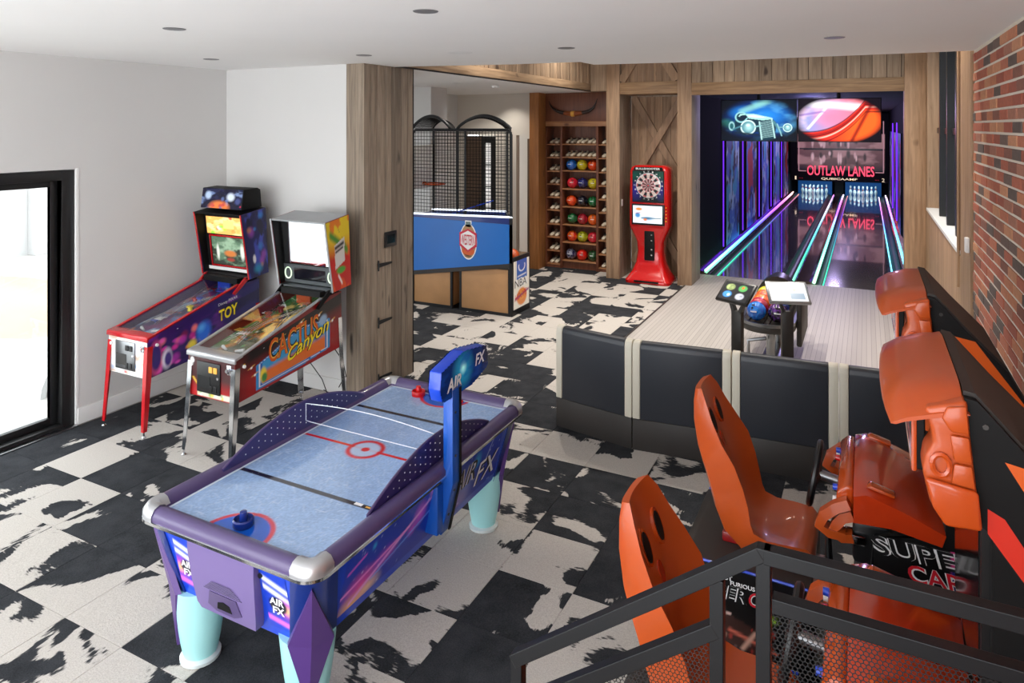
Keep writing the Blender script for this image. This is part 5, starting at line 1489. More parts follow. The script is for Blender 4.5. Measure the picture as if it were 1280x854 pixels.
# -- first machine: red trim, violet side art, the word TOY
art = Pic(150, 56, (40, 26, 90))
art.grad((52, 20, 96), (30, 30, 100), 'u').cloud(3, (120, 40, 150), 0.5, 0.7).cloud(8, (24, 20, 70), 0.5, 0.62)
art.blobs(26, [(214, 40, 150), (236, 90, 190), (180, 40, 170), (240, 120, 120), (150, 30, 60)], 5, (0.02, 0.055), 0.6, (0.04, 0.38, 0.1, 0.8), 2.4)
art.blobs(10, [(240, 150, 40), (250, 200, 60), (200, 100, 40)], 6, (0.015, 0.04), 0.6, (0.3, 0.5, 0.05, 0.5), 2.4)
art.ell(0.46, 0.5, 0.085, 0.3, (40, 110, 220), 0.5).ell(0.44, 0.62, 0.05, 0.14, (90, 170, 240), 0.8).ell(0.36, 0.35, 0.05, 0.14, (230, 210, 70), 0.6).ell(0.55, 0.3, 0.05, 0.2, (60, 40, 140), 0.8)
art.ell(0.06, 0.45, 0.06, 0.5, (190, 60, 120), 0.3).ell(0.065, 0.45, 0.045, 0.38, (50, 34, 110), 0.3).ell(0.15, 0.3, 0.05, 0.3, (226, 226, 240), 0.5).ell(0.16, 0.28, 0.035, 0.22, (60, 40, 120), 0.4)
fld = Pic(44, 90, (34, 44, 96))
fld.cloud(11, (90, 130, 190), 0.5, 0.62).cloud(12, (150, 190, 220), 0.58, 0.66).cloud(13, (120, 40, 110), 0.58, 0.66).blobs(40, [(230, 180, 90), (240, 240, 240), (220, 60, 60), (60, 180, 220), (250, 140, 40)], 14, (0.015, 0.04), 0.4, asp=0.5)
head = Pic(40, 70, (26, 24, 84))
head.cloud(15, (60, 70, 170), 0.5, 0.65).cloud(16, (20, 14, 50), 0.5, 0.6).blobs(8, [(60, 80, 200), (150, 70, 170), (40, 130, 200), (180, 120, 80)], 17, (0.08, 0.2), 0.7, (0.2, 0.9, 0.1, 0.95), 0.6).ell(0.35, 0.28, 0.09, 0.08, (226, 226, 226), 0.4).ell(0.5, 0.12, 0.3, 0.1, (30, 140, 180), 0.8)
fa = Pic(50, 30, (226, 220, 214))
fa.cloud(18, (200, 170, 150), 0.55, 0.65).cloud(19, (236, 236, 240), 0.5, 0.6).blobs(10, [(240, 170, 120), (120, 170, 210), (200, 60, 60)], 20, (0.03, 0.07), 0.6, (0, 1, 0, 0.35))
def toy_head(t, hp):
    p = Pic(70, 26, (236, 170, 90))
    p.cloud(21, (250, 220, 150), 0.45, 0.6).blobs(22, [(240, 120, 40), (120, 200, 60), (250, 240, 220), (200, 60, 40), (240, 200, 120)], 22, (0.03, 0.08), 0.5, asp=2.0).poly([(0.42, 0.35), (0.66, 0.35), (0.66, 0.8), (0.42, 0.8)], (250, 214, 120))
    p.build('backlit_print', 'screen_lit', t, hp(0.04, 0.64), hp(0.96, 0.64), hp(0.96, 0.93), hp(0.04, 0.93))
    MB().tube([hp(0.10, 0.10, 0.006), hp(0.93, 0.10, 0.006), hp(0.93, 0.61, 0.006), hp(0.10, 0.61, 0.006)], 0.012, 6, closed=True).done('screen_bezel', 'red_trim', t)
    p = Pic(70, 44, (90, 120, 96))
    p.cloud(23, (150, 180, 150), 0.45, 0.65).cloud(24, (50, 60, 50), 0.5, 0.65).ell(0.5, 0.42, 0.2, 0.14, (200, 120, 60), 0.4).ell(0.5, 0.2, 0.13, 0.08, (150, 60, 50), 0.4).ell(0.16, 0.45, 0.05, 0.35, (220, 224, 214), 0.5).ell(0.84, 0.5, 0.07, 0.35, (214, 220, 210), 0.5)
    p.build('screen', 'soft_glow_sheet', t, hp(0.12, 0.12), hp(0.91, 0.12), hp(0.91, 0.59), hp(0.12, 0.59))
    MB().box(*(min(a, b) for a, b in ()), ) if False else None
    a, b = hp(0.0, 0.02, 0.004), hp(1.0, 0.075, 0.004)
    MB().prism([(a[1], a[2]), (a[1] + 0.004, a[2]), (b[1] + 0.004, b[2]), (b[1], b[2])], 'x', a[0], b[0]).done('lower_strip', 'white_plastic', t)
pm('toy_body', (44, 28, 92), 0.4)
toy = pinball('pinball_machine', 'red legged pinball machine with violet side art reading TOY by the white corner', -6.07, 4.11, dict(
    body='toy_body', front='white_plastic', art=art, rail='red_trim', field=fld, seed=3, apron='white_plastic', flip='text_white', bump=['red_gloss', 'royal_blue', 'text_yellow'], plast=['royal_blue', 'red_trim', 'lavender', 'white_plastic', 'diamond_purple'],
    coin='steel', slot='black_plastic', leg='red_trim', headside='toy_body', headtrim='red_trim', headtop='matte_black', hinge='red_trim', head=toy_head, headart=head, frontart=fa))
sx_ = -6.07 + 0.2815
du = Vector((0, 1.30, 0.21)).normalized()
text('side_lettering', 'TOY', 'text_yellow', toy, (sx_ + 0.001, 4.11 + 0.775, 0.835), du, (0, 0, 1), 0.235, 0.115, bold=0.03)
text('side_lettering', 'Disney PIXAR', 'text_white', toy, (sx_ + 0.001, 4.11 + 0.77, 0.985), du, (0, 0, 1), 0.24, 0.035)
# topper
tp = MB().prism([(4.11 + 1.03, 1.93), (4.11 + 1.30, 1.945), (4.11 + 1.28, 2.13), (4.11 + 1.24, 2.15), (4.11 + 1.06, 2.14)], 'x', -6.07 - 0.30, -6.07 + 0.32, 0.006).done('topper', 'matte_black', toy, smooth=True)
p = Pic(60, 24, (26, 28, 60))
p.cloud(31, (110, 130, 170), 0.5, 0.6).cloud(32, (20, 20, 44), 0.5, 0.58).ell(0.45, 0.05, 0.3, 0.4, (220, 120, 60), 0.4).ell(0.16, 0.65, 0.1, 0.26, (170, 190, 220), 0.5).ell(0.72, 0.6, 0.12, 0.26, (200, 210, 226), 0.5).ell(0.9, 0.4, 0.08, 0.2, (60, 70, 120), 0.5).blobs(8, [(180, 50, 70), (230, 150, 80), (90, 110, 160)], 33, (0.03, 0.07), 0.5, (0, 1, 0, 0.5), 2)
p.build('topper_art', 'soft_glow_sheet', tp, (-6.36, 4.11 + 1.026, 1.935), (-5.76, 4.11 + 1.026, 1.935), (-5.76, 4.11 + 1.056, 2.138), (-6.36, 4.11 + 1.056, 2.138))

# -- second machine: chrome trim, red and black cabinet, desert town sign
art = Pic(170, 64, (150, 16, 20))
art.mix(np.clip((art.V - 0.42) / 0.4, 0, 1), (24, 16, 18)).mix(np.clip((0.12 - art.U) / 0.12, 0, 1) * 0.8, (110, 16, 20))
sg = [(0.17, 0.06), (0.17, 0.60), (0.30, 0.68), (0.45, 0.80), (0.60, 0.82), (0.80, 0.70), (0.87, 0.66), (0.87, 0.10), (0.60, 0.06)]
art.poly(sg, (40, 130, 190))
def shrink(pts, f):
    cu = sum(q[0] for q in pts) / len(pts); cv = sum(q[1] for q in pts) / len(pts)
    return [(cu + (a - cu) * f, cv + (b - cv) * f) for a, b in pts]
art.poly(shrink(sg, 0.94), (226, 226, 230)).poly(shrink(sg, 0.91), (30, 90, 170)).poly(shrink(sg, 0.86), (60, 150, 200))
art.mix((np.abs(art.V - 0.3) < 0.16) * (art.U > 0.22) * (art.U < 0.82) * np.clip((0.44 - art.V) / 0.1, 0, 1), (226, 110, 40))
art.ell(0.23, 0.32, 0.035, 0.2, (240, 210, 60), 0.4).ell(0.24, 0.25, 0.03, 0.12, (60, 130, 60), 0.4).ell(0.75, 0.5, 0.05, 0.14, (20, 50, 110), 0.5).ell(0.80, 0.70, 0.05, 0.12, (150, 180, 210), 0.4)
for u, v in ((0.13, 0.62), (0.16, 0.42), (0.40, 0.86), (0.58, 0.92), (0.76, 0.84), (0.9, 0.58)):
    art.line((u - 0.02, v), (u + 0.02, v + 0.03), 0.012, (220, 170, 80)).ell(u, v, 0.012, 0.03, (240, 240, 240), 0.5)
art.ell(0.07, 0.78, 0.012, 0.035, (240, 190, 30), 0.3)
fld = Pic(44, 90, (60, 70, 50))
fld.cloud(41, (200, 120, 50), 0.48, 0.58).cloud(42, (90, 120, 70), 0.55, 0.62).cloud(43, (236, 200, 120), 0.6, 0.66).mix(np.clip((0.2 - fld.V) / 0.1, 0, 1), (150, 150, 150)).mix(np.clip((fld.V - 0.72) / 0.2, 0, 1) * 0.7, (40, 110, 60)).blobs(50, [(250, 220, 140), (240, 120, 40), (200, 50, 40), (240, 240, 230), (80, 150, 90)], 44, (0.012, 0.035), 0.4, (0, 1, 0.15, 1), 0.5)
head = Pic(40, 70, (196, 30, 24))
head.mix(np.clip((head.V - 0.45) / 0.3, 0, 1), (230, 200, 40)).cloud(45, (226, 90, 30), 0.55, 0.62, a=0.8).poly([(0.4, 0.95), (0.75, 0.62), (0.95, 0.45), (0.8, 0.6), (0.55, 0.8)], (60, 130, 50)).line((0.15, 0.8), (0.85, 0.52), 0.07, (70, 140, 50)).poly([(0.22, 0.30), (0.72, 0.38), (0.76, 0.72), (0.28, 0.64)], (214, 210, 204)).line((0.3, 0.6), (0.7, 0.64), 0.03, (30, 30, 30)).line((0.3, 0.54), (0.66, 0.58), 0.02, (30, 30, 30)).ell(0.5, 0.27, 0.28, 0.06, (70, 160, 50), 0.4).line((0.35, 0.2), (0.5, 0.08), 0.03, (230, 226, 220))
fa = Pic(50, 30, (60, 14, 18))
fa.mix(np.clip((0.5 - fa.V) / 0.4, 0, 1), (170, 20, 24)).ell(0.08, 0.88, 0.05, 0.1, (236, 236, 236), 0.4).poly([(0.2, 0.02), (0.9, 0.02), (0.9, 0.14), (0.2, 0.14)], (206, 206, 190)).blobs(10, [(120, 170, 60), (230, 200, 60), (240, 240, 240)], 46, (0.02, 0.05), 0.5, (0.2, 0.9, 0.02, 0.14), 1.5).line((0.1, 0.45), (0.2, 0.3), 0.02, (230, 190, 50))
pm('backglass_mirror', (236, 240, 242), 0.02, 1.0)
pm('cactus_body', (120, 14, 18), 0.35, coat=0.3)
pm('speaker_grey', (86, 90, 92), 0.35, 0.5)
pm('mint_ring', (210, 236, 200), 0.4, emit=0.3)
def cactus_head(t, hp):
    # translucent backglass, bright from the daylight it mirrors
    a, b = hp(0.04, 0.31, 0.004), hp(0.97, 0.99, 0.004)
    MB().prism([(a[1], a[2]), (a[1] + 0.004, a[2]), (b[1] + 0.004, b[2]), (b[1], b[2])], 'x', a[0], b[0]).done('backglass', 'backglass_mirror', t)
    a, b = hp(0.0, 0.0, 0.008), hp(1.0, 0.29, 0.008)
    sp = MB().prism([(a[1], a[2]), (a[1] + 0.008, a[2]), (b[1] + 0.008, b[2]), (b[1], b[2])], 'x', a[0], b[0], 0.002).done('speaker_panel', 'speaker_grey', t)
    for u in (0.09, 0.91):
        c = Vector(hp(u, 0.15, 0.012))
        MB().tube([c + Vector((0.042 * math.cos(q), 0, 0.055 * math.sin(q))) for q in [2 * PI * k / 16 for k in range(16)]], 0.007, 6, closed=True).done('speaker_ring', 'mint_ring', sp)
    a, b = hp(0.20, 0.06, 0.0105), hp(0.80, 0.24, 0.0105)
    MB().prism([(a[1], a[2]), (a[1] + 0.002, a[2]), (b[1] + 0.002, b[2]), (b[1], b[2])], 'x', a[0], b[0]).done('dot_display', 'dark_screen', sp)
cac = pinball('pinball_machine', 'chrome legged red pinball machine with a CACTUS Canyon sign beside the timber post', -4.90, 4.06, dict(
    body='cactus_body', front='cactus_body', art=art, rail='silver_plastic', field=fld, seed=9, lit=True, apron='steel', flip='text_white', bump=['text_gold', 'deep_red', 'orange_plastic'], plast=['orange_plastic', 'text_gold', 'dark_green_pl', 'white_plastic', 'deep_red'] if 'dark_green_pl' in MAT else ['orange_plastic', 'text_gold', 'plywood', 'white_plastic', 'deep_red'],
    coin='black_plastic', slot='text_gold', leg='chrome', headside='cactus_body', headtrim='silver_plastic', headtop='steel', hinge='matte_black', head=cactus_head, headart=head, frontart=fa))
sx_ = -4.90 + 0.2815
du = Vector((0, 1.30, 0.20)).normalized()
for m_, b_, e_ in (('text_black', 0.06, 0.0012), ('text_gold', 0.025, 0.002), ('orange_print', 0.0, 0.0026)):
    text('side_lettering', 'CACTUS', m_, cac, (sx_, 4.06 + 0.36, 0.735), du, (0, 0, 1), 0.62, 0.205, ext=e_, bold=b_)
for m_, b_, e_ in (('text_black', 0.05, 0.003), ('text_yellow', 0.01, 0.0036)):
    text('side_lettering', 'Canyon', m_, cac, (sx_, 4.06 + 0.58, 0.645), Vector((0, 1.3, 0.40)), (0, 0, 1), 0.56, 0.16, ext=e_, bold=b_, shear=0.3)
# power cords
o = MB().tube([(-4.70, 5.30, 0.66), (-4.68, 5.45, 0.45), (-4.72, 5.55, 0.25), (-4.80, 5.60, 0.22), (-4.86, 5.64, 0.14), (-4.90, 5.645, 0.08)], 0.005, 6).done('power_cord', 'cord', cac, smooth=True)
o = MB().tube([(-5.05, 5.30, 0.65), (-5.02, 5.36, 0.4), (-4.95, 5.45, 0.22), (-4.90, 5.5, 0.006), (-4.94, 5.6, 0.006), (-5.1, 5.64, 0.02)], 0.005, 6).done('power_cord', 'cord', cac, smooth=True)

# ================================================================== air hockey table
HX0, HX1, HY0, HY1 = -3.37, -2.16, 2.32, 4.47
t = thing('air_hockey_table', 'blue and purple air hockey table with an ice playfield and score sign', 'air hockey table', (-2.765, 3.395, 0))
def ring(ins, r, z, n=6): return [(x, y, z) for x, y in rrect((HX1 - HX0) / 2 - ins, (HY1 - HY0) / 2 - ins, r, n, (HX0 + HX1) / 2, (HY0 + HY1) / 2)]
MB().loft([ring(0.12, 0.10, 0.385), ring(0.035, 0.12, 0.775)]).done('body', 'royal_blue', t, smooth=True, angle=30)
# corner columns
for sx in (-1, 1):
    for sy in (-1, 1):
        cx_, cy_ = ((HX1 if sx > 0 else HX0), (HY1 if sy > 0 else HY0))
        rings = []
        for z, ins in ((0.37, 0.115), (0.78, 0.028)):
            x_, y_ = cx_ - sx * ins, cy_ - sy * ins
            q = [(x_ - sx * 0.135, y_)] + [(x_ - sx * (0.11 - 0.11 * math.sin(a)), y_ - sy * (0.11 - 0.11 * math.cos(a))) for a in [PI / 2 * k / 6 for k in range(7)]] + [(x_, y_ - sy * 0.17), (x_ - sx * 0.08, y_ - sy * 0.17), (x_ - sx * 0.135, y_ - sy * 0.08)]
            rings.append([(a, b, z) for a, b in q])
        MB().loft(rings).done('corner_column', 'navy_gloss', t, smooth=True, angle=30)
# legs with clear feet
for sx in (-1, 1):
    for sy in (-1, 1):
        lx, ly = -2.765 + sx * 0.375, 3.395 + sy * 0.86
        lg = MB().lathe([(0.084, 0.03), (0.098, 0.1), (0.12, 0.25), (0.136, 0.40)], (lx, ly, 0), 24).done('leg', 'frost_cyan', t, smooth=True)
        MB().lathe([(0.096, 0.0), (0.102, 0.004), (0.102, 0.02), (0.086, 0.032)], (lx, ly, 0), 24).done('foot', 'clear_foot', lg, smooth=True)
        # purple diamond over the corner and leg
        n = Vector((sx, sy, 0)).normalized(); tg = Vector((-n.y, n.x, 0))
        c0 = Vector(((HX1 if sx > 0 else HX0) - sx * 0.06, (HY1 if sy > 0 else HY0) - sy * 0.06, 0))
        up, mid, lo = Vector((0, 0, 0.71)), Vector((0, 0, 0.40)), Vector((0, 0, 0.08))
        k0 = Vector(((HX1 if sx > 0 else HX0), (HY1 if sy > 0 else HY0), 0))
        bt = Vector((lx, ly, 0)) + n * 0.114
        P_ = [k0 - n * 0.088 + up, k0 - n * 0.205 + mid + tg * 0.105, bt + lo, k0 - n * 0.205 + mid - tg * 0.105, k0 - n * 0.160 + mid]
        Q_ = [q - n * 0.03 for q in P_]
        MB().raw([*P_, *Q_], [(0, 1, 4), (4, 1, 2), (4, 2, 3), (0, 4, 3), (5, 6, 1, 0), (6, 7, 2, 1), (7, 8, 3, 2), (8, 5, 0, 3), (5, 9, 6), (6, 9, 7), (7, 9, 8), (8, 9, 5)]).done('corner_fin', 'diamond_purple', t)
# rim
rim = [(0.0, 0.785), (0.0, 0.815), (0.018, 0.84), (0.045, 0.848), (0.075, 0.838), (0.095, 0.812), (0.097, 0.79)]
MB().loft([ring(i, max(0.012, 0.10 - i), z, 7) for i, z in rim], cap=False).done('rim', 'rim_purple', t, smooth=True)
MB().loft([ring(i, max(0.012, 0.10 - i), z, 7) for i, z in ((0.03, 0.77), (-0.006, 0.772), (-0.006, 0.786), (0.004, 0.79))], cap=False).done('trim_strip', 'chrome', t, smooth=True)
for sx in (-1, 1):
    for sy in (-1, 1):
        cx_, cy_ = (HX1 if sx > 0 else HX0), (HY1 if sy > 0 else HY0)
        rows = []
        for (i, z) in [(-0.004, 0.785), (-0.004, 0.818), (0.016, 0.845), (0.045, 0.854), (0.075, 0.844), (0.0985, 0.812)]:
            r_ = 0.10 - i
            o_ = 0.10
            q = [(-o_ - 0.045, -i)] if False else []
            arc_ = [(cx_ - sx * (0.10 - max(r_, 0.0015) * math.sin(a)), cy_ - sy * (0.10 - max(r_, 0.0015) * math.cos(a)), z) for a in [PI / 2 * k / 8 for k in range(9)]]
            ext = 0.035
            arc_ = [(arc_[0][0] - sx * ext, arc_[0][1], z)] + arc_ + [(arc_[-1][0], arc_[-1][1] - sy * ext, z)]
            rows.append(arc_)
        MB().loft(rows, cap=False, closed=False).done('corner_cap', 'silver_plastic', t, smooth=True, angle=70)
# playfield with its lines
IX0, IX1, IY0, IY1 = HX0 + 0.096, HX1 - 0.096, HY0 + 0.096, HY1 - 0.096
p = Pic(150, 240, (150, 180, 222))
p.A *= (0.82 + 0.36 * vnoise(p.U, p.V, 51, 5))[..., None]
rng = random.Random(8)
p.A *= (0.86 + 0.28 * np.random.RandomState(5).rand(*p.U.shape))[..., None]
for k in range(700):
    u, v, a, l_ = rng.random(), rng.random(), rng.uniform(0, PI), rng.uniform(0.01, 0.07)
    p.line((u, v), (u + l_ * math.cos(a), v + l_ * math.sin(a) * 0.56), 0.003, (204, 220, 242), 0.35, asp=1.78)
yv = lambda yy: (yy - IY0) / (IY1 - IY0)
def hl(yy, hw, c): p.mix((np.abs(p.V - yv(yy)) < hw / (IY1 - IY0)) * 1.0, c)
hl(2.915, 0.017, (28, 28, 44)); hl(3.95, 0.017, (28, 28, 44)); hl(3.43, 0.013, (206, 30, 44))
asp = (IY1 - IY0) / (IX1 - IX0)
p.ring(0.5, yv(3.43), 0.105, 0.105 / asp, 0.14, (206, 30, 44)).ell(0.5, yv(3.43), 0.09, 0.09 / asp, (190, 206, 234), 0.1, 0.8).ell(0.5, yv(3.43), 0.03, 0.03 / asp, (206, 30, 44), 0.2)
for vv in (0.0, 1.0):
    p.ell(0.5, vv, 0.20, 0.20 / asp, (200, 50, 70), 0.03).ell(0.5, vv, 0.175, 0.175 / asp, (20, 90, 200), 0.03)
p.mix((np.abs(p.U - 0.012) < 0.008) * 1.0, (226, 236, 246)).mix((np.abs(p.U - 0.988) < 0.008) * 1.0, (226, 236, 246)).mix((np.abs(p.V - 0.993) < 0.005) * 1.0, (226, 236, 246))
pf = p.build('playfield', 'ice_sheet', t, (IX0, IY0, 0.798), (IX1, IY0, 0.798), (IX1, IY1, 0.798), (IX0, IY1, 0.798))
MB().box(IX1 - 0.165, IX1 - 0.115, 2.905, 2.927, 0.7985, 0.799).done('line_mark', 'text_white', t)
MB().box(IX1 - 0.09, IX1 - 0.03, 2.907, 2.919, 0.7985, 0.799).done('line_mark', 'text_gold', t)
# side guards
for X_, s in ((HX1 - 0.085, 1), (HX0 + 0.085, -1)):
    n = 18
    y0g, y1g = 2.80, 4.06
    top = [(y0g + (y1g - y0g) * k / n, 0.835 + 0.165 * math.sin(PI * k / n) ** 0.9) for k in range(n + 1)]
    gd = MB().prism(top + [(y1g, 0.82), (y0g, 0.82)], 'x', X_ - 0.006, X_ + 0.006).done('side_guard', 'guard_purple', t)
    dots = MB()
    for iy in range(24):
        yy = y0g + 0.06 + iy * 0.05
        f = (yy - y0g) / (y1g - y0g)
        zt_ = 0.835 + 0.165 * math.sin(PI * min(max(f, 0), 1)) ** 0.9
        for iz in range(4):
            z = 0.855 + iz * 0.04 + (0.02 if iy % 2 else 0)
            if z < zt_ - 0.012:
                dots.box(X_ - 0.0075, X_ + 0.0075, yy - 0.003, yy + 0.003, z - 0.003, z + 0.003)
    dots.done('dot_print', 'text_white', gd)['kind'] = 'stuff'
    MB().tube([(X_, a, b) for a, b in top], 0.007, 5).done('guard_edge', 'rim_purple', gd)
# centre shield of clear acrylic
n = 16
xa, xb_ = HX0 + 0.10, HX1 - 0.10
arcp = [(xa + (xb_ - xa) * k / n, 0.985 + 0.03 * math.sin(PI * k / n)) for k in range(n + 1)]
low = [(xb_, 0.875), (xb_ - 0.04, 0.872), (xa + 0.04, 0.872), (xa, 0.875)]
sh = MB().prism(arcp + low, 'y', 3.447, 3.451).done('centre_shield', 'acrylic', t)
MB().tube([(a, 3.449, b) for a, b in arcp + low], 0.0028, 5, closed=True).done('shield_edge', 'white_edge', sh)
# end panel: prints, lavender plate with the puck slot (both ends)
for sy, Yb, Yt in ((-1, HY0 + 0.12, HY0 + 0.035), (1, HY1 - 0.12, HY1 - 0.035)):
    def ep(u, z, off=0.0):
        f = (z - 0.40) / 0.375
        return (-2.765 + u * (-sy), Yb + (Yt - Yb) * f + sy * off, z)
    for k, u0 in enumerate((-0.375, 0.24)):
        p = Pic(30, 60, (16, 60, 190))
        p.line((0.0, 0.80), (1.0, 0.66), 0.05, (226, 230, 244)).line((0.0, 0.66), (1.0, 0.52), 0.05, (226, 230, 244)).ell(0.15 if k == 0 else 0.95, 0.38, 0.7, 0.22, (220, 60, 190), 1.0).ell(0.1 if k == 0 else 0.9, 0.36, 0.3, 0.12, (255, 190, 120), 1.0).line((0.0, 0.16), (1.0, 0.10), 0.05, (230, 110, 230))
        p.ell(0.5, 0.40, 0.40, 0.14, (20, 20, 40), 0.2)
        a = 0.155
        p.build('end_print', 'print_sheet', t, ep(u0, 0.43, 0.004), ep(u0 + a, 0.43, 0.004), ep(u0 + a, 0.76, 0.004), ep(u0, 0.76, 0.004))
        d_ = Vector(ep(0, 0.76)) - Vector(ep(0, 0.43))
        text('end_lettering', 'AIR', 'text_white', t, ep(u0 + 0.03, 0.565, 0.006), (-sy, 0, 0), d_, 0.09, 0.04, bold=0.03, shear=0.15)
        text('end_lettering', 'FX', 'text_white', t, ep(u0 + 0.04, 0.515, 0.006), (-sy, 0, 0), d_, 0.08, 0.042, bold=0.03, shear=0.15)
    A_, B_ = ep(-0.215, 0.40), ep(0.215, 0.40)
    rows = []
    for z, o_, hw in ((0.405, 0.05, 0.185), (0.44, 0.055, 0.20), (0.55, 0.05, 0.215), (0.70, 0.035, 0.225), (0.775, 0.02, 0.228)):
        a, b = ep(-hw, z, o_), ep(hw, z, o_); c, d = ep(hw, z, 0.0), ep(-hw, z, 0.0)
        rows.append([a, b, c, d])
    pl_ = MB().loft(rows).done('end_plate', 'lavender', t, smooth=True, angle=30)
    c_ = ep(0.0, 0.485, 0.054)
    pts = [ep(-0.115, 0.46, 0.058), ep(-0.09, 0.535, 0.056), ep(0.09, 0.535, 0.056), ep(0.115, 0.46, 0.058), ep(0.06, 0.435, 0.058), ep(-0.06, 0.435, 0.058)]
    MB().raw([*pts, *[(q[0], q[1] - sy * 0.02, q[2]) for q in pts]], [(0, 1, 2, 3, 4, 5)] + [(i, (i + 1) % 6, 6 + (i + 1) % 6, 6 + i) for i in range(6)]).done('slot_surround', 'rim_purple', pl_)
    pts = [ep(-0.05, 0.455, 0.060), ep(-0.04, 0.49, 0.059), ep(0.0, 0.502, 0.059), ep(0.04, 0.49, 0.059), ep(0.05, 0.455, 0.060)]
    MB().raw([*pts, *[(q[0], q[1] - sy * 0.01, q[2]) for q in pts]], [(0, 1, 2, 3, 4)] + [(i, (i + 1) % 5, 5 + (i + 1) % 5, 5 + i) for i in range(5)]).done('puck_slot', 'matte_black', pl_)
    for k in range(6):
        z = 0.545 + k * 0.009
        a, b = ep(-0.13 + k * 0.012, z, 0.0525), ep(0.13 - k * 0.012, z, 0.0525)
        MB().tube([a, b], 0.0022, 4).done('rib', 'rim_purple', pl_)
    for u in (-0.24, 0.24):
        q = ep(u, 0.70, 0.0)
        MB().lathe([(0.012, -0.012), (0.012, 0.012)], q, 10, axis='y').done('lock', 'black_plastic', t)
# long side prints
for sx in (1, -1):
    p = Pic(170, 40, (16, 56, 186))
    U, V = p.U, p.V
    p.mix(np.clip(1 - V * 1.2, 0, 1) * 0.4, (30, 30, 150))
    for (u, v, ru, rv, c, a) in ((0.10, 0.25, 0.10, 0.3, (250, 60, 170), 0.9), (0.06, 0.05, 0.09, 0.2, (255, 190, 90), 0.9), (0.14, 0.12, 0.08, 0.16, (255, 220, 160), 0.8), (0.22, 0.4, 0.08, 0.2, (190, 50, 210), 0.8), (0.40, 0.62, 0.05, 0.25, (230, 90, 230), 0.9), (0.36, 0.45, 0.035, 0.14, (220, 80, 220), 0.8), (0.66, 0.25, 0.12, 0.4, (190, 140, 220), 0.8), (0.72, 0.4, 0.10, 0.4, (120, 160, 230), 0.7), (0.80, 0.7, 0.04, 0.2, (60, 200, 240), 0.8), (0.14, 0.75, 0.015, 0.08, (60, 200, 250), 0.9), (0.46, 0.85, 0.02, 0.1, (240, 160, 240), 0.9)):
        p.ell(u, v, ru, rv, c, 1.0, a)
    p.line((0.05, 0.1), (0.46, 0.75), 0.008, (240, 170, 240), 0.9, asp=0.25).line((0.0, 0.3), (0.34, 0.55), 0.006, (250, 150, 230), 0.9, asp=0.25).line((0.15, 0.2), (0.55, 0.6), 0.005, (120, 180, 255), 0.8, asp=0.25).line((0.86, 0.4), (0.92, 0.9), 0.004, (200, 220, 255), 0.8, asp=0.25).line((0.02, 0.62), (0.10, 0.72), 0.006, (240, 100, 220), 0.8, asp=0.25)
    rng = random.Random(77)
    for k in range(40): p.ell(rng.random(), rng.random(), 0.004, 0.02, (220, 230, 255), 0.6)
    xb0, xt0 = (HX1 - 0.12, HX1 - 0.035) if sx > 0 else (HX0 + 0.12, HX0 + 0.035)
    ya, yb = (HY0 + 0.28, HY1 - 0.28)
    if sx < 0: ya, yb = yb, ya
    o_ = sx * 0.003
    f0, f1 = (0.42 - 0.40) / 0.375, (0.765 - 0.40) / 0.375
    xa_, xc_ = xb0 + (xt0 - xb0) * f0 + o_, xb0 + (xt0 - xb0) * f1 + o_
    p.build('side_print', 'print_sheet', t, (xa_, ya, 0.42), (xa_, yb, 0.42), (xc_, yb, 0.765), (xc_, ya, 0.765))
    du = Vector((0, sx, 0)); dv = Vector((xc_ - xa_, 0, 0.345))
    yl = 3.60 if sx > 0 else 3.1
    for m_, b_, e_ in (('text_white', 0.045, 0.002), ('text_black', 0.0, 0.003)):
        text('side_lettering', 'AIR', m_, t, Vector((xa_, yl, 0.42)) + dv * 0.36, du, dv, 0.27, 0.14, ext=e_, bold=b_, shear=0.25)
    for m_, b_, e_ in (('text_black', 0.045, 0.002), ('text_white', 0.0, 0.003)):
        text('side_lettering', 'FX', m_, t, Vector((xa_, yl + sx * 0.28, 0.42)) + dv * 0.16, du, dv, 0.30, 0.15, ext=e_, bold=b_, shear=0.25)
# score post and sign
SXp = HX1 + 0.012
MB().prism([(SXp - 0.10, 0.45), (SXp - 0.045, 0.43), (SXp + 0.035, 0.74), (SXp + 0.035, 1.30), (SXp - 0.03, 1.30), (SXp - 0.03, 0.78)], 'y', 3.40, 3.50, 0.006).done('score_post', 'post_blue', t, smooth=True)
MB().prism([(SXp - 0.04, 0.435), (SXp + 0.036, 0.74), (SXp + 0.036, 1.28), (SXp + 0.04, 1.28), (SXp + 0.041, 0.738), (SXp - 0.033, 0.433)], 'y', 3.468, 3.49).done('post_stripe', 'matte_black', t)
MB().box(SXp - 0.12, SXp - 0.03, 3.34, 3.41, 0.46, 0.74, 0.008).done('post_bracket', 'post_blue', t, smooth=True)
for z in (0.55, 0.70, 0.9, 1.15):
    xx = SXp + 0.035 if z > 0.74 else SXp + 0.035 - (0.74 - z) * 0.258
    MB().lathe([(0.008, 0), (0.008, 0.004), (0, 0.006)], (xx, 3.43, z), 8, axis='x').done('bolt', 'dark_steel', t)
sg = [(3.30, 1.25), (3.275, 1.32), (3.29, 1.42), (3.43, 1.45), (3.53, 1.475), (3.80, 1.435), (3.825, 1.36), (3.815, 1.30), (3.65, 1.25), (3.42, 1.232)]
sgn = MB().prism(sg, 'x', SXp - 0.05, SXp + 0.03, 0.008).done('score_sign', 'royal_blue', t, smooth=True)
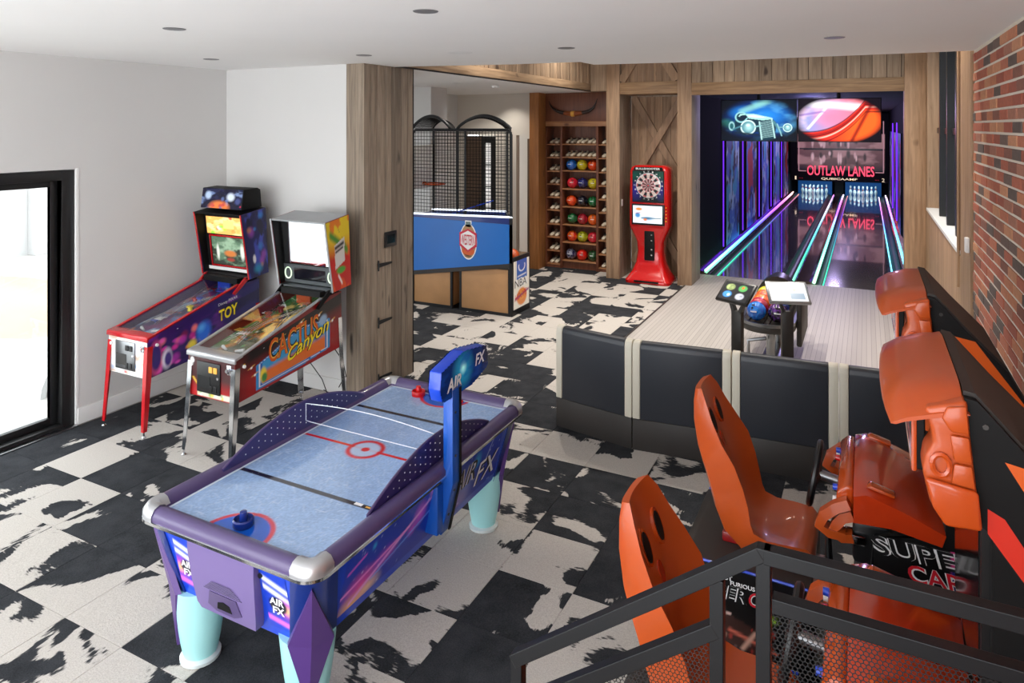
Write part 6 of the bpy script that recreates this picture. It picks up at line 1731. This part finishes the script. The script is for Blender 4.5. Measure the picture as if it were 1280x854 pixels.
for s, xx in ((1, SXp + 0.032), (-1, SXp - 0.052)):
    p = Pic(70, 34, (12, 36, 90))
    p.ell(0.45, 0.55, 0.25, 0.6, (40, 160, 200), 1.0).ell(0.45, 0.6, 0.08, 0.2, (180, 250, 240), 1.0).mix(np.clip((p.U - 0.85) / 0.1, 0, 1), (40, 40, 60)).cloud(61, (14, 60, 140), 0.5, 0.7, a=0.6)
    a, b = (3.28, 3.82) if s > 0 else (3.82, 3.28)
    fpoly = [((y_ - a) / (b - a), (z_ - 1.245) / 0.225) for y_, z_ in sg]
    def inside(u, v, P=fpoly):
        ins = np.zeros_like(u, bool)
        for i in range(len(P)):
            (x0_, y0_), (x1_, y1_) = P[i], P[(i + 1) % len(P)]
            if y0_ == y1_: continue
            c_ = (v > min(y0_, y1_)) & (v <= max(y0_, y1_))
            ins ^= c_ & (u < x0_ + (v - y0_) * (x1_ - x0_) / (y1_ - y0_))
        return ins
    p.build('sign_print', 'soft_glow_sheet', sgn, (xx, a, 1.245), (xx, b, 1.245), (xx, b, 1.47), (xx, a, 1.47), clip=inside)
    text('sign_lettering', 'AIR', 'text_white', sgn, (xx + s * 0.001, a + s * 0.06, 1.285), (0, s, 0), (0, 0, 1), 0.16, 0.075, bold=0.03, shear=0.2)
    text('sign_lettering', 'FX', 'text_white', sgn, (xx + s * 0.001, a + s * 0.38, 1.345), (0, s, 0), (0, 0, 1), 0.12, 0.07, bold=0.03, shear=0.2)
# strikers
def striker(name, label, x, y, m):
    t = thing(name, label, 'striker', (x, y, 0.799))
    MB().lathe([(0.05, 0.799), (0.052, 0.805), (0.052, 0.83), (0.046, 0.836), (0.040, 0.815), (0.022, 0.812), (0.020, 0.85), (0.017, 0.868), (0.0, 0.872)], (x, y, 0), 24).done('striker_body', m, t, smooth=True)
pm('striker_blue', (16, 40, 120), 0.25, coat=0.5)
striker('air_hockey_striker', 'blue air hockey striker in the goal crease', -2.785, 2.50, 'striker_blue')
striker('air_hockey_striker', 'red air hockey striker standing by the far rim of the ice', -2.97, 4.30, 'red_gloss')
o = MB().lathe([(0.036, 0.799), (0.038, 0.801), (0.038, 0.805), (0.036, 0.807)], (-2.64, 4.32, 0), 24).done('air_hockey_puck', 'red_gloss', None, smooth=True)
tag(o, 'flat red puck lying on the ice', 'puck')

# ================================================================== driving games
YC, HWD = 4.05, 0.37
def driving_game():
    t = thing('driving_game', 'orange driving arcade game next to the charcoal bench backs', 'arcade game', (0.0, YC, 0.0), 'orange driving games by the brick wall')
    yn, yf = YC - HWD, YC + HWD
    # black rear cabinet
    side = [(0.25, 2.035), (0.28, 2.03), (0.40, 1.895), (0.55, 1.74), (0.64, 1.57), (0.64, 0.0), (0.02, 0.0), (0.0, 0.50), (0.03, 0.86), (0.318, 0.95), (0.318, 1.66), (0.25, 1.70)]
    MB().prism(side, 'y', yn + 0.03, yf - 0.03).done('cabinet', 'graphite', t)
    for a, b in ((yn, yn + 0.028), (yf - 0.028, yf)):
        MB().prism([(x, z - (0.012 if z > 1.5 else 0)) for x, z in side], 'y', a, b).done('side_panel', 'matte_black', t)
    for yy, s in ((yn - 0.001, 1), (yf + 0.001, -1)):
        def flat(nm, pts, m):
            vs = [(x, yy, z) for x, z in pts]
            return MB().raw(vs, [tuple(range(len(vs)))]).done(nm, m, t)
        flat('side_print', [(0.345, 1.86), (0.43, 1.845), (0.62, 1.58), (0.62, 1.40), (0.54, 1.56), (0.50, 1.60)], 'orange_print')
        flat('side_print', [(0.305, 1.72), (0.345, 1.70), (0.46, 1.52), (0.52, 1.28), (0.47, 1.36), (0.40, 1.52), (0.305, 1.65)], 'orange_red_print')
        flat('side_print', [(0.40, 1.44), (0.60, 1.20), (0.60, 1.05), (0.44, 1.22)], 'orange_print')
        for xx, z in ((0.30, 1.95), (0.42, 1.68), (0.33, 1.45), (0.56, 1.40)):
            MB().lathe([(0.008, -0.003), (0.008, 0.003)], (xx, yy, z), 8, axis='y').done('screw', 'dark_steel', t)
    # canopy shell: cheeks at both sides, hood across
    cheek = [(0.150, 1.985), (0.255, 2.02), (0.262, 1.923), (0.274, 1.804), (0.288, 1.668), (0.198, 1.662), (0.165, 1.71), (0.145, 1.80), (0.152, 1.85), (0.172, 1.885), (0.165, 1.93)]
    for a, b, s in ((yn - 0.02, yn + 0.10, -1), (yf - 0.10, yf + 0.02, 1)):
        ck = MB().prism(cheek, 'y', a, b, 0.012, seg=3).done('cheek', 'orange_plastic', t, smooth=True)
        # raised facets and the round lug
        y_o = a if s < 0 else b
        e = s * 0.014
        MB().prism([(0.205, 2.0), (0.252, 2.01), (0.258, 1.93), (0.215, 1.93), (0.192, 1.965)], 'y', min(y_o, y_o + e), max(y_o, y_o + e), 0.006).done('facet', 'orange_plastic', ck, smooth=True)
        MB().prism([(0.212, 1.922), (0.258, 1.922), (0.266, 1.85), (0.222, 1.85)], 'y', min(y_o, y_o + e), max(y_o, y_o + e), 0.006).done('facet', 'orange_plastic', ck, smooth=True)
        MB().prism([(0.222, 1.842), (0.266, 1.842), (0.273, 1.78), (0.215, 1.785)], 'y', min(y_o, y_o + e), max(y_o, y_o + e), 0.006).done('facet', 'orange_plastic', ck, smooth=True)
        MB().tube([(0.19 + 0.022 * math.cos(q), y_o + e * 0.4, 1.83 + 0.03 * math.sin(q)) for q in [2 * PI * k / 12 for k in range(12)]], 0.008, 6, closed=True).done('lug', 'orange_gloss', ck, smooth=True)
        MB().prism([(0.150, 1.79), (0.280, 1.775), (0.289, 1.668), (0.20, 1.662), (0.168, 1.71)], 'y', min(y_o, y_o + e * 1.5), max(y_o, y_o + e * 1.5), 0.01, seg=3).done('lower_lobe', 'orange_gloss', ck, smooth=True)
    hood = [(0.066, 1.925), (0.052, 1.94), (0.058, 1.965), (0.11, 2.005), (0.19, 2.036), (0.246, 2.04), (0.262, 1.985), (0.16, 1.965), (0.10, 1.94)]
    rings = []
    n = 10
    for k in range(n + 1):
        f = k / n
        yy = yn - 0.025 + (yf - yn + 0.05) * f
        bow = 0.012 * math.sin(PI * f)
        dr = {0: 1.0, 1: 0.22, n - 1: 0.22, n: 1.0}.get(k, 0.0)
        zl_ = lambda x: 1.925 + (x - 0.066) * 0.3
        rings.append([(x - bow * (1 if x < 0.15 else 0) + dr * 0.012 * (x < 0.1), yy, z - dr * 0.8 * (z - zl_(x))) for x, z in hood])
    MB().loft(rings).done('hood', 'orange_plastic', t, smooth=True, angle=50)
    # marquee print under the hood
    MB().box(0.126, 0.16, yn + 0.10, yf - 0.10, 1.75, 1.96, 0.004).done('marquee_panel', 'matte_black', t)
    MB().tube([(0.13, yn + 0.098, 1.752), (0.13, yf - 0.098, 1.752), (0.13, yf - 0.098, 1.955), (0.13, yn + 0.098, 1.955)], 0.007, 8, closed=True).done('marquee_bezel', 'orange_gloss', t, smooth=True)
    p = Pic(70, 36, (24, 24, 28))
    p.cloud(71, (150, 150, 160), 0.55, 0.62).poly([(0.05, 0.62), (0.35, 0.72), (0.35, 0.98), (0.05, 0.9)], (60, 180, 70)).line((0.15, 0.3), (0.9, 0.2), 0.05, (200, 40, 50)).line((0.2, 0.45), (0.8, 0.5), 0.02, (230, 230, 230))
    p.build('marquee_print', 'soft_glow_sheet', t, (0.1245, yf - 0.108, 1.762), (0.1245, yn + 0.108, 1.762), (0.1245, yn + 0.108, 1.944), (0.1245, yf - 0.108, 1.944))
    # screen below
    box('screen_housing', 'black_plastic', t, 0.295, 0.317, yn + 0.04, yf - 0.04, 1.08, 1.655)
    box('screen', 'dark_screen', t, 0.291, 0.2945, yn + 0.07, yf - 0.07, 1.11, 1.63)
    # dashboard
    top = [(-0.055, 1.055), (0.0, 1.075), (0.16, 1.03), (0.30, 0.965), (0.285, 0.90), (0.10, 0.93), (-0.055, 0.92)]
    rings = []
    for k in range(n + 1):
        f = k / n
        yy = yn - 0.005 + (yf - yn + 0.01) * f
        s = math.sin(PI * f)
        e = 0.0 if 0 < k < n else 0.012
        rings.append([(x + (0.02 * (1 - s) if x > 0.25 else 0), yy, (z + 0.022 * s if z > 0.94 else z) - (e if z > 0.95 else 0)) for x, z in top])
    d = MB().loft(rings).done('dashboard', 'orange_deep', t, smooth=True, angle=40)
    for s in (-1, 1):
        yy = YC + s * 0.30
        MB().prism([(0.0, 1.078), (0.12, 1.052), (0.12, 1.064), (0.02, 1.09)], 'y', yy - 0.03, yy + 0.03, 0.004).done('vent', 'orange_gloss', d, smooth=True)
    fr = [(-0.055, 1.055), (-0.055, 0.90), (-0.10, 0.88), (-0.135, 0.92), (-0.13, 1.02), (-0.09, 1.06)]
    MB().prism(fr, 'y', yn + 0.06, yf - 0.05, 0.014, seg=3).done('dash_front', 'orange_gloss', t, smooth=True)
    for k, (z, yy, m) in enumerate(((1.0, YC + 0.22, 'royal_blue'), (0.96, YC + 0.25, 'text_white'), (1.0, YC - 0.22, 'royal_blue'), (0.95, YC - 0.24, 'text_white'), (1.01, YC + 0.10, 'red_gloss'))):
        MB().lathe([(0.0, -0.022), (0.014, -0.022), (0.016, 0.0)], (-0.128, yy, z), 12, axis='x').done('button', m, t, smooth=True)
    # curved grips at both sides
    for s in (-1, 1):
        yy = YC + s * (HWD - 0.03)
        for off, w_ in ((0.0, 0.034), (0.055, 0.028)):
            pts = [(-0.075 + off * 0.3, 0.995 - off), (-0.13 + off * 0.5, 0.965 - off * 0.8), (-0.185 + off, 0.915 - off * 0.6), (-0.205 + off, 0.86 - off * 0.3), (-0.16 + off, 0.835 - off * 0.2), (-0.09 + off * 0.6, 0.835)]
            ring_ = []
            for i, (x, z) in enumerate(pts):
                q0, q1 = pts[max(0, i - 1)], pts[min(len(pts) - 1, i + 1)]
                dd = Vector((q1[0] - q0[0], q1[1] - q0[1])).normalized()
                nn = Vector((-dd.y, dd.x)) * 0.022
                ring_.append([(x + nn.x, yy - w_, z + nn.y), (x + nn.x, yy + w_, z + nn.y), (x - nn.x, yy + w_ * 0.7, z - nn.y), (x - nn.x, yy - w_ * 0.7, z - nn.y)])
            MB().loft(ring_).done('grip', 'orange_plastic', t, smooth=True, angle=60)
    # under the dash
    MB().box(-0.06, 0.10, yn + 0.05, yf - 0.05, 0.70, 0.90, 0.02).done('steering_box', 'black_plastic', t, smooth=True)
    MB().box(-0.10, 0.0, yn + 0.02, yn + 0.10, 0.80, 0.85, 0.012).done('chrome_clamp', 'chrome', t, smooth=True)
    # steering wheel
    c = Vector((-0.245, YC, 0.95)); ax = Vector((-0.97, 0, 0.17)).normalized(); u = Vector((0, 1, 0)); v = ax.cross(u)
    w_ = MB().tube([c + (u * math.cos(a) + v * math.sin(a)) * 0.155 for a in [2 * PI * k / 28 for k in range(28)]], 0.017, 8, closed=True).done('steering_wheel', 'black_plastic', t, smooth=True)
    sp = MB()
    for a in (0.2, PI - 0.2, -PI / 2):
        sp.tube([c - ax * 0.02, c + (u * math.cos(a) + v * math.sin(a)) * 0.145], [0.018, 0.010], 6)
    sp.lathe([(0.045, -0.02), (0.045, 0.012), (0.0, 0.018)], (0, 0, 0), 14, M=Matrix.Translation(c) @ ax.to_track_quat('Z', 'Y').to_matrix().to_4x4())
    sp.done('wheel_spokes', 'dark_steel', w_, smooth=True)
    MB().tube([c - ax * 0.02, c - ax * 0.16], 0.026, 10).done('steering_column', 'steel', t, smooth=True)
    MB().tube([(-0.16, YC - 0.27, 0.55), (-0.17, YC - 0.27, 0.80)], [0.02, 0.014], 8).sphere((-0.17, YC - 0.27, 0.82), 0.028, u=12, v=8).done('gear_lever', 'black_plastic', t, smooth=True)
    # side print of the lower cabinet
    p = Pic(80, 44, (12, 12, 14))
    p.mix(np.clip((p.U - 0.62) / 0.02, 0, 1), (206, 60, 130)).mix(np.clip((p.U - 0.62) / 0.02, 0, 1) * (np.abs(p.V - 0.74) < 0.13), (30, 34, 120)).ell(0.45, 0.45, 0.1, 0.12, (220, 90, 40), 0.8).ell(0.42, 0.42, 0.04, 0.06, (250, 220, 200), 0.8).ell(0.62, 0.3, 0.10, 0.06, (230, 190, 40), 0.7).ell(0.8, 0.36, 0.12, 0.08, (236, 220, 230), 0.8).line((0.7, 0.4), (0.95, 0.26), 0.02, (250, 240, 240)).line((0.72, 0.0), (0.9, 0.3), 0.05, (220, 80, 150)).line((0.3, 0.5), (0.55, 0.3), 0.012, (220, 220, 230))
    p.build('lower_print', 'print_sheet', t, (0.03, yn - 0.0012, 0.30), (0.52, yn - 0.0012, 0.30), (0.52, yn - 0.0012, 0.89), (0.03, yn - 0.0012, 0.89))
    for m_, b_, e_ in (('text_white', 0.05, 0.0024), ('text_black', 0.012, 0.0034)):
        text('side_lettering', 'SUPER', m_, t, (0.02, yn - 0.001, 0.80), (1, 0, 0), (0, 0, 1), 0.45, 0.085, ext=e_, bold=b_, shear=-0.2)
    for m_, b_, e_ in (('text_white', 0.05, 0.0036), ('text_red', 0.012, 0.0046)):
        text('side_lettering', 'CARS', m_, t, (0.17, yn - 0.001, 0.71), (1, 0, 0), (0, 0, 1), 0.27, 0.08, ext=e_, bold=b_, shear=-0.2)
    # seat platform
    plat = [(-0.90, 0.0), (-0.24, 0.0), (-0.24, 0.535), (-0.84, 0.55), (-0.88, 0.54)]
    pf_ = MB().prism(plat, 'y', yn, yf, 0.006).done('seat_platform', 'graphite', t, smooth=True)
    for yy in (yn, yf):
        MB().tube([(-0.87, yy, 0.547), (-0.25, yy, 0.535)], 0.007, 6).done('platform_edge', 'royal_blue', t)
    p = Pic(90, 44, (14, 12, 14))
    p.ell(0.06, 0.9, 0.07, 0.14, (240, 190, 40), 0.6).ell(0.03, 0.82, 0.05, 0.12, (60, 90, 220), 0.7).ell(0.12, 0.88, 0.04, 0.1, (230, 80, 60), 0.7).ell(0.06, 0.72, 0.05, 0.1, (226, 210, 220), 0.7).ell(0.93, 0.82, 0.05, 0.12, (240, 190, 40), 0.6).ell(0.88, 0.74, 0.05, 0.1, (200, 70, 40), 0.8).ell(0.72, 0.62, 0.07, 0.05, (160, 200, 70), 0.8)
    p.poly([(0.1, 0.42), (0.34, 0.56), (0.55, 0.50), (0.75, 0.36), (0.75, 0.22), (0.1, 0.26)], (60, 34, 30)).line((0.1, 0.46), (0.4, 0.56), 0.012, (226, 190, 180)).line((0.4, 0.40), (0.76, 0.30), 0.02, (220, 110, 90)).line((0.12, 0.3), (0.36, 0.34), 0.02, (200, 160, 140)).line((0.5, 0.25), (0.6, 0.44), 0.02, (220, 170, 150)).blobs(18, [(236, 200, 190), (200, 60, 50), (120, 90, 90)], 75, (0.006, 0.02), 0.5, (0.1, 0.8, 0.2, 0.6), 2)
    p.build('platform_print', 'print_sheet', t, (-0.87, yn - 0.0015, 0.02), (-0.25, yn - 0.0015, 0.02), (-0.25, yn - 0.0015, 0.525), (-0.87, yn - 0.0015, 0.54))
    for m_, b_, e_ in (('text_white', 0.04, 0.002), ('text_black', 0.01, 0.0028)):
        text('platform_lettering', 'SUPER', m_, t, (-0.80, yn - 0.001, 0.375), (1, 0, 0), (0, 0, 1), 0.26, 0.075, ext=e_, bold=b_, shear=0.2)
    for m_, b_, e_ in (('text_white', 0.04, 0.002), ('text_red', 0.01, 0.0028)):
        text('platform_lettering', 'CARS', m_, t, (-0.53, yn - 0.001, 0.375), (1, 0, 0), (0, 0, 1), 0.2, 0.075, ext=e_, bold=b_, shear=0.2)
    text('platform_lettering', 'THE FAST', 'text_white', t, (-0.76, yn - 0.001, 0.475), (1, 0, 0), (0, 0, 1), 0.15, 0.025, bold=0.02)
    text('platform_lettering', 'FURIOUS', 'text_white', t, (-0.62, yn - 0.001, 0.455), (1, 0, 0), (0, 0, 1), 0.12, 0.022, bold=0.02)
    MB().box(-0.24, 0.02, yn + 0.02, yf - 0.02, 0.0, 0.14, 0.006).done('foot_well', 'black_plastic', t)
    for dy in (-0.08, 0.08):
        MB().box(-0.05, -0.02, YC + dy - 0.035, YC + dy + 0.035, 0.16, 0.30, 0.006).box(-0.03, 0.0, YC + dy - 0.012, YC + dy + 0.012, 0.14, 0.18).done('pedal', 'steel', t, smooth=True)
    MB().box(-0.238, -0.19, yn + 0.03, yn + 0.33, 0.50, 0.545, 0.006).done('tread_plate', 'steel', t, smooth=True)
    # bucket seat: profile from cushion front to top of the back
    C_ = [(-0.235, 0.555), (-0.235, 0.615), (-0.27, 0.645), (-0.36, 0.632), (-0.46, 0.615), (-0.545, 0.625), (-0.60, 0.675), (-0.635, 0.76), (-0.665, 0.86), (-0.70, 0.97), (-0.745, 1.08), (-0.785, 1.19), (-0.815, 1.28), (-0.835, 1.335)]
    Wd = [0.20, 0.215, 0.225, 0.235, 0.24, 0.24, 0.235, 0.225, 0.235, 0.245, 0.235, 0.20, 0.165, 0.125]
    Bo = [0.0, 0.0, 0.005, 0.02, 0.035, 0.05, 0.07, 0.085, 0.09, 0.085, 0.06, 0.04, 0.03, 0.02]
    Th = [0.05, 0.07, 0.10, 0.12, 0.13, 0.13, 0.13, 0.13, 0.125, 0.12, 0.11, 0.09, 0.06, 0.03]
    rings = []
    m = len(C_)
    NS = 11
    for i, (x, z) in enumerate(C_):
        a, b = C_[max(0, i - 1)], C_[min(m - 1, i + 1)]
        dd = Vector((b[0] - a[0], b[1] - a[1])).normalized()
        nn = Vector((dd.y, -dd.x))
        if i < 2: nn = Vector((1, 0)) if i == 0 else Vector((0.7, 0.7))
        if nn.dot(Vector((0.6, 0.8))) < 0: nn = -nn
        front = [(x + nn.x * Bo[i] * abs(s) ** 2.2, YC + Wd[i] * s, z + nn.y * Bo[i] * abs(s) ** 2.2) for s in [-1 + 2 * k / (NS - 1) for k in range(NS)]]
        back = [(x - nn.x * Th[i] * (1 - 0.35 * abs(s) ** 3), YC + Wd[i] * 0.86 * s, z - nn.y * Th[i] * (1 - 0.35 * abs(s) ** 3)) for s in [1 - 2 * k / (NS - 1) for k in range(NS)]]
        rings.append(front + back)
    st = MB().loft(rings).done('seat_shell', 'orange_plastic', t, smooth=True, angle=50)
    MB().box(-0.70, -0.30, YC - 0.16, YC + 0.16, 0.545, 0.60, 0.01).done('seat_base', 'deep_red', t, smooth=True)
    # harness openings and lower slot in the back
    dz = Vector((-0.04, 0, 0.11)).normalized(); nx = Vector((0.94, 0, 0.34)).normalized()
    def plate(cx_, cz, dy, ru, rv, nm, m_, lift):
        cc = Vector((cx_, YC + dy, cz)) + nx * lift
        pts = [cc + Vector((0, 1, 0)) * ru * math.cos(q) + (dz if True else dz) * rv * math.sin(q) for q in [2 * PI * k / 16 for k in range(16)]]
        return MB().raw([*pts, *[q - nx * 0.02 for q in pts]], [tuple(range(16))] + [(i, (i + 1) % 16, 16 + (i + 1) % 16, 16 + i) for i in range(16)]).done(nm, m_, st)
    for dy in (-0.085, 0.085):
        plate(-0.772, 1.16, dy, 0.040, 0.072, 'opening_rim', 'orange_gloss', 0.014)
        plate(-0.772, 1.16, dy, 0.030, 0.058, 'harness_opening', 'matte_black', 0.017)
    plate(-0.728, 1.035, 0.0, 0.024, 0.042, 'back_recess', 'orange_deep', 0.006)
    return t
gA = driving_game()
gB = copy_tree(gA)
gB.location = (0.0, YC - 1.32, 0.0)
gB['label'] = 'orange driving arcade game seen through the black stair railing'

# ================================================================== stair landing and railing
YR = 1.785
LZ = 0.83
ld = struct(box('floor_landing', 'stair_wood', None, -0.22, 0.815, -1.2, YR + 0.03, LZ - 0.2, LZ))
stp = struct(MB().box(-0.22, 0.815, -1.2, YR + 0.02, 0.0, LZ - 0.2).done('wall_landing', 'white_paint'))
for k in range(4):
    x1 = -0.22 - k * 0.27
    struct(box('floor_step', 'stair_wood', None, x1 - 0.27, x1 - 0.001, 0.4, YR + 0.03, 0.0, LZ - 0.168 * (k + 1)))
rl = thing('stair_railing', 'black steel stair railing with perforated mesh panels', 'railing', (-0.25, YR, 0.2))
def bar(name, p, q, w_=0.036, h_=0.036):
    if name == 'post': w_ = h_ = 0.034
    p, q = Vector(p), Vector(q)
    d = (q - p); L_ = d.length; d.normalize()
    up = Vector((0, 1, 0))
    n = d.cross(up).normalized()
    M = Matrix((( d.x, up.x, n.x, p.x), (d.y, up.y, n.y, p.y), (d.z, up.z, n.z, p.z), (0, 0, 0, 1)))
    return MB().box(0, L_, -w_ / 2, w_ / 2, -h_ / 2, h_ / 2, 0.002, M=M).done(name, 'rail_black', rl)
YA_, YB_ = YR, YR
zt = 1.762
xk = -0.222
bar('top_rail', (xk, YR, zt), (0.80, YR, zt))
bar('middle_rail', (xk + 0.02, YR, zt - 0.112), (0.80, YR, zt - 0.112))
bar('bottom_rail', (xk + 0.02, YR, LZ + 0.08), (0.80, YR, LZ + 0.08), h_=0.03)
sl = (1.293 - 1.780) / (-0.905 + 0.235)
zl = lambda x: zt + 0.003 + (x - xk) * sl
bar('top_rail', (xk - 0.005, YR, zl(xk)), (-0.90, YR, zl(-0.90)))
off = 0.138
xs0 = -0.335
bar('middle_rail', (xs0, YR, zl(xs0) - off), (-0.885, YR, zl(-0.885) - off))
bar('bottom_rail', (xs0, YR, zl(xs0) - 0.80), (-0.885, YR, zl(-0.885) - 0.80), h_=0.03)
bar('post', (xk, YR, LZ + 0.001), (xk, YR, zt + 0.018))
bar('post', (-0.332, YR, 0.66), (-0.332, YR, zl(-0.332) - 0.012))
bar('post', (-0.888, YR, 0.33), (-0.888, YR, zl(-0.888) + 0.0))
bar('post', (0.80, YR, LZ + 0.001), (0.80, YR, zt + 0.018))
def hexmesh(name, x0, x1, ztop, zbot, p=0.0112):
    """perforated sheet: six thin quads round every hole"""
    vs, fs = [], []
    r1, r0 = p / math.sqrt(3), p / math.sqrt(3) * 0.79
    row = 0
    zmax = max(ztop(x0), ztop(x1)); zmin = min(zbot(x0), zbot(x1))
    z = zmax
    while z > zmin:
        x = x0 + (p / 2 if row % 2 else 0)
        while x < x1:
            if zbot(x) + p * 0.5 < z < ztop(x) - p * 0.5:
                b = len(vs)
                for k in range(6):
                    a = PI / 6 + PI / 3 * k
                    vs.append((x + r1 * math.cos(a), YR, z + r1 * math.sin(a)))
                    vs.append((x + r0 * math.cos(a), YR, z + r0 * math.sin(a)))
                for k in range(6):
                    j = (k + 1) % 6
                    fs.append((b + 2 * k, b + 2 * j, b + 2 * j + 1, b + 2 * k + 1))
            x += p
        z -= p * 0.866
        row += 1
    me = bpy.data.meshes.new(name)
    d = org(rl)
    me.from_pydata([(v[0] - d.x, v[1] - d.y, v[2] - d.z) for v in vs], [], fs)
    o = link(name, me, 'mesh_black', rl)
    o['kind'] = 'stuff'
    return o
hexmesh('mesh_panel', xk + 0.02, 0.78, lambda x: zt - 0.13, lambda x: LZ + 0.095)
hexmesh('mesh_panel', -0.87, -0.35, lambda x: zl(x) - off - 0.02, lambda x: zl(x) - 0.785)

# ================================================================== ceiling fittings
def downlight(x, y, z, label, on, r=0.055, group='ceiling downlights'):
    t = thing('downlight', label, 'ceiling light', (x, y, z), group)
    MB().lathe([(r, z - 0.004), (r + 0.014, z - 0.004), (r + 0.018, z - 0.0005)], (x, y, 0), 20).done('trim_ring', 'white_plastic' if on else 'lamp_off', t, smooth=True)
    MB().lathe([(0.0, z - 0.0035), (r, z - 0.0035)], (x, y, 0), 20).done('lens', 'lamp_white' if on else 'white_plastic', t)
    if on:
        lamp('downlight_lamp', 'SPOT', (x, y, z - 0.02), on, (1.0, 0.93, 0.84), 0.05, (0, 0, 0), 120)
for (px, py), lb in zip([(532, 14), (218, 36), (264, 74), (455, 69), (708, 60), (1043, 47)], ['over the air hockey table', 'beside the glazed door', 'over the red legged pinball machine', 'beside the timber post', 'over the angled bench unit', 'over the bench next to the driving games']):
    q = gz(px, py, CZ)
    downlight(q[0], q[1], CZ, 'small round white recessed downlight ' + lb, 0)
q = gz(575, 65.5, CZ)
o = MB().lathe([(0.0, CZ - 0.006), (0.095, CZ - 0.006), (0.11, CZ - 0.001)], (q[0], q[1], 0), 28).done('ceiling_speaker', 'white_plastic', None, smooth=True)
tag(o, 'large flat round white ceiling speaker near the timber post', 'speaker')
for k, (px, py) in enumerate([(570.6, 104), (581, 111.6), (593.7, 116), (631, 116), (642, 111.8)]):
    q = gz(px, py, 3.465)
    downlight(q[0], min(q[1], 12.2), 3.465, 'glowing round downlight in the alcove ceiling behind the timber post', 14, 0.05, 'lit alcove downlights')
q = gz(619, 107, 3.465)
o = MB().lathe([(0.0, 3.43), (0.05, 3.43), (0.06, 3.45), (0.06, 3.464)], (q[0], q[1], 0), 18).done('smoke_detector', 'white_plastic', None, smooth=True)
tag(o, 'white smoke detector among the lit alcove downlights', 'smoke detector')
for (x, y) in ((-3.9, 8.2), (-3.9, 10.6), (-1.9, 8.2), (-1.9, 10.6), (0.0, 8.2), (0.0, 10.6)):  # lamps added out of view to brighten the approach and far wall
    downlight(x, y, 4.9, 'added unseen downlight in the raised ceiling brightening the bowling approach', 120, 0.07, 'added raised ceiling downlights')
